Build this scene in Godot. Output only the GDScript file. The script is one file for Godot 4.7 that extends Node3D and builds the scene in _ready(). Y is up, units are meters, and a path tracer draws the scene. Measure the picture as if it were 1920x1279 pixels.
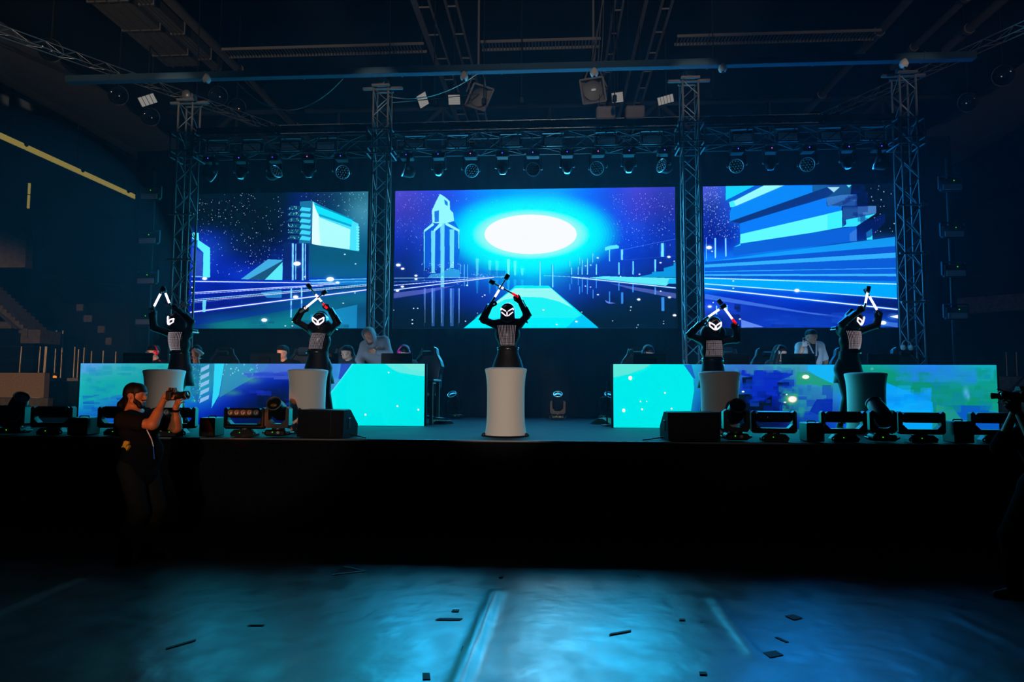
extends Node3D
# A stage show in a dark arena: LED walls, five drummers in light-up helmets, players at desks, lighting rig.
# Ground y = 0, stage top y = S, the audience camera stands at the origin and looks along -z.

const S := 1.08          # stage height
const ZF := -7.95        # front edge of the stage
const ZW := -14.22       # plane of the big LED walls
var M := {}              # materials by plain name
var rng := RandomNumberGenerator.new()
var unit_rod: ArrayMesh
var used_names := {}


func _ready():
	rng.seed = 20
	set_view_and_light()
	make_materials()
	unit_rod = make_unit_rod(8)
	build_shell()
	build_stage()
	build_big_screens()
	build_desk_screens()
	build_towers_and_trusses()
	build_roof()
	build_hanging_lights()
	build_stands()
	build_podiums()
	build_deck_lights()
	build_desks()
	build_people()
	build_floor_details()
	haze_bank("stage_haze", "thin blue lit haze hanging over the whole stage", Vector3(-0.6, 4.5, -15.0), Vector3(24, 8.0, 15.0), 0.0055)
	haze_bank("side_haze", "denser haze hanging beside the tower behind the photographer", Vector3(-10.6, 3.9, -11.8), Vector3(6.5, 6.0, 6.0), 0.03, RenderingServer.FOG_VOLUME_SHAPE_ELLIPSOID)


func set_view_and_light():
	var cam := Camera3D.new()
	cam.name = "camera"
	add_child(cam)
	cam.position = Vector3(0, 1.709, 0)
	cam.basis = Basis(Vector3.UP, 0.0642) * Basis(Vector3.RIGHT, 0.0688) * Basis(Vector3(0, 0, 1), 0.0040)
	cam.keep_aspect = Camera3D.KEEP_HEIGHT
	cam.fov = rad_to_deg(2.0 * atan(639.5 / 1264.06))
	cam.near = 0.05
	cam.far = 200.0
	cam.current = true
	var we := WorldEnvironment.new()
	we.name = "world_environment"
	var e := Environment.new()
	e.background_mode = Environment.BG_COLOR
	e.background_color = Color(0, 0, 0)
	e.tonemap_mode = Environment.TONE_MAPPER_LINEAR
	e.tonemap_exposure = 1.0
	e.sdfgi_enabled = true
	e.ssao_enabled = true
	e.ssil_enabled = true
	e.volumetric_fog_enabled = true
	e.volumetric_fog_density = 0.0
	we.environment = e
	add_child(we)
	# light of the LED walls, set just in front of their faces
	area("center_wall_light", Vector3(-0.47, 4.464, ZW + 0.06), Vector2(6.0, 3.0), Color(0.14, 0.72, 0.95), 62.0)
	area("oval_sun_light", Vector3(-0.5, 4.95, ZW + 0.08), Vector2(1.9, 0.85), Color(0.7, 0.92, 1.0), 5.5)
	area("billboard_wall_light", Vector3(-6.07, 4.464, ZW + 0.06), Vector2(4.0, 3.0), Color(0.1, 0.66, 0.8), 14.0)
	area("stairs_wall_light", Vector3(5.1, 4.464, ZW + 0.06), Vector2(4.0, 3.0), Color(0.06, 0.55, 0.95), 24.0)
	area("low_wall_light", Vector3(-4.97, S + 0.5, -10.66), Vector2(5.76, 1.0), Color(0.1, 0.8, 0.86), 9.0)
	area("low_wall_light", Vector3(3.8, S + 0.5, -10.66), Vector2(5.76, 1.0), Color(0.1, 0.8, 0.86), 9.0)
	# dim warm lamps of the hall, behind and beside the camera
	for f in [[-0.63, 1.6, 115.0, 3.2], [-3.9, 1.45, 62.0, 6.2], [2.3, 1.5, 12.0, 4.0]]:
		spot("front_spot", Vector3(-0.9, 2.3, 7.0), Vector3(f[0], f[1], -8.9), Color(1.0, 0.9, 0.82), f[2], f[3], 0.12)
	spot("amber_spot", Vector3(-4.6, 2.3, 3.0), Vector3(-4.0, 1.5, -6.5), Color(1.0, 0.47, 0.07), 72.0, 2.2, 0.1)
	# house lights: up at the roof, and at the stand behind the photographer
	for x in [-9.0, 0.0, 9.0]:
		spot("house_uplight", Vector3(x * 0.8, 4.5, 9.0), Vector3(x, 12.0, -15.0), Color(1.0, 0.88, 0.76), 115.0 if x < 5.0 else 55.0, 12.0, 0.2)
	for x in [-7.36, -3.41, 2.57, 6.56]:
		spot("tower_spot", Vector3(x * 0.6, 4.0, 9.0), Vector3(x, 7.35, -12.8), Color(1.0, 0.9, 0.8), 240.0 if x < 5.0 else 110.0, 1.5, 0.1)
	spot("stand_light", Vector3(-9.0, 5.5, 9.0), Vector3(-18.5, 2.6, -22.0), Color(1.0, 0.78, 0.55), 330.0, 7.0, 0.2)
	spot("stand_light", Vector3(8.0, 5.5, 9.0), Vector3(15.5, 3.3, -22.0), Color(1.0, 0.8, 0.6), 30.0, 7.0, 0.2)


func area(called: String, at: Vector3, size: Vector2, color: Color, energy: float):
	var l := AreaLight3D.new()
	l.name = called
	l.area_size = size
	l.light_color = color
	l.light_energy = energy
	l.area_normalize_energy = true
	l.shadow_enabled = true
	l.area_range = 60.0
	add_child(l, true)
	l.position = at
	l.rotation.y = PI   # an area light shines along its -z
	return l


func spot(called: String, at: Vector3, to: Vector3, color: Color, energy: float, angle: float, size: float):
	var l := SpotLight3D.new()
	l.name = called
	l.light_color = color
	l.light_energy = energy
	l.spot_angle = angle
	l.spot_angle_attenuation = 0.6
	l.spot_range = 60.0
	l.spot_attenuation = 2.0
	l.light_size = size
	l.shadow_enabled = true
	add_child(l, true)
	l.look_at_from_position(at, to, Vector3.UP)
	return l


func omni(called: String, at: Vector3, color: Color, energy: float, size: float):
	var l := OmniLight3D.new()
	l.name = called
	l.light_color = color
	l.light_energy = energy
	l.omni_range = 60.0
	l.omni_attenuation = 2.0
	l.light_size = size
	l.shadow_enabled = true
	add_child(l, true)
	l.position = at
	return l


# ---------------------------------------------------------------- materials

func flat(key: String, color: Color, rough := 0.8, metal := 0.0, spec := 0.5) -> StandardMaterial3D:
	var m := StandardMaterial3D.new()
	m.resource_name = key
	m.albedo_color = color
	m.roughness = rough
	m.metallic = metal
	m.metallic_specular = spec
	M[key] = m
	return m


func glow(key: String, color: Color, strength := 1.0) -> StandardMaterial3D:
	var m := flat(key, Color(0.02, 0.02, 0.02), 0.4)
	m.emission_enabled = true
	m.emission = color
	m.emission_energy_multiplier = strength
	return m


func noise_tex(kind: int, freq: float, size: int, lo: Color, hi: Color, octaves := 4, as_normal := false) -> NoiseTexture2D:
	var n := FastNoiseLite.new()
	n.noise_type = kind
	n.seed = 7
	n.frequency = freq
	n.fractal_octaves = octaves
	var t := NoiseTexture2D.new()
	t.width = size
	t.height = size
	t.seamless = true
	t.noise = n
	if as_normal:
		t.as_normal_map = true
		t.bump_strength = 4.0
	else:
		var g := Gradient.new()
		g.set_color(0, lo)
		g.set_color(1, hi)
		t.color_ramp = g
	return t


func grain(m: StandardMaterial3D, freq: float, scale: float, lo: Color, hi: Color, octaves := 4):
	m.albedo_color = Color.WHITE
	m.albedo_texture = noise_tex(FastNoiseLite.TYPE_SIMPLEX, freq, 256, lo, hi, octaves)
	m.uv1_triplanar = true
	m.uv1_world_triplanar = true
	m.uv1_scale = Vector3.ONE * scale


func make_materials():
	flat("black_cloth", Color(0.05, 0.05, 0.055), 1.0, 0.0, 0.0)
	grain(M.black_cloth, 0.05, 0.8, Color(0.05, 0.05, 0.055), Color(0.075, 0.075, 0.08))
	flat("stage_carpet", Color(0.07, 0.1, 0.14), 0.8, 0.0, 0.25)
	grain(M.stage_carpet, 0.02, 0.35, Color(0.06, 0.1, 0.135), Color(0.1, 0.145, 0.19))
	flat("vinyl_floor", Color(0.2, 0.2, 0.2), 0.38, 0.0, 0.7)
	flat("hall_floor", Color(0.13, 0.11, 0.1), 0.6)
	flat("dark_paint", Color(0.05, 0.05, 0.055), 0.9, 0.0, 0.2)
	flat("roof_deck", Color(0.035, 0.035, 0.035), 0.95, 0.0, 0.1)
	flat("roof_steel", Color(0.46, 0.45, 0.43), 0.6, 0.1)
	flat("roof_beam", Color(0.2, 0.31, 0.38), 0.7, 0.0, 0.3)
	flat("aluminium", Color(0.4, 0.4, 0.4), 0.45, 0.6)
	flat("truss_grey", Color(0.26, 0.26, 0.27), 0.5, 0.5)
	flat("bright_steel", Color(0.75, 0.76, 0.77), 0.3, 0.8)
	flat("black_metal", Color(0.09, 0.09, 0.095), 0.5, 0.2)
	flat("fixture", Color(0.07, 0.07, 0.075), 0.42, 0.0, 0.35)
	flat("rig_black", Color(0.035, 0.035, 0.04), 0.6, 0.0, 0.15)
	flat("fixture_edge", Color(0.16, 0.16, 0.17), 0.4, 0.3)
	flat("plastic", Color(0.07, 0.07, 0.075), 0.45)
	flat("grey_box", Color(0.55, 0.55, 0.54), 0.7)
	flat("concrete", Color(0.36, 0.35, 0.34), 0.9)
	grain(M.concrete, 0.03, 0.5, Color(0.3, 0.29, 0.28), Color(0.42, 0.41, 0.39))
	flat("soffit", Color(0.5, 0.5, 0.5), 0.9)
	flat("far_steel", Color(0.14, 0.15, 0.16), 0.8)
	flat("edge_trim", Color(0.42, 0.43, 0.44), 0.4, 0.3)
	flat("cream_panel", Color(0.6, 0.52, 0.42), 0.85)
	grain(M.cream_panel, 0.08, 0.6, Color(0.54, 0.47, 0.38), Color(0.64, 0.56, 0.46))
	flat("steel_post", Color(0.6, 0.57, 0.53), 0.35, 0.7)
	flat("dark_glass", Color(0.02, 0.022, 0.025), 0.08, 0.0, 0.6)
	flat("lens_glass", Color(0.08, 0.09, 0.1), 0.05, 0.0, 0.8)
	flat("lamp_pane", Color(0.75, 0.74, 0.72), 0.4)
	flat("stretch_cover", Color(0.8, 0.79, 0.77), 0.85, 0.0, 0.3)
	M.stretch_cover.rim_enabled = true
	M.stretch_cover.rim = 0.3
	flat("suit", Color(0.035, 0.035, 0.04), 0.55, 0.0, 0.35)
	flat("helmet_shell", Color(0.1, 0.1, 0.11), 0.25, 0.0, 0.5)
	flat("skin", Color(0.72, 0.5, 0.38), 0.6)
	M.skin.subsurf_scatter_enabled = true
	M.skin.subsurf_scatter_strength = 0.15
	flat("tan_skin", Color(0.54, 0.34, 0.2), 0.6)
	flat("hair", Color(0.035, 0.032, 0.03), 0.6, 0.0, 0.3)
	flat("black_shirt", Color(0.06, 0.06, 0.065), 0.95, 0.0, 0.1)
	flat("khaki_cloth", Color(0.1, 0.095, 0.085), 0.95, 0.0, 0.1)
	flat("grey_hoodie", Color(0.45, 0.47, 0.48), 0.95)
	flat("navy_shirt", Color(0.06, 0.075, 0.12), 0.85)
	flat("white_cloth", Color(0.8, 0.8, 0.8), 0.85)
	flat("red_plastic", Color(0.8, 0.06, 0.12), 0.4)
	flat("pink_plastic", Color(0.85, 0.1, 0.5), 0.4)
	flat("yellow_print", Color(0.85, 0.55, 0.1), 0.8)
	flat("blue_cloth", Color(0.1, 0.35, 0.7), 0.8)
	flat("wood_leg", Color(0.55, 0.45, 0.36), 0.6)
	flat("gaff_tape", Color(0.03, 0.03, 0.03), 0.7)
	flat("chalk_tape", Color(0.55, 0.6, 0.62), 0.6)
	glow("visor_led", Color(1.0, 0.9, 1.0), 2.2)
	glow("stud_led", Color(0.9, 0.82, 0.86), 0.5)
	glow("baton_led", Color(1.0, 0.9, 1.0), 2.6)
	glow("red_led", Color(1.0, 0.05, 0.06), 1.4)
	glow("green_led", Color(0.3, 1.0, 0.05), 0.7)
	glow("blue_led", Color(0.35, 0.25, 1.0), 3.0)
	glow("pink_led", Color(1.0, 0.3, 0.7), 2.5)
	glow("cove_led", Color(0.83, 0.74, 0.36), 0.36)
	glow("amber_led", Color(1.0, 0.55, 0.12), 1.0)
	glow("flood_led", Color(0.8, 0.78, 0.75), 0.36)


# ---------------------------------------------------------------- nodes

func numbered(called: String, parent: Node) -> String:
	var key := str(parent.get_instance_id()) + called
	var n: int = used_names.get(key, 0)
	used_names[key] = n + 1
	return called if n == 0 else "%s_%03d" % [called, n]


func thing(called: String, label: String, category: String, at := Vector3.ZERO, turn := 0.0, group := "") -> Node3D:
	var o := Node3D.new()
	o.name = numbered(called, self)
	add_child(o, true)
	o.position = at
	o.rotation.y = turn
	tag(o, label, category, group)
	return o


func tag(o: Node, label: String, category: String, group := "") -> Node:
	o.set_meta("label", label)
	o.set_meta("category", category)
	if group:
		o.set_meta("group", group)
	return o


func put(called: String, shape, m: Material, parent: Node = self, at := Transform3D()) -> MeshInstance3D:
	var o := MeshInstance3D.new()
	o.name = numbered(called, parent)
	if shape is SurfaceTool:
		shape.generate_normals()
		o.mesh = shape.commit()
	else:
		o.mesh = shape
	o.material_override = m
	parent.add_child(o, true)
	o.transform = at
	return o


func structure(called: String, shape, m: Material, label: String, category: String, parent: Node = self) -> MeshInstance3D:
	var o := put(called, shape, m, parent)
	o.set_meta("kind", "structure")
	tag(o, label, category)
	return o


func copy(o: Node3D, label: String, at: Vector3, turn := 0.0) -> Node3D:
	var c: Node3D = o.duplicate()
	var base := String(o.name)
	if base.length() > 4 and base.substr(base.length() - 3).is_valid_int() and base[base.length() - 4] == "_":
		base = base.substr(0, base.length() - 4)
	c.name = numbered(base, self)
	add_child(c, true)
	c.set_meta("label", label)
	c.position = at
	c.rotation.y = turn
	return c


# ---------------------------------------------------------------- shapes (corners given counter-clockwise as seen from outside)

func st() -> SurfaceTool:
	var s := SurfaceTool.new()
	s.begin(Mesh.PRIMITIVE_TRIANGLES)
	return s


func tri(s: SurfaceTool, a: Vector3, b: Vector3, c: Vector3, smooth := -1):
	s.set_smooth_group(smooth)
	s.add_vertex(a)
	s.set_smooth_group(smooth)
	s.add_vertex(c)
	s.set_smooth_group(smooth)
	s.add_vertex(b)


func quad(s: SurfaceTool, a: Vector3, b: Vector3, c: Vector3, d: Vector3, smooth := -1):
	tri(s, a, b, c, smooth)
	tri(s, a, c, d, smooth)


func uv_quad(s: SurfaceTool, a: Vector3, b: Vector3, c: Vector3, d: Vector3, r := Rect2(0, 0, 1, 1)):
	# a bottom left, b bottom right, c top right, d top left
	var p := [a, b, c, d]
	var u := [Vector2(r.position.x, r.end.y), r.end, Vector2(r.end.x, r.position.y), r.position]
	for k in [0, 2, 1, 0, 3, 2]:
		s.set_smooth_group(-1)
		s.set_uv(u[k])
		s.add_vertex(p[k])


func box(s: SurfaceTool, center: Vector3, size: Vector3, basis := Basis(), bevel := 0.0):
	# a box, with all its edges chamfered by bevel
	var h := size / 2.0
	var b: float = min(bevel, min(h.x, min(h.y, h.z)) * 0.9)
	var f := func(v: Vector3) -> Vector3: return center + basis * v
	if b <= 0.0:
		for ax in 3:
			for sg in [-1.0, 1.0]:
				var u := Vector3.ZERO
				var v := Vector3.ZERO
				var n := Vector3.ZERO
				n[ax] = h[ax] * sg
				u[(ax + 1) % 3] = h[(ax + 1) % 3] * sg
				v[(ax + 2) % 3] = h[(ax + 2) % 3]
				quad(s, f.call(n - u - v), f.call(n + u - v), f.call(n + u + v), f.call(n - u + v))
		return
	for ax in 3:
		var i := (ax + 1) % 3
		var j := (ax + 2) % 3
		for sg in [-1.0, 1.0]:
			var n := Vector3.ZERO
			n[ax] = h[ax] * sg
			var u := Vector3.ZERO
			u[i] = (h[i] - b) * sg
			var v := Vector3.ZERO
			v[j] = h[j] - b
			quad(s, f.call(n - u - v), f.call(n + u - v), f.call(n + u + v), f.call(n - u + v))
		for si in [-1.0, 1.0]:   # the chamfers that run along ax
			for sj in [-1.0, 1.0]:
				var p := Vector3.ZERO
				p[i] = h[i] * si
				p[j] = (h[j] - b) * sj
				var q := Vector3.ZERO
				q[i] = (h[i] - b) * si
				q[j] = h[j] * sj
				var w := Vector3.ZERO
				w[ax] = h[ax] - b
				if si * sj > 0:
					quad(s, f.call(p - w), f.call(q - w), f.call(q + w), f.call(p + w))
				else:
					quad(s, f.call(q - w), f.call(p - w), f.call(p + w), f.call(q + w))
	for sx in [-1.0, 1.0]:
		for sy in [-1.0, 1.0]:
			for sz in [-1.0, 1.0]:
				var a := Vector3(h.x * sx, (h.y - b) * sy, (h.z - b) * sz)
				var c := Vector3((h.x - b) * sx, h.y * sy, (h.z - b) * sz)
				var d := Vector3((h.x - b) * sx, (h.y - b) * sy, h.z * sz)
				if sx * sy * sz > 0:
					tri(s, f.call(a), f.call(c), f.call(d))
				else:
					tri(s, f.call(a), f.call(d), f.call(c))


func frame_of(dir: Vector3) -> Basis:
	var y := dir.normalized()
	var x := y.cross(Vector3(0, 0, 1) if absf(y.z) < 0.9 else Vector3(1, 0, 0)).normalized()
	return Basis(x, y, x.cross(y))


func tube(s: SurfaceTool, a: Vector3, b: Vector3, r: float, n := 8, r2 := -1.0, caps := true):
	if r2 < 0.0:
		r2 = r
	var f := frame_of(b - a)
	for k in n:
		var p := TAU * k / n
		var q := TAU * (k + 1) / n
		var u := f.x * cos(p) - f.z * sin(p)
		var v := f.x * cos(q) - f.z * sin(q)
		quad(s, a + u * r, a + v * r, b + v * r2, b + u * r2, 1)
		if caps:
			tri(s, a, a + v * r, a + u * r)
			tri(s, b, b + u * r2, b + v * r2)


func path_tube(s: SurfaceTool, pts: Array, r: float, n := 6):
	for k in pts.size() - 1:
		tube(s, pts[k], pts[k + 1], r, n, -1.0, k == 0 or k == pts.size() - 2)


func lathe(s: SurfaceTool, profile: Array, n: int, xf := Transform3D(), smooth := 1, arc := TAU):
	# profile of Vector2(radius, height), from the bottom up on the outside
	for i in profile.size() - 1:
		var a: Vector2 = profile[i]
		var b: Vector2 = profile[i + 1]
		for k in n:
			var p := arc * k / n
			var q := arc * (k + 1) / n
			var a0 := xf * Vector3(a.x * cos(p), a.y, -a.x * sin(p))
			var a1 := xf * Vector3(a.x * cos(q), a.y, -a.x * sin(q))
			var b0 := xf * Vector3(b.x * cos(p), b.y, -b.x * sin(p))
			var b1 := xf * Vector3(b.x * cos(q), b.y, -b.x * sin(q))
			if a.x > 1e-6:
				tri(s, a0, a1, b1, smooth)
			if b.x > 1e-6:
				tri(s, a0, b1, b0, smooth)


func prism(s: SurfaceTool, outline: Array, depth: float, xf := Transform3D()):
	# outline of Vector2, counter-clockwise as seen from +z, from z = -depth / 2 to depth / 2
	var pts := PackedVector2Array(outline)
	var turned := 0.0
	for k in pts.size():
		turned += pts[k].cross(pts[(k + 1) % pts.size()])
	if turned < 0.0:
		pts.reverse()
	var tris := Geometry2D.triangulate_polygon(pts)
	var h := depth / 2.0
	for k in range(0, tris.size(), 3):
		var a := pts[tris[k]]
		var b := pts[tris[k + 1]]
		var c := pts[tris[k + 2]]
		if (b - a).cross(c - a) < 0:
			var t := b
			b = c
			c = t
		tri(s, xf * Vector3(a.x, a.y, h), xf * Vector3(b.x, b.y, h), xf * Vector3(c.x, c.y, h))
		tri(s, xf * Vector3(a.x, a.y, -h), xf * Vector3(c.x, c.y, -h), xf * Vector3(b.x, b.y, -h))
	for k in pts.size():
		var a := pts[k]
		var b := pts[(k + 1) % pts.size()]
		quad(s, xf * Vector3(a.x, a.y, -h), xf * Vector3(b.x, b.y, -h), xf * Vector3(b.x, b.y, h), xf * Vector3(a.x, a.y, h))


func make_unit_rod(n: int) -> ArrayMesh:
	var s := st()
	tube(s, Vector3(0, -0.5, 0), Vector3(0, 0.5, 0), 1.0, n)
	s.generate_normals()
	return s.commit()


func rod(called: String, parent: Node, a: Vector3, b: Vector3, r: float, m: Material) -> MeshInstance3D:
	var f := frame_of(b - a)
	return put(called, unit_rod, m, parent, Transform3D(f.x * r, f.y * (b - a).length(), f.z * r, (a + b) / 2.0))


func facing(dir: Vector3) -> Basis:
	# a basis whose +z looks along dir
	var z := dir.normalized()
	var x := (Vector3.UP if absf(z.y) < 0.99 else Vector3.RIGHT).cross(z).normalized()
	return Basis(x, z.cross(x), z)


func haze_bank(called: String, label: String, at: Vector3, size: Vector3, density: float, shape := RenderingServer.FOG_VOLUME_SHAPE_BOX):
	var f := FogVolume.new()
	f.name = called
	f.shape = shape
	f.size = size
	var fm := FogMaterial.new()
	fm.resource_name = "stage_haze"
	fm.albedo = Color(0.72, 0.86, 1.0)
	fm.density = density
	f.material = fm
	add_child(f, true)
	f.position = at
	f.set_meta("kind", "stuff")
	tag(f, label, "haze")


# ---------------------------------------------------------------- the pictures shown on the LED walls

class Painter:
	# draws the moving picture of one LED wall, in the units of a pencil sketch of that wall
	var img: Image
	var tl: Vector2
	var tr: Vector2
	var br: Vector2
	var bl: Vector2
	var off := Vector2.ZERO
	var sc := 1.0
	var rng := RandomNumberGenerator.new()
	var disc: Image

	func _init(w: int, h: int, corners: Array):
		img = Image.create(w, h, false, Image.FORMAT_RGBA8)
		tl = corners[0]
		tr = corners[1]
		br = corners[2]
		bl = corners[3]
		rng.seed = 5
		disc = Image.create(48, 48, false, Image.FORMAT_RGBA8)
		for y in 48:
			for x in 48:
				var q := Vector2(x - 23.5, y - 23.5).length() / 23.5
				disc.set_pixel(x, y, Color(1, 1, 1, clampf(1.0 - q, 0.0, 1.0) ** 1.4))

	func view(ox: float, oy: float, scale: float):
		off = Vector2(ox, oy)
		sc = scale

	func at(x: float, y: float) -> Vector2:
		var p := off + Vector2(x, y) / sc
		var v := 0.5
		var u := 0.5
		for k in 3:
			var l := tl.lerp(bl, v)
			var r := tr.lerp(br, v)
			u = (p.x - l.x) / (r.x - l.x)
			var t := tl.lerp(tr, u)
			var b := bl.lerp(br, u)
			v = (p.y - t.y) / (b.y - t.y)
		return Vector2(u * img.get_width(), v * img.get_height())

	func base(rows: Array):
		# a smooth ground from a coarse grid of colours
		var small := Image.create(rows[0].size(), rows.size(), false, Image.FORMAT_RGBA8)
		for y in rows.size():
			for x in rows[0].size():
				small.set_pixel(x, y, Color.html(rows[y][x]))
		small.resize(img.get_width(), img.get_height(), Image.INTERPOLATE_CUBIC)
		img.blit_rect(small, Rect2i(0, 0, img.get_width(), img.get_height()), Vector2i.ZERO)

	func span(y: int, x0: float, x1: float, c: Color):
		var a := maxi(0, roundi(x0))
		var b := mini(img.get_width(), roundi(x1))
		if b <= a or y < 0 or y >= img.get_height():
			return
		if c.a >= 0.999:
			img.fill_rect(Rect2i(a, y, b - a, 1), c)
		else:
			var strip := Image.create(b - a, 1, false, Image.FORMAT_RGBA8)
			strip.fill(c)
			img.blend_rect(strip, Rect2i(0, 0, b - a, 1), Vector2i(a, y))

	func fill(pts: Array, hex: String, alpha := 1.0):
		var c := Color.html(hex)
		c.a = alpha
		var lo := 1e9
		var hi := -1e9
		for p in pts:
			lo = minf(lo, p.y)
			hi = maxf(hi, p.y)
		for y in range(maxi(0, floori(lo)), mini(img.get_height(), ceili(hi) + 1)):
			var cuts := []
			var yc := y + 0.5
			for k in pts.size():
				var a: Vector2 = pts[k]
				var b: Vector2 = pts[(k + 1) % pts.size()]
				if (a.y <= yc) != (b.y <= yc):
					cuts.append(a.x + (b.x - a.x) * (yc - a.y) / (b.y - a.y))
			cuts.sort()
			for k in range(0, cuts.size() - 1, 2):
				span(y, cuts[k], cuts[k + 1], c)

	func poly(xy: Array, hex: String, alpha := 1.0):
		var pts := []
		for k in range(0, xy.size(), 2):
			pts.append(at(xy[k], xy[k + 1]))
		fill(pts, hex, alpha)

	func line(x0: float, y0: float, x1: float, y1: float, w: float, hex: String, alpha := 1.0):
		var a := at(x0, y0)
		var b := at(x1, y1)
		var k := img.get_width() / (tr.x - tl.x) / sc
		var n := (b - a).normalized().orthogonal() * w * k * 0.5
		fill([a + n, b + n, b - n, a - n], hex, alpha)

	func beam(x0: float, y0: float, x1: float, y1: float, w: float, hex: String, core := "ffffff"):
		line(x0, y0, x1, y1, w * 3.4, hex, 0.28)
		line(x0, y0, x1, y1, w * 1.9, hex, 0.6)
		line(x0, y0, x1, y1, w * 1.05, "a8e4ff", 0.7)
		line(x0, y0, x1, y1, w * 0.75, core, 1.0)

	func blob(x: float, y: float, rx: float, ry: float, hex: String, alpha := 1.0):
		var p := at(x, y)
		var k := img.get_width() / (tr.x - tl.x) / sc
		var w := maxi(2, roundi(2 * rx * k))
		var h := maxi(2, roundi(2 * ry * k))
		var d: Image = disc.duplicate()
		d.resize(w, h, Image.INTERPOLATE_BILINEAR)
		var c := Color.html(hex)
		for yy in h:
			for xx in w:
				d.set_pixel(xx, yy, Color(c.r, c.g, c.b, d.get_pixel(xx, yy).a * alpha))
		img.blend_rect(d, Rect2i(0, 0, w, h), Vector2i(roundi(p.x - w / 2.0), roundi(p.y - h / 2.0)))

	func oval(x: float, y: float, rx: float, ry: float, hex: String, alpha := 1.0):
		var pts := []
		for k in 40:
			pts.append(at(x + rx * cos(TAU * k / 40), y + ry * sin(TAU * k / 40)))
		fill(pts, hex, alpha)

	func stars(x0: float, y0: float, x1: float, y1: float, n: int, size: float, hex := "ffffff"):
		for k in n:
			var p := at(rng.randf_range(x0, x1), rng.randf_range(y0, y1))
			var r := size * rng.randf_range(0.5, 1.0)
			var c := Color.html(hex).lerp(Color(0.6, 0.75, 1.0), rng.randf())
			for y in range(roundi(p.y - r), roundi(p.y + r) + 1):
				span(y, p.x - r, p.x + r, Color(c.r, c.g, c.b, rng.randf_range(0.45, 1.0)))

	func flare(x: float, y: float, r: float, hex := "7fd4ff"):
		blob(x, y, r * 2.2, r * 1.6, hex, 0.7)
		oval(x, y, r, r * 0.6, "f4f4f2")

	func blocks(x0: float, y0: float, x1: float, y1: float, n: int, w: float, h: float, tones: Array, alpha := 0.4):
		# the coarse squares of a compressed video
		for k in n:
			var x := snappedf(rng.randf_range(x0, x1), w * 0.5)
			var y := snappedf(rng.randf_range(y0, y1), h * 0.5)
			var ww: float = w * (1 + rng.randi() % 3)
			var hh: float = h * (1 + rng.randi() % 2)
			poly([x, y, minf(x1, x + ww), y, minf(x1, x + ww), y + hh, x, y + hh], tones[rng.randi() % tones.size()], alpha)

	func texture() -> ImageTexture:
		return ImageTexture.create_from_image(img)


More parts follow.
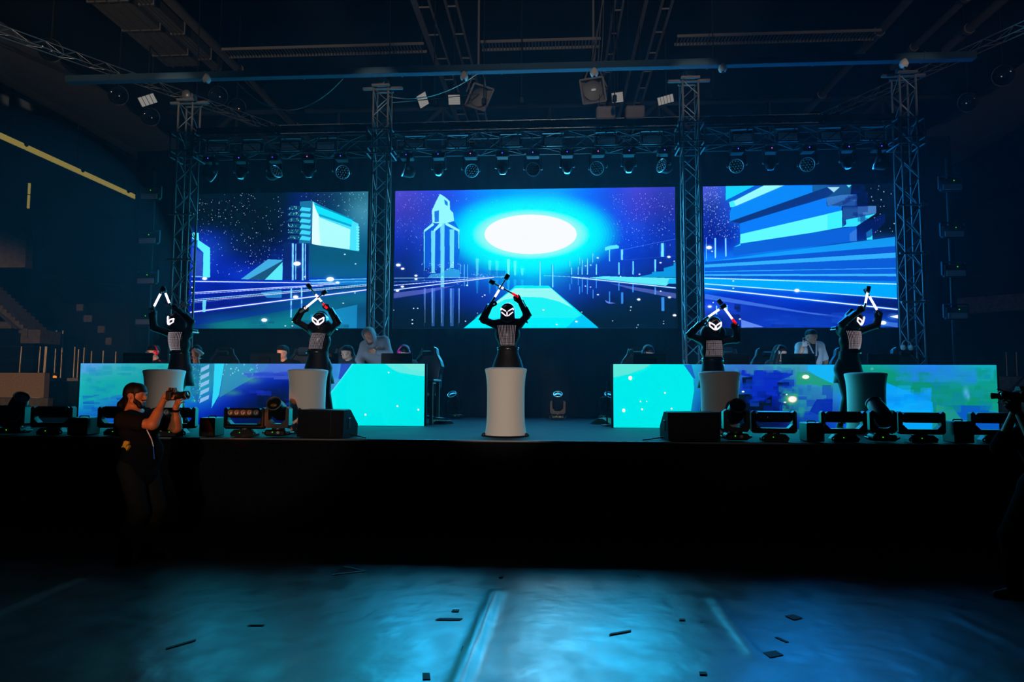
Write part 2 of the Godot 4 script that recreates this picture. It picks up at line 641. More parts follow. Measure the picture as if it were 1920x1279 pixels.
func paint_center() -> ImageTexture:
	var p := Painter.new(1048, 530, [Vector2(741.3, 358.1), Vector2(1264.6, 350.2), Vector2(1269.1, 615), Vector2(737.3, 615)])
	p.base([
		["4038b8", "2c3cc8", "1a55e0", "0a80f0", "0090f0", "0a90f4", "0a90f4", "0a6cf0", "1c48d8", "3c38c4", "2c30a8"],
		["3430b0", "2438c0", "0a70ea", "00a8f4", "00b8f4", "00b0f4", "00aaf4", "0a80f4", "1450e0", "3034c4", "2428a0"],
		["2030b0", "2040c8", "0a7cf0", "00c8f4", "00f0f0", "00f0f0", "00d8f4", "0890f4", "1050e4", "1c3ccc", "1024a4"],
		["1024a0", "1840c0", "0a80e8", "00d0f0", "00f0f0", "00f0f0", "00e0f0", "0890f0", "0a50dc", "0a38cc", "0a28a8"],
		["081c80", "0a3cb0", "0a64d0", "00a8e0", "00e8f0", "00ecf0", "00c8f0", "0a70d8", "0a44c8", "082cb4", "082094"],
		["081868", "0a30a0", "0a50c0", "0a70d0", "00a0e0", "00b8e8", "0a90d8", "0a48b0", "0830a8", "082898", "081c78"],
		["04145c", "061c88", "062a98", "0838a8", "0860c8", "0880d0", "0850b8", "082c98", "062080", "041868", "041458"],
		["030c34", "031048", "041468", "081c80", "0a3898", "0a50a0", "082c88", "041860", "031040", "031030", "030e2a"],
		["020a18", "020a1c", "020c28", "031040", "04184c", "062058", "031440", "020e28", "020c1c", "020a1a", "020a1a"]])
	p.view(0, 0, 1)
	for k in 16:   # the halo round the white oval
		var q := 1.0 - k / 15.0
		p.oval(1001, 441 - q * 2, 88 + q * 84, 38 + q * 46, "00f0f2", 0.06 + 0.035 * k)
	for k in 8:
		var q := 1.0 - k / 7.0
		p.oval(998, 440, 88 + q * 22, 38 + q * 9, "9ff2ea", 0.26)
	p.stars(745, 362, 1262, 398, 150, 0.8)
	p.stars(745, 362, 830, 470, 130, 0.9)
	p.stars(1150, 362, 1264, 465, 190, 1.0)
	p.oval(998, 440, 86.5, 37.2, "f2f2f2")
	p.view(730, 340, 4.41)   # the crystal tower
	p.poly([365, 345, 425, 103, 470, 128, 508, 165, 540, 320, 592, 405, 592, 600, 560, 720, 300, 720, 288, 600, 288, 408], "0a58d4", 0.75)
	p.poly([425, 103, 470, 130, 508, 165, 512, 235, 538, 262, 545, 330, 470, 350, 400, 350, 362, 345, 358, 245, 380, 195], "8ff0f4")
	p.poly([462, 150, 490, 170, 492, 205, 468, 190], "1478d8")
	p.poly([380, 250, 418, 240, 416, 335, 382, 340], "1c70d8")
	for b in [[290, 300, 420, 740], [352, 388, 410, 760], [430, 466, 340, 880], [508, 548, 400, 720], [578, 592, 402, 560]]:
		p.poly([b[0], b[2], b[1], b[2], b[1] - 3, b[3], b[0] + 3, b[3]], "7ceef4", 0.85)
		p.poly([b[0], 885, b[1], 885, b[1] - 6, 1195, b[0] + 6, 1195], "4a90f4", 0.5)
		p.poly([b[0] + 8, 885, b[0] + 16, 885, b[0] + 14, 1170, b[0] + 10, 1170], "b0e8ff", 0.5)
	p.poly([365, 345, 292, 405, 292, 425, 380, 362], "8ff0f4")
	p.poly([470, 335, 592, 402, 592, 424, 470, 362], "8ff0f4")
	p.poly([440, 330, 375, 400, 375, 424, 450, 362], "8ff0f4")
	p.poly([350, 770, 440, 760, 500, 720, 590, 735, 600, 800, 320, 800], "40c8f0", 0.6)
	p.stars(270, 670, 620, 860, 60, 1.4)
	p.stars(690, 765, 980, 800, 90, 1.2, "60f0f0")
	for b in [[632, 690, 870], [660, 690, 870], [600, 690, 760]]:
		p.line(b[0], b[1], b[0], b[2], 5, "60d0ff", 0.9)
	for b in [[740, 640, 0.6], [845, 655, 0.5], [905, 660, 0.5], [1000, 645, 0.9], [1055, 660, 0.7], [1115, 720, 0.6]]:
		p.poly([b[0] - 14, b[1], b[0] + 14, b[1], b[0] + 8, 780, b[0] - 8, 780], "70f4f4", b[2])
		p.poly([b[0] - 12, 815, b[0] + 12, 815, b[0] + 4, 930, b[0] - 4, 930], "20c8f0", b[2] * 0.7)
	p.poly([835, 738, 975, 742, 975, 785, 835, 785], "0a68c8", 0.6)
	p.line(35, 803, 1010, 792, 4, "a0e8ff", 0.8)
	p.beam(35, 862, 860, 795, 4, "2860ff")
	p.line(35, 832, 400, 822, 4, "60b0ff", 0.7)
	p.beam(35, 900, 880, 796, 6, "2860ff")
	p.poly([35, 925, 560, 862, 300, 930, 35, 968], "7a80e0", 0.55)
	for b in [[75, 695, 20], [112, 725, 15], [225, 782, 13], [225, 810, 13], [110, 872, 14], [68, 905, 15], [195, 1145, 7], [195, 1175, 7], [205, 1050, 6], [240, 1050, 6], [803, 942, 7], [783, 955, 5], [643, 1155, 6], [742, 1090, 5], [655, 862, 8], [35, 1065, 6]]:
		p.flare(b[0], b[1], b[2])
	p.view(0, 0, 1)   # the light road
	p.poly([971, 536, 1032, 536, 1126, 615, 872, 615], "00e6ee")
	p.poly([969, 541, 1037, 541, 1078, 578, 1052, 566, 1020, 558, 985, 557, 950, 562, 912, 582], "8ff0e8")
	p.poly([912, 582, 950, 562, 985, 557, 1020, 558, 1052, 566, 1078, 578, 1100, 596, 893, 596], "30ece8", 0.55)
	p.poly([1065, 615, 1085, 596, 1096, 590, 1126, 615], "00b8f0", 0.8)
	p.view(1000, 340, 4.41)
	for b in [[1070, 515, 630, 26], [742, 567, 655, 18], [718, 675, 775, 11], [833, 665, 775, 11], [1012, 650, 752, 13], [534, 688, 775, 9], [461, 640, 775, 9], [418, 655, 775, 8], [385, 710, 775, 8], [331, 715, 775, 8], [505, 600, 675, 6], [397, 630, 695, 5], [318, 660, 710, 5], [641, 570, 665, 9], [72, 665, 870, 10], [176, 690, 880, 12]]:
		p.line(b[0], b[1], b[0], b[2], b[3] * 1.7, "1478ff", 0.5)
		p.line(b[0], b[1], b[0], b[2], b[3] * 0.8, "80f0ff", 0.95)
	for b in [[1075, 962, 1075, 24], [745, 922, 1015, 17], [718, 842, 907, 10], [833, 850, 920, 10], [1013, 880, 940, 12], [534, 805, 887, 8], [461, 800, 935, 8], [419, 800, 920, 7], [386, 800, 862, 7], [397, 870, 935, 7], [331, 795, 850, 7], [318, 852, 900, 7], [507, 898, 970, 7], [643, 912, 1005, 9]]:
		p.line(b[0], b[1], b[0], b[2], b[3], "3a9cff", 0.85)
	p.poly([602, 550, 640, 536, 700, 530, 718, 540, 716, 558, 650, 566, 604, 578], "60f0f4", 0.9)
	p.poly([605, 985, 640, 1000, 695, 1010, 640, 1015, 615, 1003], "7080f0", 0.9)
	p.line(735, 572, 1175, 480, 3, "60a0ff", 0.6)
	p.line(750, 655, 1175, 620, 2, "4080ff", 0.5)
	p.poly([870, 795, 985, 770, 985, 755, 1080, 748, 1080, 722, 1160, 700, 1160, 680, 1180, 672, 1180, 800], "0a9ee0", 0.9)
	p.poly([470, 800, 600, 788, 1180, 805, 1180, 850, 1120, 850, 1100, 868, 900, 850], "5ae4f0")
	p.poly([1125, 810, 1180, 810, 1180, 848, 1110, 848], "10b8f0")
	p.beam(330, 795, 1180, 886, 6, "20a0ff")
	p.line(100, 782, 470, 800, 3, "a0f0ff", 0.8)
	p.poly([640, 845, 1180, 930, 1180, 972, 850, 905], "8090f0", 0.5)
	for b in [[1122, 629, 14], [1055, 677, 9], [1165, 665, 6], [545, 637, 9], [487, 697, 6], [445, 703, 7], [880, 980, 14], [1128, 963, 12], [1170, 1110, 15], [817, 1041, 7], [813, 1069, 5], [547, 940, 8], [372, 1160, 11], [210, 1182, 8], [100, 1065, 9], [668, 1155, 5], [875, 1188, 5], [865, 1210, 5], [1082, 1158, 4], [1082, 1178, 5], [415, 1082, 5], [1057, 912, 7], [885, 772, 7], [732, 790, 6], [445, 870, 6], [487, 877, 6]]:
		p.flare(b[0], b[1], b[2])
	return p.texture()


func paint_billboard() -> ImageTexture:
	var p := Painter.new(780, 590, [Vector2(364, 363), Vector2(690.9, 359.3), Vector2(685.5, 615.5), Vector2(358, 615.5)])
	p.base([
		["020c18", "020c18", "020a18", "020a18", "021020", "04185a", "0a2450", "103c5c", "286a80"],
		["020c18", "020a16", "020a16", "020a14", "021028", "041c70", "082858", "0c4468", "38809c"],
		["020c20", "020e28", "020a18", "020a18", "020c28", "041460", "0a3068", "0a4c78", "2c7898"],
		["041c80", "041a70", "020e38", "020a24", "020c30", "041468", "0a3a74", "0a5080", "186488"],
		["0a2898", "0a2a90", "041450", "030e40", "041258", "081c70", "084070", "0a4c74", "0c5478"],
		["0a30a8", "0820a0", "041880", "040f60", "041a80", "082a88", "064878", "06466c", "084c70"],
		["0420a0", "0420a8", "0828b4", "0828b8", "0830c0", "0a38c8", "0a50c8", "0a58c0", "0a58b0"],
		["0418a0", "041898", "0420a8", "0420a0", "0428a8", "0430b0", "0430a8", "043890", "043c80"],
		["0418a0", "041490", "041490", "04187c", "042888", "043080", "064884", "085880", "0c6088"],
		["04107c", "041478", "041e70", "043470", "044a78", "066080", "086884", "0a5c80", "084870"],
		["083078", "0a6478", "0a7080", "086c80", "087484", "087884", "0a7088", "0a6c90", "0a5480"]])
	p.view(350, 330, 4.262)
	p.stars(90, 135, 800, 800, 270, 1.5)
	p.stars(900, 135, 1440, 420, 90, 1.4)
	# the arch at the edge
	p.blob(140, 620, 190, 330, "1c50e8", 0.6)
	p.poly([60, 450, 112, 455, 116, 515, 205, 575, 208, 810, 150, 815, 152, 612, 104, 568, 104, 515, 60, 515], "58ecfc")
	p.poly([60, 500, 104, 515, 104, 565, 60, 555], "1c60c0")
	p.poly([60, 570, 150, 615, 148, 795, 60, 795], "3a58b8", 0.6)
	p.poly([60, 798, 145, 800, 145, 810, 60, 808], "70b0f4")
	# the hall like a billboard
	p.poly([915, 205, 1018, 198, 1018, 300, 1000, 540, 910, 540, 920, 300], "1a78a0", 0.9)
	for k in 6:
		var y := 243.0 + k * 47
		p.poly([930, y + (6 - k) * 1.0, 1003, y + 16, 995, y + 42, 912, y + 34], "3ed4fc")
		p.poly([845, y - 5, 932, y, 912, y + 36, 815, y + 28], "0a4468")
		p.stars(825, y, 910, y + 26, 9, 2.2, "80ffc0")
	p.poly([1018, 205, 1375, 385, 1378, 606, 1010, 546], "44dcf8")
	p.poly([1018, 205, 1070, 330, 1078, 560, 1010, 546], "d8fcfc")
	p.poly([1062, 330, 1312, 430, 1306, 590, 1078, 560], "a8f6f4")
	p.poly([1062, 295, 1320, 385, 1320, 410, 1064, 322], "0aa0c8")
	p.poly([1020, 210, 1330, 350, 1322, 395, 1055, 300], "14dcf4")
	p.poly([1030, 215, 1340, 350, 1345, 362, 1040, 235], "0a84b8")
	for k in 9:
		p.poly([1358, 402 + k * 22, 1382, 408 + k * 22, 1380, 422 + k * 22, 1358, 418 + k * 22], "70f0f8")
	p.poly([790, 535, 995, 545, 1010, 552, 1378, 606, 1435, 640, 1435, 810, 990, 815, 990, 560], "0a5878", 0.75)
	p.poly([785, 540, 985, 545, 985, 835, 785, 835], "081c60", 0.75)
	for b in [[862, 540, 835, 14], [940, 540, 835, 14], [885, 545, 830, 6], [960, 545, 830, 6], [850, 895, 1130, 11], [932, 890, 1090, 11]]:
		p.line(b[0], b[1], b[0], b[2], b[3] * 1.8, "2c6cff", 0.5)
		p.line(b[0], b[1], b[0], b[2], b[3] * 0.8, "8cf0ff", 0.95)
	p.poly([452, 826, 665, 668, 785, 672, 625, 832], "40a8dc")
	p.poly([630, 832, 782, 688, 780, 832], "58e4f0")
	p.poly([512, 828, 780, 680, 782, 690, 640, 832], "14486c", 0.9)
	p.poly([610, 930, 775, 910, 775, 975, 660, 975], "30a0d8", 0.7)
	# the lanes of light
	p.poly([1000, 830, 1440, 820, 1440, 870, 1000, 880], "1488e0", 0.7)
	p.beam(58, 842, 1200, 860, 6, "1c50ff")
	p.line(990, 836, 1440, 825, 4, "a0f4ff", 0.9)
	p.line(1000, 856, 1440, 846, 4, "60d0ff", 0.9)
	p.beam(58, 932, 1200, 866, 5, "1c50ff")
	p.beam(58, 944, 1100, 880, 3, "1c50ff")
	p.line(58, 990, 1440, 870, 6, "90dcff", 0.95)
	p.line(58, 1002, 1440, 880, 4, "ffffff", 0.9)
	p.line(58, 1015, 900, 930, 3, "90c0ff", 0.6)
	p.beam(52, 1088, 1440, 912, 8, "2c50ff")
	p.poly([150, 990, 180, 990, 174, 1085, 150, 1085], "70e4ff", 0.9)
	p.poly([1000, 1110, 1365, 1030, 1360, 1215, 1000, 1215], "1890c8", 0.75)
	p.blocks(380, 1130, 1300, 1210, 26, 40, 16, ["0a4870", "0a7c84", "0a5c7c"], 0.5)
	p.poly([52, 1150, 1000, 1010, 1000, 1040, 300, 1165, 52, 1190], "0418a8", 0.35)
	for b in [[895, 703, 32], [1155, 828, 34], [1212, 855, 18], [640, 1150, 26], [885, 968, 24], [165, 820, 22], [1268, 630, 8], [1352, 706, 7], [957, 808, 9], [860, 1163, 7], [860, 1196, 7], [805, 1196, 7], [1347, 937, 6], [1256, 1018, 7], [66, 890, 9]]:
		p.flare(b[0], b[1], b[2] * 0.9)
	return p.texture()


func paint_stairs() -> ImageTexture:
	var p := Painter.new(780, 590, [Vector2(1318.3, 348.8), Vector2(1675, 347), Vector2(1684.6, 615), Vector2(1321, 615)])
	p.base([
		["3c4cc0", "1c58d0", "0a60d8", "0a60d8", "0a60d8", "0a50c0", "0a2880", "04104c", "02081c", "020818"],
		["2038a0", "1a48c8", "0a70e8", "0a70e8", "0a70e8", "0a48b0", "042468", "031040", "02081a", "020818"],
		["102898", "1444c0", "0a70e8", "0a70e8", "0a70e8", "0a58c0", "082c80", "04187c", "020c28", "020818"],
		["0a2090", "0a30a8", "0a60e0", "0a70e8", "0a70e8", "0a60d0", "0a3c98", "041c80", "030c30", "020818"],
		["0420a0", "0a38b8", "0a70e0", "0a78ec", "0a78ec", "0a70e0", "0a50b8", "0a40a0", "0a4090", "0a4090"],
		["0a70f0", "0a68e8", "0a70e8", "0a78ec", "0a70e8", "0a68e0", "0a5cd0", "0a58c8", "0a50b8", "0a4cb0"],
		["0a80f8", "0a70f0", "0a70f0", "0a68e8", "0a60e0", "0a58d8", "0a54d0", "0a50c4", "0a4cb8", "0a48b0"],
		["00a8fc", "00a0fc", "0098fc", "0094fc", "008cfc", "008cfc", "0088f8", "0088f4", "0084f0", "0080ec"],
		["0438c8", "0430c0", "0438c8", "0440d0", "0448d8", "0050e0", "0048d0", "0038b8", "0030a8", "003098"],
		["1c48d0", "1438c0", "0a2cb0", "0a2cb0", "0428b0", "0424a8", "0424a0", "042090", "041870", "041060"],
		["041878", "082498", "0a30b0", "0a34b8", "0a38b8", "0a38b4", "0a34b0", "0a3cb4", "0a40b0", "0a38a8"]])
	p.view(1300, 330, 4.264)
	p.stars(85, 85, 230, 250, 60, 1.4)
	p.stars(85, 255, 375, 500, 130, 1.4)
	p.stars(1420, 85, 1625, 490, 26, 2.4)
	p.poly([265, 78, 500, 78, 265, 200], "14ccf4")
	p.poly([265, 195, 500, 78, 575, 78, 300, 210], "0a5cd0")
	p.poly([290, 210, 330, 195, 345, 250, 300, 250], "40e8fc")
	p.poly([330, 200, 570, 78, 740, 78, 345, 248], "8ff4f4")
	p.poly([310, 255, 350, 240, 730, 80, 1090, 80, 1090, 95, 300, 365, 296, 300], "0a84f0")
	p.poly([960, 78, 1270, 78, 1262, 170, 960, 245], "16548c", 0.85)
	p.poly([1080, 96, 1178, 96, 1130, 138], "a0d8f0")
	p.poly([1230, 80, 1270, 80, 1250, 102], "60e8f8")
	p.poly([300, 365, 1075, 96, 1125, 140, 1080, 175, 375, 382], "0a2e78")
	p.poly([375, 385, 1070, 180, 1075, 248, 1195, 250, 1190, 285, 380, 470], "0a78f0")
	p.poly([1070, 180, 1190, 160, 1310, 155, 1315, 248, 1080, 248], "3878c4", 0.9)
	p.poly([1100, 245, 1310, 160, 1320, 190, 1180, 248], "204888", 0.9)
	p.poly([1200, 252, 1465, 250, 1465, 310, 1205, 415], "1c4c90")
	p.poly([1320, 252, 1465, 252, 1465, 308, 1320, 335], "4078b8")
	p.poly([380, 470, 1195, 285, 1198, 420, 380, 560], "5cf4fa")
	p.poly([1080, 310, 1195, 284, 1198, 420, 1080, 440], "3cecf8")
	p.poly([1225, 360, 1462, 312, 1310, 412, 1200, 420], "30dcf8")
	p.poly([1205, 415, 1225, 350, 1228, 395], "0a2c80")
	p.poly([325, 575, 380, 545, 1310, 410, 1312, 530, 325, 640], "0a5cd0")
	p.poly([1255, 470, 1312, 430, 1312, 530, 1255, 530], "3878d8", 0.8)
	p.poly([1385, 465, 1432, 430, 1436, 520, 1392, 522], "30dcf4")
	p.poly([1312, 410, 1535, 310, 1535, 380, 1420, 500, 1312, 530], "041478", 0.6)
	p.poly([330, 572, 385, 543, 380, 560], "30d8fc")
	for b in [[90, 690, 1618, 498, 1618, 572, 90, 690, "149cf4"], [90, 690, 1618, 572, 1618, 625, 90, 712, "0a50c8"], [90, 712, 1618, 625, 1618, 665, 90, 735, "34b4fc"], [90, 735, 1618, 665, 1618, 745, 90, 765, "0a58d0"], [90, 765, 1618, 745, 1620, 752, 90, 772, "30a4f4"], [90, 772, 1618, 752, 1620, 793, 90, 790, "0a5cd8"], [90, 790, 1620, 793, 1622, 812, 90, 802, "3cb8fc"], [90, 802, 1622, 812, 1624, 850, 90, 818, "0a4cc8"]]:
		p.poly([b[0], b[1], b[2], b[3], b[4], b[5], b[6], b[7]], b[8], 0.9)
	p.poly([90, 818, 1626, 875, 1630, 985, 90, 864], "00a4fa")
	p.beam(90, 820, 1626, 874, 5, "40d0ff")
	p.beam(90, 865, 1630, 988, 5, "40c0ff")
	p.beam(90, 900, 1634, 1074, 9, "1c80ff")
	p.poly([90, 945, 900, 1090, 1634, 1180, 1634, 1215, 1100, 1130, 90, 985], "5890ec", 0.6)
	p.poly([385, 1150, 570, 1210, 385, 1215], "6890f0", 0.9)
	for b in [[178, 500, 660, 13], [263, 500, 650, 12], [105, 500, 680, 4], [270, 1035, 1100, 12], [185, 1040, 1110, 10]]:
		p.line(b[0], b[1], b[0], b[2], b[3] * 1.8, "1c60ff", 0.6)
		p.line(b[0], b[1], b[0], b[2], b[3] * 0.8, "90f0ff", 0.95)
	p.blocks(520, 1100, 1500, 1205, 40, 60, 18, ["0a28a0", "1848c0", "0a34b0"], 0.5)
	p.blocks(280, 1030, 380, 1200, 14, 30, 20, ["041458", "041870"], 0.6)
	p.blocks(1180, 80, 1400, 360, 14, 40, 30, ["04146c", "081c80"], 0.35)
	for b in [[127, 575, 26], [152, 605, 8], [835, 922, 24], [322, 843, 8], [322, 902, 8], [130, 1047, 18], [375, 1146, 9], [158, 1015, 6], [1520, 1178, 28]]:
		p.flare(b[0], b[1], b[2] * 0.9)
	p.blob(1600, 1130, 70, 40, "60c0ff", 0.7)
	p.poly([1570, 1130, 1640, 1115, 1640, 1145], "f4f4f2")
	return p.texture()


func paint_low_billboard() -> ImageTexture:
	var p := Painter.new(1240, 226, [Vector2(152, 682), Vector2(797, 683), Vector2(794.5, 800), Vector2(140, 797)])
	p.base([
		["4c9cd8", "3ca8c0", "2ca8b0", "24a4a8", "18a0a4", "2088a8", "3888b0", "3078c8", "3858d0", "3c60d0", "2860c8", "00e0ec", "00ecec", "30ece8", "70ece4"],
		["20a8b0", "14a8a8", "18a0a8", "1498a8", "149cac", "2098b0", "2874b4", "1c48b8", "0424a0", "021c80", "0a40b0", "00d0ec", "00ecec", "00ecec", "30ece8"],
		["14a4ac", "1498b0", "1c9cac", "149cb0", "1090b4", "1888bc", "1848b8", "02188c", "011050", "011458", "0430a0", "00d8ec", "00ecec", "00ecec", "00ecec"],
		["1490b8", "1878c0", "0c70c0", "0c68c0", "0860c0", "0a50c0", "0420a0", "011050", "010c44", "010e4c", "0848b0", "00e4ec", "00ecec", "00ecec", "00ecec"],
		["0c60c0", "0a58bc", "0848b8", "0838c0", "0430b8", "0420b0", "021070", "010c44", "010a40", "020f50", "0880c8", "00ecec", "00ecec", "00ecec", "00ecec"]])
	p.view(130, 660, 5.486)
	p.blocks(80, 130, 1000, 460, 90, 50, 22, ["18b0a8", "1090b8", "1aa0b4", "0c88b0"], 0.3)
	p.blocks(80, 430, 560, 700, 34, 60, 22, ["0c50c0", "1464c8", "0c44b8"], 0.4)
	p.poly([250, 470, 430, 420, 430, 395, 560, 390, 560, 440, 300, 500, 100, 530, 100, 510], "16a8a8", 0.7)
	# ribs and the bright blade
	for k in 5:
		var y := 130.0 + k * 80
		p.poly([1385 - k * 5, y + 40, 1470 - k * 3, y + 0, 1465 - k * 4, y + 42, 1375 - k * 6, y + 88], "90c0f0", 0.95)
		p.blob(1330 - k * 8, y + 60, 60, 34, "40c8a0", 0.5)
		p.stars(1290, y, 1370, y + 70, 6, 2.0, "a0ffc8")
	p.poly([1255, 118, 1380, 118, 1360, 300, 1340, 560, 1265, 420], "18388c", 0.35)
	p.poly([1525, 118, 1625, 118, 1560, 450, 1475, 590, 1500, 400], "30d8f8")
	p.poly([1640, 118, 2100, 118, 1990, 240, 1800, 340, 1560, 480, 1590, 350], "3098b8", 0.8)
	p.poly([1900, 118, 2500, 118, 2500, 190, 2000, 235], "4878d0", 0.7)
	p.stars(1610, 125, 1990, 250, 26, 2.6, "90ffff")
	p.blob(1700, 430, 160, 50, "308c84", 0.9)
	p.blob(1900, 300, 160, 60, "409c90", 0.7)
	p.blocks(1750, 200, 2500, 260, 26, 60, 18, ["3050d0", "5878dc", "2848c8"], 0.5)
	p.blocks(1740, 390, 2500, 560, 22, 50, 16, ["1830c0", "0c2098"], 0.5)
	p.view(480, 660, 5.486)
	p.poly([330, 500, 250, 460, 40, 455, 20, 560, 160, 640, 330, 640], "020a30", 0.7)
	p.poly([740, 122, 1010, 122, 780, 440, 700, 640, 690, 300], "3a80d8", 0.9)
	for b in [[815, 330, 14], [850, 300, 12], [900, 200, 16], [940, 160, 10]]:
		p.blob(b[0], b[1], b[2] * 4, b[2] * 5, "60b8d8", 0.5)
	p.poly([900, 122, 1010, 122, 890, 290, 870, 280], "1c30b0", 0.7)
	p.poly([1022, 122, 1740, 122, 1722, 768, 700, 768, 780, 430], "00ecec")
	p.line(1022, 122, 780, 440, 10, "60f4ff", 0.8)
	p.poly([1335, 122, 1740, 122, 1736, 255, 1640, 245, 1480, 215, 1420, 185], "60ece4")
	p.poly([1500, 122, 1740, 122, 1738, 200, 1600, 190], "80ece0", 0.6)
	for b in [[1377, 216, 8], [1460, 564, 10], [1670, 600, 10], [1137, 652, 11]]:
		p.oval(b[0], b[1], b[2], b[2] * 1.1, "f2f2ee")
	return p.texture()


func paint_low_stairs() -> ImageTexture:
	var p := Painter.new(1240, 226, [Vector2(1149, 682.5), Vector2(1868, 683), Vector2(1878, 802), Vector2(1151, 803)])
	p.base([
		["60ece4", "20ecec", "00ecec", "2090c8", "2c78c0", "3068c0", "2c90b0", "3894b8", "20a0e8", "1098a0", "109890", "1888c0", "2080e0", "1c90c8", "10a0b0"],
		["00ecec", "00ecec", "00ecec", "1880c0", "1c5cb8", "0838c0", "0828b8", "2888b8", "2894c0", "108c90", "109480", "108c98", "1890b8", "1490a0", "109c9c"],
		["00ecec", "00ecec", "00e8ec", "1070b8", "14806c", "0428a8", "0420a8", "1c6cb0", "2878b8", "0c90f0", "0c88a8", "108c90", "108898", "108c98", "109898"],
		["00ecec", "00ecec", "00e0ec", "0c50a0", "020c28", "04188c", "041064", "2078a8", "1c54a8", "0878e0", "0894f8", "0c90b0", "108c90", "0c68b0", "0c80a4"],
		["00ecec", "00ecec", "00e0ec", "0a4090", "020a1c", "020c30", "041050", "0a3898", "0a40b8", "0868d8", "0890f8", "0894d0", "109088", "0858c0", "0858c8"]])
	p.view(1130, 660, 5.053)
	p.poly([96, 116, 784, 116, 880, 250, 890, 360, 862, 560, 862, 724, 100, 724], "00ecec")
	p.poly([96, 116, 470, 116, 400, 160, 250, 210, 96, 245], "5ceadc")
	p.poly([784, 116, 860, 116, 900, 250, 880, 245], "1c50c0", 0.8)
	for b in [[266, 246, 20], [205, 558, 17], [385, 546, 10], [368, 471, 8], [429, 470, 6], [607, 388, 9], [674, 538, 9], [1170, 118, 7]]:
		p.oval(b[0], b[1], b[2], b[2] * 1.1, "f2f2ee")
	p.poly([1320, 168, 1835, 168, 1835, 210, 1690, 275, 1690, 410, 1570, 400, 1570, 460, 1450, 460, 1450, 235, 1320, 215], "0828c0", 0.9)
	p.poly([1350, 240, 1450, 230, 1450, 350, 1360, 345], "020a30", 0.9)
	p.poly([1290, 400, 1450, 395, 1450, 460, 1570, 460, 1640, 400, 1640, 560, 1400, 600, 1290, 560], "020814", 0.92)
	p.poly([1690, 285, 1800, 280, 1800, 320, 1690, 318], "020c34", 0.9)
	p.blocks(1160, 125, 1900, 170, 26, 34, 24, ["2c98a8", "2878b0", "3c6cc0"], 0.5)
	p.blocks(1320, 170, 1850, 560, 34, 44, 32, ["0c34c8", "0420a8", "041880", "0a3cb8"], 0.5)
	p.blob(1300, 300, 45, 100, "50e048", 1.0)
	p.blob(1305, 300, 24, 60, "b0f060", 0.9)
	p.oval(1362, 373, 14, 8, "f4f4f0")
	p.blob(1820, 440, 130, 120, "28b860", 1.0)
	p.blob(1820, 440, 95, 80, "90e878", 0.9)
	p.oval(1836, 442, 44, 34, "e0b8a0")
	p.oval(1836, 442, 36, 27, "fcfcf4")
	p.oval(1765, 470, 14, 8, "f4f4f0")
	p.oval(1780, 398, 9, 6, "f4f4f0")
	p.blocks(1700, 320, 1960, 580, 30, 26, 26, ["2890a0", "1878a8", "28b070"], 0.35)
	p.view(1500, 660, 4.923)
	p.poly([100, 113, 340, 113, 340, 285, 240, 250, 150, 195, 100, 160], "14b4f8")
	p.poly([0, 180, 120, 185, 340, 290, 340, 330, 120, 290, 0, 300], "209c70", 0.8)
	p.blob(80, 225, 70, 44, "60d870", 0.9)
	p.oval(85, 225, 33, 19, "fcfcf4")
	p.blocks(0, 280, 340, 560, 40, 40, 30, ["2878b8", "1c60b0", "0c34b8", "2c88b8"], 0.5)
	p.poly([190, 430, 340, 430, 340, 620, 130, 540], "0420a8", 0.8)
	p.poly([380, 120, 560, 113, 900, 170, 1250, 215, 1600, 330, 1850, 340, 1850, 480, 1420, 480, 1260, 450, 1000, 340, 720, 230, 380, 130], "0c9480", 0.55)
	p.poly([1262, 470, 1440, 500, 1580, 640, 1600, 700, 1480, 700, 1300, 560], "209c80", 0.8)
	p.poly([1420, 475, 1840, 480, 1850, 700, 1600, 700, 1500, 580], "0858c0", 0.85)
	p.poly([1800, 440, 1850, 430, 1850, 540, 1760, 530], "149c98", 0.9)
	p.blocks(600, 140, 1840, 480, 80, 56, 40, ["0a9478", "088c6c", "1090a0", "0c9c74", "0c80a8"], 0.45)
	p.blocks(850, 116, 1640, 240, 40, 70, 34, ["2084e4", "1c8cd4", "2090d0"], 0.4)
	p.poly([720, 245, 800, 265, 1060, 370, 1250, 450, 1262, 540, 1255, 700, 720, 700], "06a4fc")
	p.blocks(740, 300, 1240, 560, 34, 60, 40, ["10b0fc", "0890f4", "18a0f8"], 0.5)
	p.blob(1550, 360, 44, 90, "60b8f4", 0.9)
	p.blob(1572, 400, 24, 60, "70b0f4", 0.8)
	p.oval(692, 150, 16, 12, "60b8b8", 0.7)
	return p.texture()


func led_wall(label: String, x0: float, x1: float, y0: float, y1: float, z: float, tex: ImageTexture, deep: float, gain: float) -> Node3D:
	var t := thing("led_screen", label, "led screen", Vector3((x0 + x1) / 2.0, y0, z))
	var w := x1 - x0
	var h := y1 - y0
	var m := flat("led_picture", Color(0.01, 0.01, 0.012), 0.6, 0.0, 0.2)
	m.emission_enabled = true
	m.emission_texture = tex
	m.emission = Color.WHITE
	m.emission_operator = BaseMaterial3D.EMISSION_OP_MULTIPLY
	m.emission_energy_multiplier = gain
	var s := st()
	uv_quad(s, Vector3(-w / 2, 0, 0), Vector3(w / 2, 0, 0), Vector3(w / 2, h, 0), Vector3(-w / 2, h, 0))
	put("display", s, m, t)
	s = st()
	box(s, Vector3(0, h / 2, -deep / 2 - 0.004), Vector3(w, h, deep), Basis(), 0.01)
	put("cabinet", s, M.black_metal, t)
	for k in 2:
		s = st()
		box(s, Vector3((k - 0.5) * (w + 0.03), h / 2, -deep / 2), Vector3(0.03, h, deep))
		put("side_rail", s, M.black_metal, t)
	return t


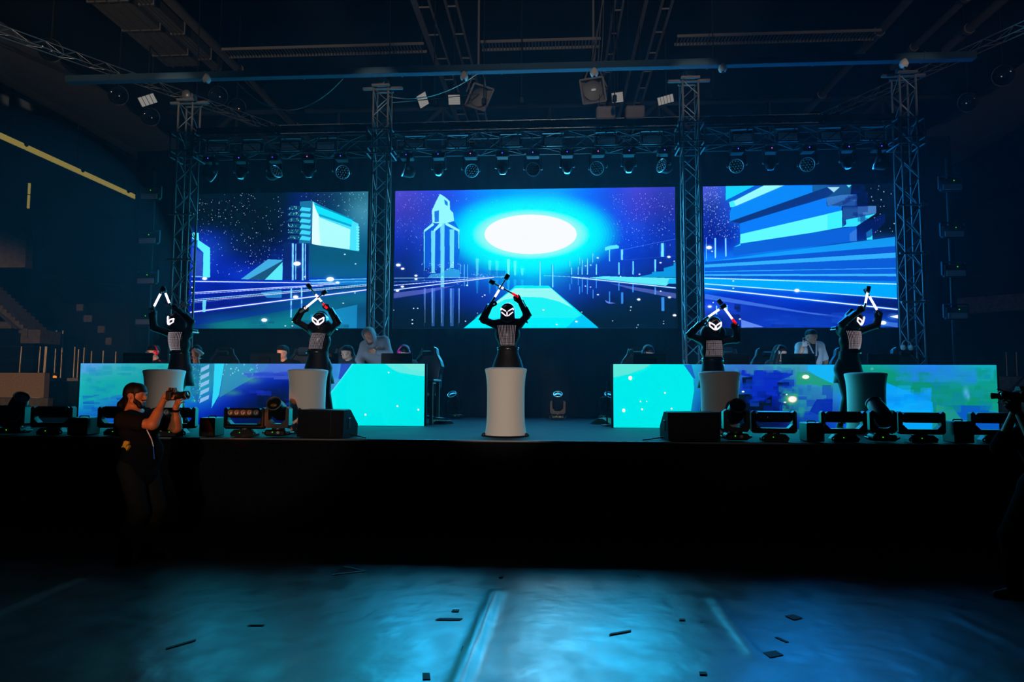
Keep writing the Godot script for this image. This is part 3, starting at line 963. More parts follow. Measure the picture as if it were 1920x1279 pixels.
func build_big_screens():
	var walls := []
	walls.append(led_wall("wide centre LED wall showing a white oval sun over a cyan road", -3.4703, 2.5297, 2.9646, 5.9646, ZW, paint_center(), 0.12, 1.1))
	walls.append(led_wall("LED wall showing a glowing billboard building under white stars", -8.03, -4.0673, 2.9646, 5.9646, ZW, paint_billboard(), 0.12, 1.1))
	walls.append(led_wall("LED wall showing a stepped blue building like a giant staircase", 3.1114, 7.007, 2.9646, 5.9646, ZW, paint_stairs(), 0.12, 1.1))
	for w in walls:
		for x in [-1.4, 1.4]:
			rod("support_post", w, Vector3(x, S + 0.02 - 2.9646, -0.16), Vector3(x, 2.9, -0.16), 0.03, M.black_metal)


func build_desk_screens():
	led_wall("low LED screen with teal stripes and cyan end, in front of the hooded man's desk", -7.85, -2.0869, S + 0.01, S + 1.0, -10.6964, paint_low_billboard(), 0.08, 1.0)
	led_wall("low LED screen with blocky blue picture and white flare, before the phone-holding man", 0.9097, 6.69, S + 0.01, S + 1.0, -10.6964, paint_low_stairs(), 0.08, 1.0)


# ---------------------------------------------------------------- hall and stage

func build_shell():
	var s := st()
	box(s, Vector3(-1, -0.15, -10), Vector3(56, 0.3, 52))
	structure("floor", s, M.hall_floor, "dark hall floor in front of the stage, in the stage's shade", "floor")
	s = st()
	box(s, Vector3(-1, 12.75, -10), Vector3(56, 0.3, 52))
	structure("ceiling", s, M.roof_deck, "black roof deck high above the stage", "ceiling")
	for w in [["wall_back", Vector3(-1, 6.3, -36.1), Vector3(56, 12.6, 0.3), "dark end wall of the hall behind the stage"], ["wall_front", Vector3(-1, 6.3, 16.1), Vector3(56, 12.6, 0.3), "dark end wall of the hall behind the audience"], ["wall_left", Vector3(-29.1, 6.3, -10), Vector3(0.3, 12.6, 52), "dark side wall behind the seats on the balcony side"], ["wall_right", Vector3(27.1, 6.3, -10), Vector3(0.3, 12.6, 52), "dark side wall behind the unlit seats"]]:
		s = st()
		box(s, w[1], w[2])
		structure(w[0], s, M.dark_paint, w[3], "wall")


func cloth_mesh(x0: float, x1: float, y0: float, y1: float, z: float, fold: float, depth: float, edge := Vector3(0, 0, 0)) -> SurfaceTool:
	# hanging cloth with soft vertical folds
	var s := st()
	var n := int((x1 - x0) / fold * 4)
	var wave := func(x: float, y: float) -> float: return depth * (sin(x / fold * TAU) + 0.4 * sin(x / fold * TAU * 0.37 + 1.3)) * clampf((y1 - y) / (y1 - y0) * 1.2 + 0.15, 0, 1)
	var rows := 4
	for i in n:
		for j in rows:
			var xa := x0 + (x1 - x0) * i / n
			var xb := x0 + (x1 - x0) * (i + 1) / n
			var ya := y0 + (y1 - y0) * j / rows
			var yb := y0 + (y1 - y0) * (j + 1) / rows
			quad(s, Vector3(xa, ya, z + wave.call(xa, ya)), Vector3(xb, ya, z + wave.call(xb, ya)), Vector3(xb, yb, z + wave.call(xb, yb)), Vector3(xa, yb, z + wave.call(xa, yb)), 1)
	return s


func build_stage():
	var t := thing("stage", "wide low stage covered in dark carpet and draped with black cloth", "stage", Vector3(0, 0, 0))
	var s := st()
	box(s, Vector3(-0.6, S - 0.06, (ZF - 15.6) / 2.0), Vector3(21.0, 0.12, 15.6 + ZF))
	put("deck", s, M.black_metal, t)
	# the carpet, with a few low wrinkles, turned over the front edge
	s = st()
	var nx := 120
	var nz := 40
	var lift := func(x: float, z: float) -> float:
		var w: float = 0.006 * exp(-pow((z + 8.9 - 0.03 * sin(x * 2.0)) / 0.05, 2)) * smoothstep(0.2, 0.8, x) * smoothstep(4.0, 2.5, x)
		w += 0.005 * exp(-pow((z + 9.3 + 0.05 * sin(x * 1.3)) / 0.06, 2)) * smoothstep(0.0, 1.0, x)
		return w + 0.002 * sin(x * 5.0 + z * 3.0)
	for i in nx:
		for j in nz:
			var xa := -11.1 + 21.0 * i / nx
			var xb := -11.1 + 21.0 * (i + 1) / nx
			var za := ZF - (15.6 + ZF) * j / nz
			var zb := ZF - (15.6 + ZF) * (j + 1) / nz
			quad(s, Vector3(xa, S + 0.006 + lift.call(xa, za), za), Vector3(xb, S + 0.006 + lift.call(xb, za), za), Vector3(xb, S + 0.006 + lift.call(xb, zb), zb), Vector3(xa, S + 0.006 + lift.call(xa, zb), zb), 1)
	put("carpet", s, M.stage_carpet, t)
	s = st()
	tube(s, Vector3(-11.1, S, ZF), Vector3(9.9, S, ZF), 0.01, 8)
	put("edge_strip", s, M.edge_trim, t)
	put("stage_skirt", cloth_mesh(-11.1, 9.9, 0.005, S - 0.01, ZF + 0.035, 0.35, 0.015), M.black_cloth, t)
	tag(put("backdrop_curtain", cloth_mesh(-9.6, 8.4, S + 0.02, 7.1, -14.6, 0.3, 0.04), M.black_cloth), "tall black backdrop cloth behind the LED walls", "curtain")
	tag(put("screen_curtain", cloth_mesh(-8.2, 7.2, S + 0.02, 2.94, -14.1, 0.3, 0.03), M.black_cloth), "black cloth hanging below the LED walls down to the stage", "curtain")


# ---------------------------------------------------------------- towers, trusses, roof steel

func lattice(t: Node3D, a: Vector3, b: Vector3, w: float, h: float, pitch: float, rc: float, rb: float, m: Material, three := false):
	# a truss from a to b: w across, h high; chords and zig-zag braces, each a part of its own
	var dir := (b - a).normalized()
	var up := Vector3.UP if absf(dir.y) < 0.9 else Vector3(0, 0, 1)
	var side := dir.cross(up).normalized()
	up = side.cross(dir)
	var corner := [side * w / 2 + up * h / 2, -side * w / 2 + up * h / 2, -side * w / 2 - up * h / 2, side * w / 2 - up * h / 2]
	if three:
		corner = [side * w / 2 - up * h / 3, -side * w / 2 - up * h / 3, up * h * 0.66]
	for c in corner:
		rod("chord", t, a + c, b + c, rc, m)
	var n := int((b - a).length() / pitch)
	var step := (b - a) / n
	for f in corner.size():
		var p: Vector3 = corner[f]
		var q: Vector3 = corner[(f + 1) % corner.size()]
		for k in n:
			var u := a + step * k
			if (k + f) % 2 == 0:
				rod("brace", t, u + p, u + step + q, rb, m)
			else:
				rod("brace", t, u + q, u + step + p, rb, m)


func build_towers_and_trusses():
	var spots := [[-7.36, "silver truss tower behind the drummer nearest the photographer", 7.35], [-3.41, "silver truss tower between the billboard LED wall and the wide one", 7.55], [2.57, "silver truss tower between the wide LED wall and the staircase one", 7.55], [6.56, "silver truss tower at the outer edge of the staircase LED wall", 7.55]]
	for i in 4:
		var x: float = spots[i][0]
		var top: float = spots[i][2]
		var z := -12.8
		var t := thing("truss_tower", spots[i][1], "truss tower", Vector3(x, S + 0.012, z), 0.0, "truss towers")
		lattice(t, Vector3(0, 0.04, 0), Vector3(0, top - S, 0), 0.29, 0.29, 0.27, 0.021, 0.009, M.aluminium)
		var s := st()
		box(s, Vector3(0, 0.02, 0), Vector3(0.6, 0.04, 0.6), Basis(), 0.01)
		put("base_plate", s, M.black_metal, t)
		# the sleeve block that carries the cross truss
		var y0 := 6.22 - S
		for sx in [-1, 1]:
			for sz in [-1, 1]:
				rod("sleeve_post", t, Vector3(sx * 0.235, y0, sz * 0.235), Vector3(sx * 0.235, y0 + 0.48, sz * 0.235), 0.018, M.truss_grey)
		for y in [y0, y0 + 0.12, y0 + 0.48]:
			for k in 4:
				var c := Vector3(0.235, y, 0.235)
				var a := Basis(Vector3.UP, k * PI / 2) * c
				var b := Basis(Vector3.UP, (k + 1) * PI / 2) * c
				rod("sleeve_rail", t, a, b, 0.016, M.truss_grey)
		# head block with its hoist wheel
		s = st()
		box(s, Vector3(0, top - S + 0.05, 0), Vector3(0.8, 0.05, 0.07), Basis(), 0.008)
		box(s, Vector3(0, top - S + 0.05, 0.16), Vector3(0.36, 0.05, 0.05), Basis(), 0.008)
		box(s, Vector3(0, top - S + 0.05, -0.16), Vector3(0.36, 0.05, 0.05), Basis(), 0.008)
		put("head_block", s, M.aluminium, t)
		s = st()
		lathe(s, [Vector2(0.001, -0.05), Vector2(0.09, -0.05), Vector2(0.07, 0.0), Vector2(0.09, 0.05), Vector2(0.001, 0.05)], 14, Transform3D(Basis(Vector3.RIGHT, PI / 2), Vector3(0, top - S + 0.17, 0.1)))
		put("hoist_wheel", s, M.aluminium, t)
		s = st()
		box(s, Vector3(0, top - S + 0.14, 0), Vector3(0.22, 0.16, 0.2), Basis(), 0.02)
		put("hoist_housing", s, M.aluminium, t)
		if i == 1 or i == 2:
			continue
		# outrigger clamps with side pipes
		for k in 3:
			s = st()
			tube(s, Vector3(-0.26, 2.2 + k * 0.9, 0.16), Vector3(0.26, 2.2 + k * 0.9, 0.16), 0.02, 6)
			box(s, Vector3(0.17, 2.2 + k * 0.9, 0.17), Vector3(0.07, 0.07, 0.06), Basis(), 0.01)
			put("clamp_pipe", s, M.aluminium, t)
	var ends := [[-7.1, -3.67, "cross truss of the lighting rig above the billboard LED wall"], [-3.15, 2.31, "long cross truss of the lighting rig above the wide LED wall"], [2.83, 6.3, "cross truss of the lighting rig above the staircase LED wall"]]
	for e in ends:
		var t := thing("stage_truss", e[2], "truss", Vector3((e[0] + e[1]) / 2.0, 6.46, -12.8), 0.0, "cross trusses")
		var h: float = (e[1] - e[0]) / 2.0
		lattice(t, Vector3(-h, 0, 0), Vector3(h, 0, 0), 0.34, 0.34, 0.42, 0.018, 0.009, M.truss_grey)
		var s := st()
		box(s, Vector3(0, 0.3, 0.17), Vector3(h * 2, 0.12, 0.012))
		tube(s, Vector3(-h, 0.24, 0.18), Vector3(h, 0.24, 0.18), 0.012, 6)
		put("pelmet", s, M.black_cloth, t)
	# the roof ring of thin truss round the arena
	var ring := [Vector3(-11.42, 9, -12.72), Vector3(-7.85, 9, -18.27), Vector3(7.15, 9, -18.27), Vector3(9.45, 9, -13.74)]
	var names := ["thin roof ring truss slanting from behind the photographer's side tower", "thin roof ring truss running straight across behind the tower tops", "thin roof ring truss slanting past the outer tower over the unlit seats"]
	for k in 3:
		var a: Vector3 = ring[k]
		var b: Vector3 = ring[k + 1]
		if k == 0:
			a = a + (a - b) * 0.25
		if k == 2:
			b = b + (b - a) * 0.8
		var t := thing("ring_truss", names[k], "roof truss", (a + b) / 2.0, 0.0, "roof ring trusses")
		lattice(t, (a - b) / 2.0, (b - a) / 2.0, 0.22, 0.2, 0.3, 0.012, 0.005, M.bright_steel, true)


func ladder_frame(called: String, label: String, x0: float, x1: float, y: float, z0: float, z1: float, r0: float, r1: float, gap: float):
	var t := thing(called, label, "catwalk rail", Vector3((x0 + x1) / 2.0, y, (z0 + z1) / 2.0), 0.0, "roof catwalk rails")
	var w := (x1 - x0) / 2.0
	var l := absf(z1 - z0) / 2.0
	for k in 2:
		var s := st()
		var r: float = [r0, r1][k]
		box(s, Vector3((k * 2 - 1) * w, 0, 0), Vector3(r, 0.06, l * 2))
		put("rail", s, M.roof_steel, t)
	var n := int(l * 2 / gap)
	for k in n:
		rod("rung", t, Vector3(-w, 0, -l + gap * (k + 0.5)), Vector3(w, 0, -l + gap * (k + 0.5)), 0.022, M.roof_steel)


func build_roof():
	var s := st()
	box(s, Vector3(0, 0, 0), Vector3(17.0, 0.13, 0.16), Basis(), 0.01)
	for k in 9:
		box(s, Vector3(-7.6 + k * 1.9, 0, 0), Vector3(0.025, 0.145, 0.175))
	tag(put("roof_beam", s, M.roof_beam, self, Transform3D(Basis(), Vector3(-1.0, 7.66, -12.2))), "long level roof beam lit blue, in front of the tower tops", "beam")
	ladder_frame("catwalk_rail", "broad pair of catwalk rails, first from the hooded man's tower", -3.4, -3.04, 11, -8, -25.5, 0.14, 0.05, 1.3)
	ladder_frame("catwalk_rail", "narrow pair of catwalk rails, second from the hooded man's tower", -2.65, -2.38, 11, -8, -25.5, 0.06, 0.06, 1.3)
	ladder_frame("catwalk_rail", "narrow pair of catwalk rails beside the dangling wire bundle", 1.44, 1.64, 11, -8, -25.5, 0.06, 0.05, 1.1)
	ladder_frame("catwalk_rail", "pair of catwalk rails over the two pale grey boxes", 2.58, 2.82, 11, -8, -25.5, 0.06, 0.06, 1.1)
	s = st()
	box(s, Vector3(0, 0, 0), Vector3(0.09, 0.06, 17.5))
	tag(put("catwalk_bar", s, M.roof_steel, self, Transform3D(Basis(), Vector3(2.2, 11.05, -16.8))), "single steel bar between the two catwalk rail pairs above the wide LED wall", "roof bar")
	# round roof tubes and ducts that run towards the stage
	for d in [[-9.28, 11.0, -8.0, -25.0, 0.13, "thick round roof tube slanting down past the photographer's side tower"], [8.42, 11.0, -8.0, -23.2, 0.12, "thick round roof tube on the staircase screen's side"], [9.75, 11.0, -10.0, -19.6, 0.1, "thin round roof tube beyond the thick one, staircase screen's side"], [10.9, 11.2, -10.0, -19.0, 0.12, "outermost round roof tube over the unlit seats"]]:
		s = st()
		tube(s, Vector3(0, 0, d[2]), Vector3(0, 0, d[3]), d[4], 12)
		for k in 4:
			var z: float = lerpf(d[2], d[3], (k + 0.5) / 4.0)
			tube(s, Vector3(0, 0, z), Vector3(0, 0, z - 0.12), d[4] + 0.03, 12)
		tag(put("roof_tube", s, M.roof_steel, self, Transform3D(Basis(), Vector3(d[0], d[1], 0))), d[5], "roof tube")
	for d in [[-10.75, 1.0, -9.0, -18.3, "wide flat brownish duct under the roof over the side seats"], [-9.9, 0.35, -9.0, -18.6, "slim flat duct beside the wide brownish duct"]]:
		s = st()
		box(s, Vector3(0, 0, (d[2] + d[3]) / 2.0), Vector3(d[1], 0.3, d[2] - d[3]), Basis(), 0.03)
		for k in 7:
			box(s, Vector3(0, 0, lerpf(d[2], d[3], (k + 0.5) / 7.0)), Vector3(d[1] + 0.05, 0.34, 0.05))
		for k in 3:
			box(s, Vector3((k - 1) * d[1] * 0.3, -0.16, (d[2] + d[3]) / 2.0), Vector3(0.03, 0.03, d[2] - d[3]))
		tag(put("roof_duct", s, M.roof_steel, self, Transform3D(Basis(), Vector3(d[0], 11.1, 0))), d[4], "duct")
	# perforated cable trays across the roof
	for d in [[-8.7, -3.36, "long cable tray under the roof, on the billboard screen's side"], [-1.9, 1.15, "short ribbed cable tray under the roof above the white oval sun"], [3.05, 8.0, "long ribbed cable tray under the roof, on the staircase screen's side"]]:
		var w: float = (d[1] - d[0]) / 2.0
		var t := thing("cable_tray", d[2], "cable tray", Vector3(d[0] + w, 10.5, -16.75), 0.0, "roof cable trays")
		for k in 2:
			s = st()
			box(s, Vector3(0, 0, (k - 0.5) * 0.42), Vector3(w * 2, 0.07, 0.03))
			put("rail", s, M.roof_steel, t)
		s = st()
		for k in int(w * 2 / 0.085):
			box(s, Vector3(-w + 0.04 + k * 0.085, -0.02, 0), Vector3(0.025, 0.02, 0.4))
		put("rungs", s, M.roof_steel, t).set_meta("kind", "stuff")
	# a far roof truss with posts and struts, dim in the haze
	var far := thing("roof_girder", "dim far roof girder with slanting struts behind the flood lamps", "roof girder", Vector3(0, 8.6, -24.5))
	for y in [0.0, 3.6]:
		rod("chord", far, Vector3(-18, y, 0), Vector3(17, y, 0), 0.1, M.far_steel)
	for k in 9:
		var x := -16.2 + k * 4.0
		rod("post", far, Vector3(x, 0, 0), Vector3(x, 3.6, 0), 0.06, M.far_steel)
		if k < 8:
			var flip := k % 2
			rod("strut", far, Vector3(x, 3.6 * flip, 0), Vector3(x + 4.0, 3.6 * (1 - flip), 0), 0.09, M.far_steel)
	# flood lamps
	flood("big square flood lamp hung by its bracket near the hooded man's tower", Vector3(-2.0, 9.29, -17), Vector3(0.5, -0.75, 0.6), 0.6, false)
	flood("big square flood lamp with a bright glint above the wide LED wall", Vector3(0.99, 9.38, -17), Vector3(-0.25, -0.6, 0.75), 0.6, true)
	slots("flat slotted lamp panel beside the big glintless flood lamp", Vector3(-2.63, 9.2, -17), Vector3(0.1, -0.75, 0.75), 0.3, 0.26, 5, 0.05, true)
	slots("steeply tilted slotted lamp panel, closest to the hooded man's tower", Vector3(-3.46, 9.21, -17), Vector3(0.55, -0.7, 0.3), 0.42, 0.26, 5, -0.55, false)
	slots("flat slotted lamp panel beside the big flood lamp with the glint", Vector3(1.6, 9.16, -17), Vector3(-0.1, -0.75, 0.75), 0.28, 0.26, 5, 0.05, true)
	slots("row of five upright lamp slots beside the tower at the staircase screen", Vector3(2.82, 9.07, -17), Vector3(-0.3, -0.3, 0.9), 0.4, 0.19, 5, 0.12, false)
	slots("slanted lamp panel with four slots above the photographer's side", Vector3(-10.95, 9.39, -17), Vector3(0.45, -0.5, 0.75), 0.42, 0.24, 4, 0.5, false)
	for d in [[1.29, 8.74, "pale grey box hanging under the roof, nearer the sun's side"], [2.03, 8.74, "pale grey box hanging under the roof, beside the staircase screen's tower"]]:
		s = st()
		box(s, Vector3.ZERO, Vector3(0.48, 0.32, 0.4), Basis(Vector3.RIGHT, 0.25), 0.035)
		var t := thing("roof_speaker", d[2], "speaker box", Vector3(d[0], d[1], -17))
		put("body", s, M.grey_box, t)
		rod("hanger", t, Vector3(-0.15, 0.15, 0), Vector3(-0.15, 3.86, 0), 0.008, M.black_metal)
		rod("hanger", t, Vector3(0.15, 0.15, 0), Vector3(0.15, 3.86, 0), 0.008, M.black_metal)
	# round reflector lamps along the upper stand and roof
	var lamps := [[Vector3(-12.1, 9.75, -14.9), "glass reflector lamp on the stand's upper edge, farthest from the stage"], [Vector3(-12.1, 9.75, -17.4), "glass reflector lamp on the stand's upper edge, middle one"], [Vector3(-12.1, 9.75, -18.9), "glass reflector lamp on the stand's upper edge, closest to the stage"], [Vector3(11.6, 9.83, -17.7), "glass reflector lamp over the unlit seats, outer one"], [Vector3(11.6, 9.77, -19.2), "glass reflector lamp over the unlit seats, inner one"], [Vector3(-9.35, 9.75, -17.6), "glass reflector lamp just behind the photographer's side tower"], [Vector3(-9.2, 9.75, -18.4), "small amber glinting reflector lamp behind the photographer's side tower"]]
	for i in lamps.size():
		var t := thing("reflector_lamp", lamps[i][1], "lamp", lamps[i][0], 0.0, "roof reflector lamps")
		var xf := Transform3D(facing(Vector3(-signf(lamps[i][0].x) * 0.8, -0.5, 0.55)) * Basis(Vector3.RIGHT, PI / 2), Vector3.ZERO)
		s = st()
		lathe(s, [Vector2(0.001, -0.3), Vector2(0.1, -0.28), Vector2(0.13, -0.12), Vector2(0.24, 0.02), Vector2(0.27, 0.1)], 18, xf)
		put("housing", s, M.grey_box, t)
		s = st()
		lathe(s, [Vector2(0.26, 0.08), Vector2(0.2, 0.16), Vector2(0.001, 0.19)], 18, xf)
		put("lens", s, M.lens_glass, t)
		s = st()
		lathe(s, [Vector2(0.001, 0.16), Vector2(0.022, 0.18), Vector2(0.001, 0.215)], 8, xf)
		put("glint_bulb", s, M.amber_led if i == 6 else M.flood_led, t)
		rod("bracket", t, Vector3(0, 0, -0.05), Vector3(0, 12.6 - lamps[i][0].y, -0.1), 0.02, M.black_metal)
	# small cameras fixed under the beam
	for d in [[Vector3(-6.65, 7.59, -12.12), "white tube camera fixed to the blue lit roof beam"], [Vector3(-1.7, 7.53, -12.16), "small white dome camera under the roof beam, beside the glintless flood lamp"], [Vector3(0.72, 7.54, -12.16), "small white dome camera under the roof beam, above the glinting flood lamp"], [Vector3(3.05, 7.56, -12.16), "small white dome camera under the roof beam, near the staircase screen's tower"], [Vector3(6.25, 7.56, -12.16), "small white dome camera at the outer end of the roof beam"]]:
		var tube_cam: bool = d[0].x < -8
		var t := thing("roof_camera", d[1], "security camera", d[0])
		s = st()
		if tube_cam:
			tube(s, Vector3(-0.12, -0.03, 0), Vector3(0.12, 0.02, 0.1), 0.09, 12)
		else:
			lathe(s, [Vector2(0.001, -0.1), Vector2(0.06, -0.08), Vector2(0.08, -0.03), Vector2(0.06, 0.03), Vector2(0.03, 0.08), Vector2(0.001, 0.08)], 12)
		put("body", s, M.white_cloth, t)
		s = st()
		lathe(s, [Vector2(0.001, -0.02), Vector2(0.03, -0.01), Vector2(0.001, 0.015)], 8, Transform3D(Basis(), Vector3(0.13 if tube_cam else 0.0, 0.02 if tube_cam else -0.1, 0.1 if tube_cam else 0.03)))
		put("lens", s, M.lens_glass, t)
	# wires
	var wires := [[Vector3(-6.1, 7.54, -12.25), Vector3(-4.04, 7.57, -12.25), 0.57, "thin wire sagging below the roof beam near the photographer's side tower"], [Vector3(-3.2, 7.35, -12.6), Vector3(-1.45, 7.61, -12.25), 0.2, "thin wire swinging up from the hooded man's tower to the roof beam"], [Vector3(-3.2, 7.3, -12.75), Vector3(-1.97, 9.3, -16.9), 0.01, "taut bright cable from the hooded man's tower to the big flood lamp"]]
	for w in wires:
		s = st()
		var pts := []
		for k in 15:
			var u := k / 14.0
			pts.append(w[0].lerp(w[1], u) + Vector3(0, -4.0 * w[2] * u * (1 - u), 0))
		path_tube(s, pts, 0.01, 5)
		tag(put("hanging_wire", s, M.steel_post, self), w[3], "wire")
	s = st()
	for k in 4:
		var pts := []
		for j in 12:
			var u := j / 11.0
			pts.append(Vector3(1.2 + 0.03 * k - 0.25 * u * u + 0.05 * sin(u * 5 + k), 12.6 - 2.85 * u - 0.08 * k * u, -16.2))
		path_tube(s, pts, 0.012, 5)
	tag(put("wire_bundle", s, M.steel_post, self), "dangling bundle of loose wires beside the catwalk rails", "wire")
	var hoists := [-8.8, -4.0, -2.9, -1.7, -0.8, 1.4, 3.7]
	var words := ["nearest the photographer's side tower", "second from the photographer's side tower", "third from the photographer's side tower", "fourth from the photographer's side tower", "fifth from the photographer's side tower", "sixth from the photographer's side tower", "farthest from the photographer's side tower"]
	for i in hoists.size():
		s = st()
		tube(s, Vector3(0, 0, 0), Vector3(0, 4.2, 0), 0.014, 6)
		box(s, Vector3(0, 0.12, 0), Vector3(0.1, 0.16, 0.1), Basis(), 0.02)
		tag(put("hoist_cable", s, M.black_metal, self, Transform3D(Basis(), Vector3(hoists[i], 8.4, -15.6))), "black steel hoist cable crossing the roof beam, " + words[i], "cable", "roof hoist cables")


func flood(label: String, at: Vector3, look: Vector3, size: float, lit: bool):
	var t := thing("flood_lamp", label, "flood lamp", at)
	var f := facing(look)
	var s := st()
	var h := size / 2.0
	# a square hood that opens towards its front
	var back := []
	var front := []
	for c in [Vector2(-1, -1), Vector2(1, -1), Vector2(1, 1), Vector2(-1, 1)]:
		back.append(f * Vector3(c.x * h * 0.55, c.y * h * 0.55, -0.2))
		front.append(f * Vector3(c.x * h, c.y * h, 0.08))
	for k in 4:
		var j := (k + 1) % 4
		quad(s, back[k], back[j], front[j], front[k])
	quad(s, back[3], back[2], back[1], back[0])
	put("hood", s, M.grey_box, t)
	s = st()
	for k in 4:
		tube(s, front[k], front[(k + 1) % 4], 0.03, 6)
	put("rim", s, M.grey_box, t)
	s = st()
	lathe(s, [Vector2(0.001, 0.0), Vector2(h * 0.8, 0.03), Vector2(h * 0.85, 0.06)], 20, Transform3D(f * Basis(Vector3.RIGHT, PI / 2), f * Vector3(0, 0, 0.02)))
	put("reflector", s, M.grey_box, t)
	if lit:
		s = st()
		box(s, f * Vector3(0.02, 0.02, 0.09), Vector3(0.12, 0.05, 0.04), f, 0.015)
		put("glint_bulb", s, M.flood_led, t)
	for k in [-1, 1]:
		rod("bracket_arm", t, f * Vector3(k * (h + 0.04), 0, -0.05), Vector3(k * 0.12, 0.62, 0), 0.022, M.roof_steel)
	rod("hanger", t, Vector3(0, 0.6, 0), Vector3(0, 12.6 - at.y, 0), 0.03, M.roof_steel)


func slots(label: String, at: Vector3, look: Vector3, w: float, h: float, n: int, roll: float, rows: bool):
	var t := thing("slot_lamp", label, "lamp panel", at)
	var f := facing(look) * Basis(Vector3(0, 0, 1), roll)
	var s := st()
	box(s, f * Vector3(0, 0, -0.05), Vector3(w + 0.04, h + 0.04, 0.08), f, 0.01)
	put("housing", s, M.black_metal, t)
	for k in n:
		s = st()
		var u := (k + 0.5) / n - 0.5
		if rows:
			box(s, f * Vector3(0, u * h, 0.0), Vector3(w, h / n * 0.78, 0.03), f, 0.006)
		else:
			box(s, f * Vector3(u * w, 0, 0.0), Vector3(w / n * 0.84, h, 0.03), f, 0.006)
		put("lamp_pane", s, M.flood_led, t)
	rod("hanger", t, f * Vector3(0, 0, -0.08), f * Vector3(0, 0, -0.08) + Vector3(0, 12.6 - at.y, 0), 0.015, M.black_metal)


# ---------------------------------------------------------------- lights hung from the rig

func build_hanging_lights():
	var xs := [-6.88, -6.25, -5.57, -4.87, -4.2, -2.9, -2.27, -1.64, -1.02, -0.43, 0.23, 0.82, 1.41, 2.08, 3.45, 4.07, 4.76, 5.48, 6.07]
	var kinds := "wswswwswswswswwswsw"
	var aim := {0: Vector3(0.5, -0.3, -0.6), 2: Vector3(0.6, 0.25, 0.32), 4: Vector3(0.45, -0.35, 0.8), 5: Vector3(-0.85, 0.25, 0.3), 7: Vector3(0.35, -0.55, 0.8), 9: Vector3(0.05, -0.5, 0.9), 11: Vector3(-0.3, -0.45, 0.8), 13: Vector3(-0.6, 0.1, 0.35), 14: Vector3(-0.35, -0.45, 0.75), 16: Vector3(-0.4, -0.4, 0.8), 18: Vector3(-0.7, 0.3, -0.3)}
	var count := ["first", "second", "third", "fourth", "fifth", "sixth", "seventh", "eighth", "ninth", "tenth"]
	var nth := {"w": [0, 0, 0], "s": [0, 0, 0]}
	var wall := ["billboard LED wall", "wide LED wall", "staircase LED wall"]
	for i in xs.size():
		var over: int = 0 if xs[i] < -3.4 else 1 if xs[i] < 2.5 else 2
		var kind := kinds[i]
		var k: int = nth[kind][over]
		nth[kind][over] = k + 1
		var at := Vector3(xs[i], 6.27, -12.8)
		if kind == "w":
			wash_light("%s round wash light from the photographer's side above the %s" % [count[k], wall[over]], at, aim[i], i)
		else:
			beam_light("%s small two-armed beam light from the photographer's side above the %s" % [count[k], wall[over]], at, i)
	# strobe boxes inside the truss
	var bars := [-6.72, -6.01, -5.23, -4.51, -2.74, -1.9, -0.86, -0.04, 0.98, 1.85, 3.54, 4.38, 5.17, 5.95]
	var seen := [0, 0, 0]
	for x in bars:
		var over: int = 0 if x < -3.4 else 1 if x < 2.5 else 2
		var t := thing("strobe_box", "%s strobe box from the photographer's side inside the truss above the %s" % [count[seen[over]], wall[over]], "strobe light", Vector3(x, 6.45, -12.72), 0.0, "strobe boxes in the trusses")
		seen[over] += 1
		strobe_parts(t, 0.34, false)
	# strobe bars on the side pipes
	var sides := [[-8.54, [5.75, 4.8, 3.95, 3.09], "pipe behind the photographer"], [7.74, [5.7, 4.77, 4.0, 3.17], "pipe beside the unlit seats"]]
	var high := ["topmost strobe bar on the dark ", "second highest strobe bar on the dark ", "third highest strobe bar on the dark ", "lowest strobe bar on the dark "]
	for d in sides:
		var s := st()
		tube(s, Vector3(0, 0, 0), Vector3(0, 5.2, 0), 0.025, 8)
		lathe(s, [Vector2(0.001, 0), Vector2(0.3, 0), Vector2(0.3, 0.02), Vector2(0.03, 0.03)], 16)
		tag(put("light_pipe", s, M.black_metal, self, Transform3D(Basis(), Vector3(d[0], S + 0.012, -13.62))), "dark upright strobe " + d[2], "light stand")
		for k in 4:
			var t := thing("strobe_bar", high[k] + d[2], "strobe light", Vector3(d[0], d[1][k], -13.45), 0.0, "strobe bars on side pipes")
			strobe_parts(t, 0.36, true)


func strobe_parts(t: Node3D, w: float, led: bool):
	var s := st()
	box(s, Vector3(0, 0, -0.05), Vector3(w + 0.05, 0.24 if led else 0.19, 0.11), Basis(), 0.015)
	put("body", s, M.fixture, t)
	s = st()
	box(s, Vector3(0, -0.05 if led else 0.0, 0.008), Vector3(w, 0.11 if led else 0.14, 0.012), Basis(), 0.004)
	put("lamp_panel", s, M.lamp_pane, t)
	s = st()
	box(s, Vector3(0, -0.05 if led else 0.0, 0.016), Vector3(w * 0.97, 0.012, 0.008))
	put("strobe_tube", s, M.white_cloth, t)
	s = st()
	for k in [-1, 1]:
		box(s, Vector3(k * (w / 2 + 0.045), 0.05, -0.06), Vector3(0.015, 0.26, 0.05), Basis(), 0.004)
	box(s, Vector3(0, 0.18, -0.06), Vector3(w + 0.1, 0.02, 0.05), Basis(), 0.004)
	put("yoke", s, M.black_metal, t)
	if led:
		s = st()
		box(s, Vector3(0.03, 0.075, 0.012), Vector3(0.02, 0.02, 0.012), Basis(), 0.004)
		put("status_led", s, M.green_led, t)


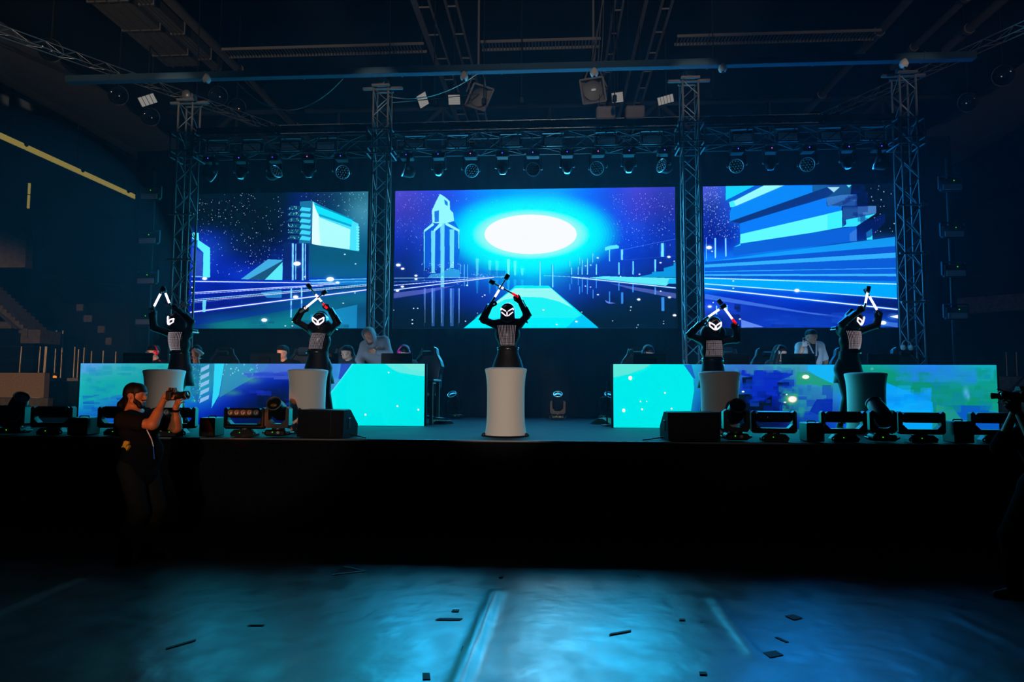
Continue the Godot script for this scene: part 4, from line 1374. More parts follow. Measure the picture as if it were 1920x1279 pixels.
func lamp_base(t: Node3D, i: int):
	var s := st()
	box(s, Vector3(0, -0.055, 0), Vector3(0.26, 0.11, 0.22), Basis(), 0.02)
	var foot := put("base", s, M.rig_black, t)
	for k in [-1, 1]:
		s = st()
		box(s, Vector3(k * 0.06, 0.03, 0), Vector3(0.03, 0.08, 0.05), Basis(), 0.006)
		put("clamp", s, M.aluminium, foot)
	s = st()
	box(s, Vector3(0.0, -0.045, 0.113), Vector3(0.016, 0.018, 0.01), Basis(), 0.003)
	put("status_led", s, M.pink_led if i % 4 == 3 else M.blue_led, foot)


func wash_light(label: String, at: Vector3, look: Vector3, i: int):
	var t := thing("wash_light", label, "stage light", at, 0.0, "wash lights on the rig")
	lamp_base(t, i)
	var f := facing(look)
	var yaw := atan2(look.x, look.z)
	var yb := Basis(Vector3.UP, yaw)
	var c := Vector3(0, -0.33, 0)
	for k in [-1, 1]:
		var s := st()
		box(s, yb * Vector3(k * 0.16, -0.22, 0), Vector3(0.03, 0.28, 0.07), yb, 0.01)
		put("yoke_arm", s, M.rig_black, t)
		s = st()
		tube(s, c + yb * Vector3(k * 0.15, 0, 0), c + yb * Vector3(k * 0.19, 0, 0), 0.025, 10)
		put("pivot_bolt", s, M.aluminium, t)
	var xf := Transform3D(f * Basis(Vector3.RIGHT, PI / 2), c)
	var s := st()
	lathe(s, [Vector2(0.001, -0.17), Vector2(0.07, -0.16), Vector2(0.11, -0.1), Vector2(0.125, 0.0), Vector2(0.128, 0.06)], 24, xf)
	var barrel := put("head", s, M.rig_black, t)
	s = st()
	lathe(s, [Vector2(0.128, 0.05), Vector2(0.136, 0.06), Vector2(0.136, 0.078), Vector2(0.124, 0.078), Vector2(0.122, 0.066)], 28, xf)
	put("lens_ring", s, M.bright_steel, barrel)
	s = st()
	lathe(s, [Vector2(0.123, 0.064), Vector2(0.001, 0.066)], 24, xf)
	put("lens_plate", s, M.plastic, barrel)
	s = st()
	for q in [[0, 1], [0.052, 6], [0.1, 12]]:
		for k in q[1]:
			var a = TAU * k / q[1]
			lathe(s, [Vector2(0.021, 0.0), Vector2(0.017, 0.01), Vector2(0.001, 0.016)], 8, xf * Transform3D(Basis(), Vector3(q[0] * cos(a), 0.066, q[0] * sin(a))))
	put("lens_cells", s, M.lens_glass, barrel).set_meta("kind", "stuff")


func beam_light(label: String, at: Vector3, i: int):
	var t := thing("beam_light", label, "stage light", at, 0.0, "beam lights on the rig")
	lamp_base(t, i)
	var tilt := Basis(Vector3.UP, 0.4 * sin(i * 2.0)) * Basis(Vector3.RIGHT, 0.25 * cos(i * 1.7))
	var c := Vector3(0, -0.3, 0)
	for k in [-1, 1]:
		var s := st()
		box(s, Vector3(k * 0.12, -0.2, 0), Vector3(0.026, 0.24, 0.06), Basis(), 0.008)
		put("yoke_arm", s, M.rig_black, t)
		s = st()
		tube(s, c + Vector3(k * 0.115, 0, 0), c + Vector3(k * 0.15, 0, 0), 0.022, 10)
		put("pivot_bolt", s, M.aluminium, t)
	var s := st()
	var xf := Transform3D(tilt, c)
	lathe(s, [Vector2(0.001, -0.13), Vector2(0.05, -0.125), Vector2(0.09, -0.08), Vector2(0.1, -0.02), Vector2(0.095, 0.06), Vector2(0.06, 0.1), Vector2(0.001, 0.105)], 20, xf)
	var barrel := put("head", s, M.rig_black, t)
	s = st()
	lathe(s, [Vector2(0.001, -0.135), Vector2(0.055, -0.13), Vector2(0.06, -0.11)], 18, xf)
	put("lens", s, M.lens_glass, barrel)


# ---------------------------------------------------------------- stands on both sides

func slab(called: String, label: String, category: String, at: Vector3, size: Vector3, m: Material, bevel := 0.01, turn := 0.0) -> MeshInstance3D:
	var s := st()
	box(s, Vector3.ZERO, size, Basis(), bevel)
	var o := put(called, s, m, self, Transform3D(Basis(Vector3.UP, turn), at))
	tag(o, label, category)
	return o


func build_stands():
	# upper tier on the photographer's side: fascia, dark glass, lit cove
	slab("stand_fascia", "long grey concrete fascia of the upper stand behind the photographer", "fascia", Vector3(-12.75, 9.3, -12.5), Vector3(0.6, 1.2, 17.2), M.soffit, 0.02)
	var t := thing("glass_front", "dark glass front of the upper stand above the yellow light strip", "glass wall", Vector3(-12.75, 8.02, -12.5))
	for k in 8:
		var s := st()
		box(s, Vector3(0, 0, -8.0 + k * 2.15 + 0.45), Vector3(0.03, 1.3, 2.1), Basis(Vector3.UP, 0.02 * ((k * 3) % 5 - 2)), 0.004)
		put("pane", s, M.dark_glass, t)
	for k in 9:
		var s := st()
		box(s, Vector3(-0.03, 0, -8.6 + k * 2.15), Vector3(0.06, 1.34, 0.05))
		put("mullion", s, M.dark_paint, t)
	slab("lounge_floor", "floor slab of the glazed upper stand, dark underneath", "slab", Vector3(-15.6, 7.28, -12.5), Vector3(6.0, 0.14, 17.2), M.dark_paint)
	slab("lounge_wall", "brownish back wall glimpsed through the dark glass front", "wall panel", Vector3(-14.6, 8.0, -17.6), Vector3(0.1, 1.3, 1.6), M.cream_panel)
	t = thing("cove_light", "long yellow light strip under the glass front of the upper stand", "light strip", Vector3(-12.42, 7.3, -12.5))
	for k in 8:
		var s := st()
		var z0 := -7.9 + k * 1.9
		box(s, Vector3(0.0, 0, z0 + 0.94), Vector3(0.06, 0.125, 1.87), Basis(), 0.01)
		put("lamp_segment", s, M.cove_led, t)
		s = st()
		lathe(s, [Vector2(0.001, -0.03), Vector2(0.06, -0.03), Vector2(0.06, 0.03), Vector2(0.001, 0.03)], 12, Transform3D(Basis(Vector3(0, 0, 1), PI / 2), Vector3(0.02, 0.06, z0)))
		put("junction_box", s, M.black_metal, t)
	area_strip(Vector3(-12.36, 7.24, -12.5))
	t = thing("yellow_tube", "short upright yellow tube hanging below the light strip", "tube lamp", Vector3(-13.0, 6.4, -15.6))
	for k in 2:
		var s := st()
		tube(s, Vector3(0, -0.32 + k * 0.36, 0), Vector3(0, 0.01 + k * 0.3, 0), 0.028, 8)
		put("lamp_tube", s, M.cove_led, t)
	rod("cord", t, Vector3(0, 0.3, 0), Vector3(0, 0.82, 0), 0.006, M.black_metal)
	# opposite upper tier
	slab("stand_fascia", "grey concrete fascia of the upper stand on the unlit side", "fascia", Vector3(12.1, 9.3, -13.0), Vector3(0.6, 1.3, 18.0), M.soffit, 0.02)
	slab("dark_facade", "black front of the unlit upper stand below its fascia", "wall panel", Vector3(12.4, 7.9, -13.0), Vector3(0.2, 1.5, 18.0), M.dark_paint)
	slab("lounge_floor", "floor slab of the unlit upper stand", "slab", Vector3(15.2, 7.1, -13.0), Vector3(6.0, 0.14, 18.0), M.dark_paint)
	# lower bowl behind the photographer
	slab("hanging_wall", "grey wall piece above the stairs at the picture's edge behind the photographer", "wall", Vector3(-17.37, 5.9, -19.5), Vector3(2.48, 1.2, 0.3), M.concrete)
	slab("wall_hanger", "dark column between the upper stand and the grey wall piece", "column", Vector3(-17.6, 6.86, -19.7), Vector3(1.6, 0.7, 0.2), M.dark_paint)
	var par := slab("stand_parapet", "dim grey parapet line crossing the dark stand behind the photographer", "parapet", Vector3(-18.7, 5.96, -27.95), Vector3(7.4, 0.21, 0.3), M.concrete)
	par.rotation.z = -0.15
	# the stair flight, step by step
	t = thing("stand_stairs", "concrete stair flight coming down beside the balcony block", "stairs", Vector3(-19.3, 3.7, -23))
	for k in 13:
		var s := st()
		var y := 1.62 - k * 0.135
		box(s, Vector3(-1.2 + k * 0.16, y - 0.14, 0), Vector3(0.17, 0.3, 1.1), Basis(), 0.008)
		put("step", s, M.concrete, t)
	var s := st()
	prism(s, [Vector2(-1.4, 0.0), Vector2(0.75, 0.0), Vector2(0.6, -0.02), Vector2(-1.4, 1.55)], 0.2, Transform3D(Basis(), Vector3(0, -0.02, 0.75)))
	put("stair_wall", s, M.soffit, t)
	slab("balcony_block", "grey concrete block at the foot of the stand stairs", "block", Vector3(-18.42, 3.43, -23), Vector3(0.72, 0.48, 1.0), M.concrete)
	slab("balcony_core", "dark wall under the stand stairs, behind the balcony rail", "wall panel", Vector3(-20.2, 2.65, -23.2), Vector3(3.0, 2.1, 0.3), M.dark_paint)
	slab("wall_patch", "small lit wall patch beside the stand stairs", "wall panel", Vector3(-19.7, 3.86, -22.95), Vector3(0.6, 0.26, 0.3), M.concrete)
	slab("balcony_wall", "cream balcony front lit warm behind the photographer", "balcony front", Vector3(-18.85, 1.72, -22), Vector3(3.05, 0.84, 0.25), M.cream_panel)
	slab("balcony_plinth", "darker band below the cream balcony front", "wall panel", Vector3(-18.8, 1.14, -22.05), Vector3(3.2, 0.3, 0.25), M.concrete)
	t = thing("balcony_rail", "steel post railing on top of the cream balcony front", "railing", Vector3(-18.4, 2.15, -22))
	for x in [-1.4, 0.08, 0.76, 0.95, 0.99]:
		rod("post", t, Vector3(x, 0, 0), Vector3(x + 0.02, 0.9, 0), 0.03, M.steel_post)
	for y in [0.9, 0.45]:
		rod("rail", t, Vector3(-2.0, y, 0), Vector3(1.02, y, 0), 0.014, M.black_metal)
	var posts := [[-18.62, 3.2, 3.76, 24.0, "first short thin steel post beyond the balcony block"], [-18.37, 2.17, 3.76, 24.0, "tall thin steel post beyond the balcony block"], [-17.87, 2.57, 3.16, 24.0, "second short thin steel post beyond the balcony block"], [-17.72, 1.95, 3.06, 24.0, "first of the three close steel posts beside the teal screen end"], [-17.65, 1.75, 3.14, 24.2, "middle of the three close steel posts beside the teal screen end"], [-17.5, 2.3, 3.02, 24.4, "last of the three close steel posts beside the teal screen end"], [-16.76, 2.2, 3.01, 24.0, "steel post rising behind the teal screen end, farther from the player"], [-16.27, 2.2, 2.98, 24.0, "steel post rising behind the teal screen end, closer to the player"]]
	slab("post_ledge", "dark ledge that the thin steel posts stand on", "ledge", Vector3(-17.5, 0.98, -24.2), Vector3(3.6, 1.95, 1.3), M.dark_paint)
	for p in posts:
		t = thing("steel_post", p[4], "post", Vector3(p[0], 1.985, -p[3]), 0.0, "steel posts of the dark stand")
		rod("shaft", t, Vector3.ZERO, Vector3(0, p[2] - 1.985, 0), 0.032, M.steel_post)
		s = st()
		lathe(s, [Vector2(0.001, -0.03), Vector2(0.07, -0.03), Vector2(0.07, 0.0), Vector2(0.03, 0.02)], 12)
		put("foot", s, M.steel_post, t)
	# rising terrace with its aisle plates, lost in the haze
	t = thing("seat_terrace", "dark stepped seating terrace rising into the haze behind the photographer", "terrace", Vector3(-17, 0, -25.6))
	for k in 10:
		s = st()
		box(s, Vector3(0, (3.7 + k * 0.5) / 2.0, -k * 0.5 - 0.25), Vector3(18, 3.7 + k * 0.5, 0.5))
		put("terrace_step", s, M.dark_paint, t)
	var plates := [[-19.98, 5.3, 0.16], [-19.23, 4.87, 0.24], [-18.87, 4.42, 0.3], [-18.28, 3.98, 0.24], [-17.95, 3.5, 0.2]]
	var which := ["highest", "second highest", "middle", "second lowest", "lowest"]
	for i in 5:
		var zk: float = 25.57 + (4 - i) * 0.5
		slab("aisle_plate", which[i] + " small pale aisle plate on the dark terrace behind the photographer", "step plate", Vector3(plates[i][0] * zk / 26.0, 1.709 + (plates[i][1] - 1.709) * zk / 26.0, -zk), Vector3(plates[i][2] * 1.2, 0.28, 0.06), M.concrete).set_meta("group", "aisle plates")
	slab("low_ledge", "long dim ledge low on the terrace beside the teal screen end", "ledge", Vector3(-18.3, 1.93, -23.5), Vector3(2.2, 0.12, 0.2), M.soffit)
	t = thing("amber_lamp", "tiny amber lamp glowing on the dark stand", "lamp", Vector3(-18.6, 2.02, -24))
	s = st()
	lathe(s, [Vector2(0.001, -0.06), Vector2(0.06, -0.05), Vector2(0.06, 0.05), Vector2(0.001, 0.06)], 12)
	put("lamp", s, M.amber_led, t)
	s = st()
	box(s, Vector3(0, 0.12, 0), Vector3(0.2, 0.08, 0.1), Basis(), 0.01)
	put("shade", s, M.black_metal, t)
	t = thing("lit_sign", "small orange lit sign with white lettering beside the cream balcony", "sign", Vector3(-19.0, 1.22, -23.5))
	s = st()
	box(s, Vector3.ZERO, Vector3(0.78, 0.2, 0.08), Basis(), 0.01)
	put("sign_box", s, glow("sign_led", Color(0.5, 0.28, 0.1), 0.5), t)
	for k in 6:
		s = st()
		var x := 0.0 + k * 0.05
		box(s, Vector3(x, 0, 0.05), Vector3(0.012, 0.13, 0.01))
		box(s, Vector3(x + 0.015, 0.04 if k % 2 else -0.03, 0.05), Vector3(0.03, 0.02, 0.01))
		put("sign_letter", s, glow("letter_led", Color(1.0, 0.85, 0.75), 1.0), t)
	# lower stand beyond the outer tower
	slab("stand_parapet", "dim grey parapet of the unlit stand beyond the outer tower", "parapet", Vector3(17.0, 4.9, -25.62), Vector3(5.1, 0.6, 0.3), M.concrete).rotation.z = 0.07
	slab("balcony_wall", "dim balcony front beyond the end of the blocky blue screen", "balcony front", Vector3(14.9, 1.06, -22), Vector3(2.6, 2.1, 0.25), M.concrete)
	t = thing("balcony_rail", "thin steel railing on the dim balcony beyond the blocky blue screen", "railing", Vector3(14.0, 2.12, -21.9))
	for x in [0.0, 0.3, 1.4]:
		rod("post", t, Vector3(x, 0, 0), Vector3(x, 0.75, 0), 0.02, M.steel_post)
	rod("rail", t, Vector3(-0.3, -0.8, 0.1), Vector3(0.5, 0.02, 0.1), 0.04, M.black_metal)
	slab("stand_wall", "black wall of the unlit stand", "wall panel", Vector3(17, 3.0, -26), Vector3(9, 6, 0.3), M.dark_paint)
	for k in 3:
		slab("aisle_plate", ["upper", "middle", "lower"][k] + " dim aisle plate under the parapet on the unlit side", "step plate", Vector3(14.75 - k * 0.2, 4.05 - k * 0.46, -25.82), Vector3(0.15, 0.28, 0.05), M.soffit).set_meta("group", "aisle plates on the unlit side")


func area_strip(at: Vector3):
	var l := AreaLight3D.new()
	l.name = "cove_strip_light"
	l.area_size = Vector2(15.0, 0.1)
	l.light_color = Color(0.83, 0.74, 0.36)
	l.light_energy = 0.12
	l.area_range = 30.0
	l.shadow_enabled = true
	add_child(l, true)
	l.position = at
	l.rotation.y = -PI / 2


# ---------------------------------------------------------------- podiums and lamps that stand on the stage

const DECK := S + 0.012

func podium(label: String, x: float, z: float, h: float):
	var t := thing("drum_podium", label, "podium", Vector3(x, DECK, z), 0.0, "white drum podiums")
	var r := 0.272
	var prof := []
	for k in 15:
		var u := k / 14.0
		prof.append(Vector2(r * (0.885 + 0.115 * pow(absf(u * 2.0 - 1.0), 3.4)), 0.012 + u * (h - 0.012)))
	var s := st()
	lathe(s, prof, 40)
	put("stretch_cover", s, M.stretch_cover, t)
	s = st()
	lathe(s, [Vector2(r, h), Vector2(r * 0.97, h + 0.014), Vector2(r * 0.75, h + 0.026), Vector2(r * 0.3, h + 0.03), Vector2(0.001, h + 0.03)], 40)
	put("drum_head", s, M.white_cloth, t)
	for k in 2:
		s = st()
		var a := PI * k + (0.25 if k == 0 else -0.25)
		lathe(s, [Vector2(0.001, 0.0), Vector2(0.035, 0.0), Vector2(0.03, 0.03), Vector2(0.001, 0.045)], 10, Transform3D(Basis(), Vector3(cos(a) * (r + 0.01), 0, sin(a) * (r + 0.01))))
		put("foot", s, M.plastic, t)


func build_podiums():
	podium("white drum podium at the centre of the stage edge", -0.635, -8.68, 0.845)
	podium("white drum podium behind the photographer's camera", -5.42, -9.05, 0.82)
	podium("white drum podium between the small spot head and a wedge speaker", -3.4, -9.1, 0.83)
	podium("white drum podium at the end of the cyan road, blocky blue screen behind", 2.18, -9.15, 0.815)
	podium("white drum podium in front of the light blue wedge on the blocky screen", 4.27, -9.6, 0.815)


func bar_mover(label: String, x: float, z: float, turn: float, tilt: float, lit: bool):
	# a wide moving bar: base, U shaped yoke and a tilting bar with five lenses
	var t := thing("moving_bar_light", label, "stage light", Vector3(x, DECK, z), turn, "moving bar lights along the stage edge")
	var s := st()
	prism(s, [Vector2(-0.14, 0.0), Vector2(0.14, 0.0), Vector2(0.14, 0.03), Vector2(0.09, 0.085), Vector2(-0.09, 0.085), Vector2(-0.14, 0.03)], 0.2)
	var foot := put("base", s, M.fixture, t)
	for k in [-1, 1]:
		s = st()
		path_tube(s, [Vector3(k * 0.14, 0.01, 0.07), Vector3(k * 0.155, 0.035, 0.07), Vector3(k * 0.1, 0.08, 0.07)], 0.01, 6)
		put("carry_handle", s, M.fixture_edge, foot)
	s = st()
	box(s, Vector3(0, 0.12, 0), Vector3(0.5, 0.06, 0.12), Basis(), 0.02)
	put("yoke_bridge", s, M.fixture, t)
	s = st()
	tube(s, Vector3(0, 0.085, 0), Vector3(0, 0.1, 0), 0.07, 16)
	put("pan_ring", s, M.fixture_edge, t)
	for k in [-1, 1]:
		s = st()
		box(s, Vector3(k * 0.232, 0.225, 0), Vector3(0.05, 0.26, 0.13), Basis(), 0.022)
		put("yoke_arm", s, M.fixture_edge if k > 0 else M.fixture, t)
		s = st()
		prism(s, [Vector2(0, 0), Vector2(-k * 0.05, 0), Vector2(0, 0.05)], 0.11, Transform3D(Basis(), Vector3(k * 0.208, 0.15, 0)))
		put("arm_gusset", s, M.fixture_edge, t)
	var xf := Transform3D(Basis(Vector3.RIGHT, tilt), Vector3(0, 0.285, 0))
	s = st()
	box(s, xf * Vector3(0, 0, 0), Vector3(0.41, 0.12, 0.15), xf.basis, 0.025)
	var bar := put("light_bar", s, M.fixture, t)
	for k in 5:
		s = st()
		lathe(s, [Vector2(0.034, 0.0), Vector2(0.036, 0.012), Vector2(0.03, 0.014), Vector2(0.028, 0.004), Vector2(0.012, 0.012), Vector2(0.001, 0.014)], 12, xf * Transform3D(Basis(Vector3.RIGHT, PI / 2), Vector3(-0.16 + k * 0.08, 0.0, 0.074)))
		put("lens", s, M.lens_glass if not lit else M.aluminium, bar)
	s = st()
	box(s, Vector3(0.0, 0.092, 0.075), Vector3(0.018, 0.018, 0.012), Basis(), 0.003)
	put("badge", s, M.aluminium, foot)
	s = st()
	box(s, Vector3(-0.03, 0.05, 0.103), Vector3(0.009, 0.009, 0.006))
	put("status_led", s, M.green_led, foot)


func head_mover(label: String, x: float, z: float, turn: float, look: Vector3, m: Material, lens: Material, called := "moving_head_light", group := "moving head lights along the stage edge"):
	# a moving head: base, two arms, and a barrel with a lens
	var t := thing(called, label, "stage light", Vector3(x, DECK, z), turn, group)
	var s := st()
	box(s, Vector3(0, 0.05, 0), Vector3(0.26, 0.08, 0.24), Basis(), 0.02)
	var foot := put("base", s, M.fixture, t)
	for k in [-1, 1]:
		s = st()
		path_tube(s, [Vector3(k * 0.13, 0.03, -0.07), Vector3(k * 0.165, 0.05, -0.07), Vector3(k * 0.165, 0.05, 0.07), Vector3(k * 0.13, 0.03, 0.07)], 0.011, 6)
		put("carry_handle", s, M.fixture_edge, foot)
	s = st()
	tube(s, Vector3(0.04, 0.055, 0.121), Vector3(0.04, 0.055, 0.126), 0.018, 14)
	put("dial", s, M.grey_box, foot)
	s = st()
	box(s, Vector3(-0.03, 0.06, 0.122), Vector3(0.012, 0.012, 0.008), Basis(), 0.002)
	put("status_led", s, M.green_led, foot)
	s = st()
	tube(s, Vector3(0, 0.09, 0), Vector3(0, 0.105, 0), 0.08, 16)
	put("pan_ring", s, M.fixture_edge, t)
	# the yoke: a U of plate with slanted inner corners
	s = st()
	prism(s, [Vector2(-0.15, 0.14), Vector2(-0.12, 0.105), Vector2(0.12, 0.105), Vector2(0.15, 0.14), Vector2(0.15, 0.34), Vector2(0.11, 0.37), Vector2(0.105, 0.21), Vector2(0.05, 0.16), Vector2(-0.05, 0.16), Vector2(-0.105, 0.21), Vector2(-0.11, 0.37), Vector2(-0.15, 0.34)], 0.13)
	var arms := put("yoke", s, m, t)
	for p in [Vector2(-0.125, 0.34), Vector2(0.125, 0.34), Vector2(-0.13, 0.3), Vector2(-0.11, 0.14), Vector2(0.11, 0.14), Vector2(0.07, 0.14), Vector2(-0.07, 0.14)]:
		s = st()
		lathe(s, [Vector2(0.007, 0.0), Vector2(0.006, 0.005), Vector2(0.001, 0.007)], 8, Transform3D(Basis(Vector3.RIGHT, PI / 2), Vector3(p.x, p.y, 0.065)))
		put("bolt", s, M.aluminium, arms)
	var f := facing(look)
	var c := Vector3(0, 0.325, 0)
	var xf := Transform3D(f * Basis(Vector3.RIGHT, PI / 2), c)
	s = st()
	lathe(s, [Vector2(0.001, -0.19), Vector2(0.05, -0.182), Vector2(0.08, -0.155), Vector2(0.1, -0.1), Vector2(0.104, -0.02), Vector2(0.1, 0.08), Vector2(0.09, 0.16), Vector2(0.082, 0.2)], 24, xf)
	var barrel := put("barrel", s, M.fixture, t)
	s = st()
	lathe(s, [Vector2(0.08, 0.19), Vector2(0.09, 0.195), Vector2(0.092, 0.215), Vector2(0.082, 0.216), Vector2(0.08, 0.2)], 28, xf)
	put("lens_ring", s, M.aluminium if m == M.fixture_edge else M.bright_steel if called == "upstage_light" else M.fixture_edge, barrel)
	s = st()
	lathe(s, [Vector2(0.08, 0.196), Vector2(0.05, 0.203), Vector2(0.001, 0.206)], 24, xf)
	put("lens", s, lens, barrel)
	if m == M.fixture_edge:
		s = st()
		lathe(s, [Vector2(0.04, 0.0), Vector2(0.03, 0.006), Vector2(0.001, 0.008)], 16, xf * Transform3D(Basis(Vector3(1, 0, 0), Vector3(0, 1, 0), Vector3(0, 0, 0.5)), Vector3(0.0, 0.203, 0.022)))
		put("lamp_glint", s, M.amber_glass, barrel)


func small_case(label: String, x: float, z: float, w: float, h: float):
	var t := thing("power_case", label, "equipment case", Vector3(x, DECK, z), 0.0, "black cases along the stage edge")
	var s := st()
	box(s, Vector3(0, h / 2, 0), Vector3(w, h, 0.26), Basis(), 0.012)
	put("body", s, M.fixture, t)
	s = st()
	path_tube(s, [Vector3(-w * 0.25, h - 0.004, 0), Vector3(-w * 0.22, h + 0.014, 0), Vector3(w * 0.22, h + 0.014, 0), Vector3(w * 0.25, h - 0.004, 0)], 0.008, 6)
	put("handle", s, M.fixture_edge, t)
	s = st()
	box(s, Vector3(w * 0.2, h * 0.5, 0.131), Vector3(0.006, h * 0.8, 0.004))
	put("panel_seam", s, M.fixture_edge, t)


func wedge(label: String, x: float, z: float, turn: float, flip: float):
	# a stage monitor seen from its back: upright rear, slanted grille towards the drummers
	var t := thing("wedge_speaker", label, "stage monitor", Vector3(x, DECK, z), turn, "wedge speakers")
	var w := 0.62
	var side := Basis(Vector3(0, 0, -1), Vector3(0, 1, 0), Vector3(1, 0, 0))
	var s := st()
	prism(s, [Vector2(-0.02, 0.0), Vector2(0.36, 0.0), Vector2(0.37, 0.15), Vector2(0.17, 0.335), Vector2(0.0, 0.335)], w, Transform3D(side, Vector3(0, 0, 0)))
	put("cabinet", s, M.fixture, t)
	s = st()
	prism(s, [Vector2(0.365, 0.16), Vector2(0.375, 0.17), Vector2(0.19, 0.34), Vector2(0.18, 0.332)], w - 0.06, Transform3D(side, Vector3(0, 0, 0)))
	put("grille", s, M.black_metal, t)
	for k in [-1, 1]:
		s = st()
		box(s, Vector3(k * (w / 2 + 0.002), 0.17, -0.14), Vector3(0.012, 0.13, 0.06), Basis(), 0.004)
		put("side_handle", s, M.plastic, t)
	s = st()
	box(s, Vector3(flip * 0.14, 0.165, 0.012), Vector3(0.014, 0.31, 0.012), Basis(), 0.004)
	put("corner_strip", s, M.fixture_edge, t)
	s = st()
	path_tube(s, [Vector3(flip * (w / 2 + 0.02), 0.035, -0.1), Vector3(flip * (w / 2 + 0.16), 0.012, -0.12), Vector3(flip * (w / 2 + 0.3), 0.01, 0.02)], 0.008, 6)
	put("cable", s, M.fixture_edge, t)


func build_deck_lights():
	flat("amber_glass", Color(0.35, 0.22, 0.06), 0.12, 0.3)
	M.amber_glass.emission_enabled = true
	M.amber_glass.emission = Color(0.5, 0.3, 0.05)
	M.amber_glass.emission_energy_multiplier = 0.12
	var z := -8.22
	bar_mover("moving bar light cut by the picture's edge behind the photographer", -7.22, z, 0.15, -0.6, false)
	head_mover("moving head light turned aside, outermost behind the photographer", -6.86, z, 0.1, Vector3(0.5, 0.62, 0.4), M.fixture, M.lens_glass)
	bar_mover("moving bar light in front of the cream balcony", -6.36, z, 0.12, -0.35, false)
	small_case("black case with a handle at the end of the teal screen", -5.95, z, 0.26, 0.22)
	bar_mover("moving bar light just behind the photographer's back", -5.48, z, 0.1, -0.5, false)
	bar_mover("moving bar light under the photographer's raised camera", -4.75, z, 0.1, -0.1, true)
	small_case("black case between two moving bar lights near the photographer's camera", -4.28, z, 0.2, 0.23)
	bar_mover("moving bar light with five lit lenses beside the small spot head", -3.85, z, 0.05, -0.1, true)
	head_mover("moving head light with an amber glinting lens", -3.43, z, 0.05, Vector3(0.02, 0.42, 0.9), M.fixture_edge, M.lens_glass)
	wedge("black wedge speaker in front of the hooded man's side", -2.86, -8.12, -0.18, 1.0)
	wedge("black wedge speaker at the foot of the cyan blank screen end", 1.63, -8.12, 0.1, -1.0)
	head_mover("moving head light beside the wedge speaker, blocky screen behind", 2.14, z, -0.05, Vector3(-0.05, 0.45, 0.9), M.fixture, M.lens_glass)
	bar_mover("moving bar light below the white flare of the blocky screen", 2.58, z, -0.05, 0.1, false)
	small_case("pale edged case beside the moving bar light below the white flare", 3.02, z, 0.2, 0.22)
	bar_mover("moving bar light in front of the drummer with raised elbow", 3.38, z, -0.05, -0.15, false)
	head_mover("moving head light turned away, in front of the outermost podium", 3.82, z, -0.1, Vector3(-0.12, 0.6, -0.75), M.fixture, M.lens_glass)
	bar_mover("moving bar light in front of the light blue wedge on the screen", 4.26, z, -0.08, 0.0, false)
	small_case("black case between the last two moving bar lights", 4.68, z, 0.22, 0.25)
	bar_mover("moving bar light beside the dark photographer at the picture's edge", 5.08, z, -0.1, 0.0, false)
	# upstage moving heads with their lens rings
	head_mover("upstage moving head light beside the wooden table leg", -1.98, -13.3, 0.4, Vector3(-0.45, 0.75, 0.5), M.fixture, M.lens_glass, "upstage_light", "upstage moving heads under the LED walls")
	head_mover("upstage moving head light standing alone under the road picture", 0.05, -13.3, 0.0, Vector3(0.0, 0.8, 0.6), M.fixture, M.lens_glass, "upstage_light", "upstage moving heads under the LED walls")
	head_mover("upstage moving head light half hidden by the cyan screen end", 1.0, -13.3, -0.3, Vector3(0.35, 0.75, 0.5), M.fixture, M.lens_glass, "upstage_light", "upstage moving heads under the LED walls")
	# folded floor panels that catch the light
	for d in [[-1.98, -11.55, 0.5, "greenish folded floor ramp beside the wooden table leg"], [0.85, -11.8, -0.5, "greenish folded floor ramp beside the cyan screen end"]]:
		var t := thing("cable_ramp", d[3], "cable ramp", Vector3(d[0], DECK, d[1]), d[2], "folded floor ramps")
		var s := st()
		prism(s, [Vector2(-0.2, 0.0), Vector2(0.2, 0.0), Vector2(0.05, 0.09), Vector2(-0.03, 0.09)], 0.36, Transform3D(Basis(Vector3.UP, PI / 2 * 0), Vector3.ZERO))
		put("ramp", s, flat("ramp_green", Color(0.3, 0.62, 0.42), 0.5), t)
		s = st()
		box(s, Vector3(-0.01, 0.092, 0), Vector3(0.09, 0.012, 0.34), Basis(), 0.004)
		put("lid", s, M.grey_box, t)


# ---------------------------------------------------------------- bodies: tapered limbs joined smoothly, meshed as one skin

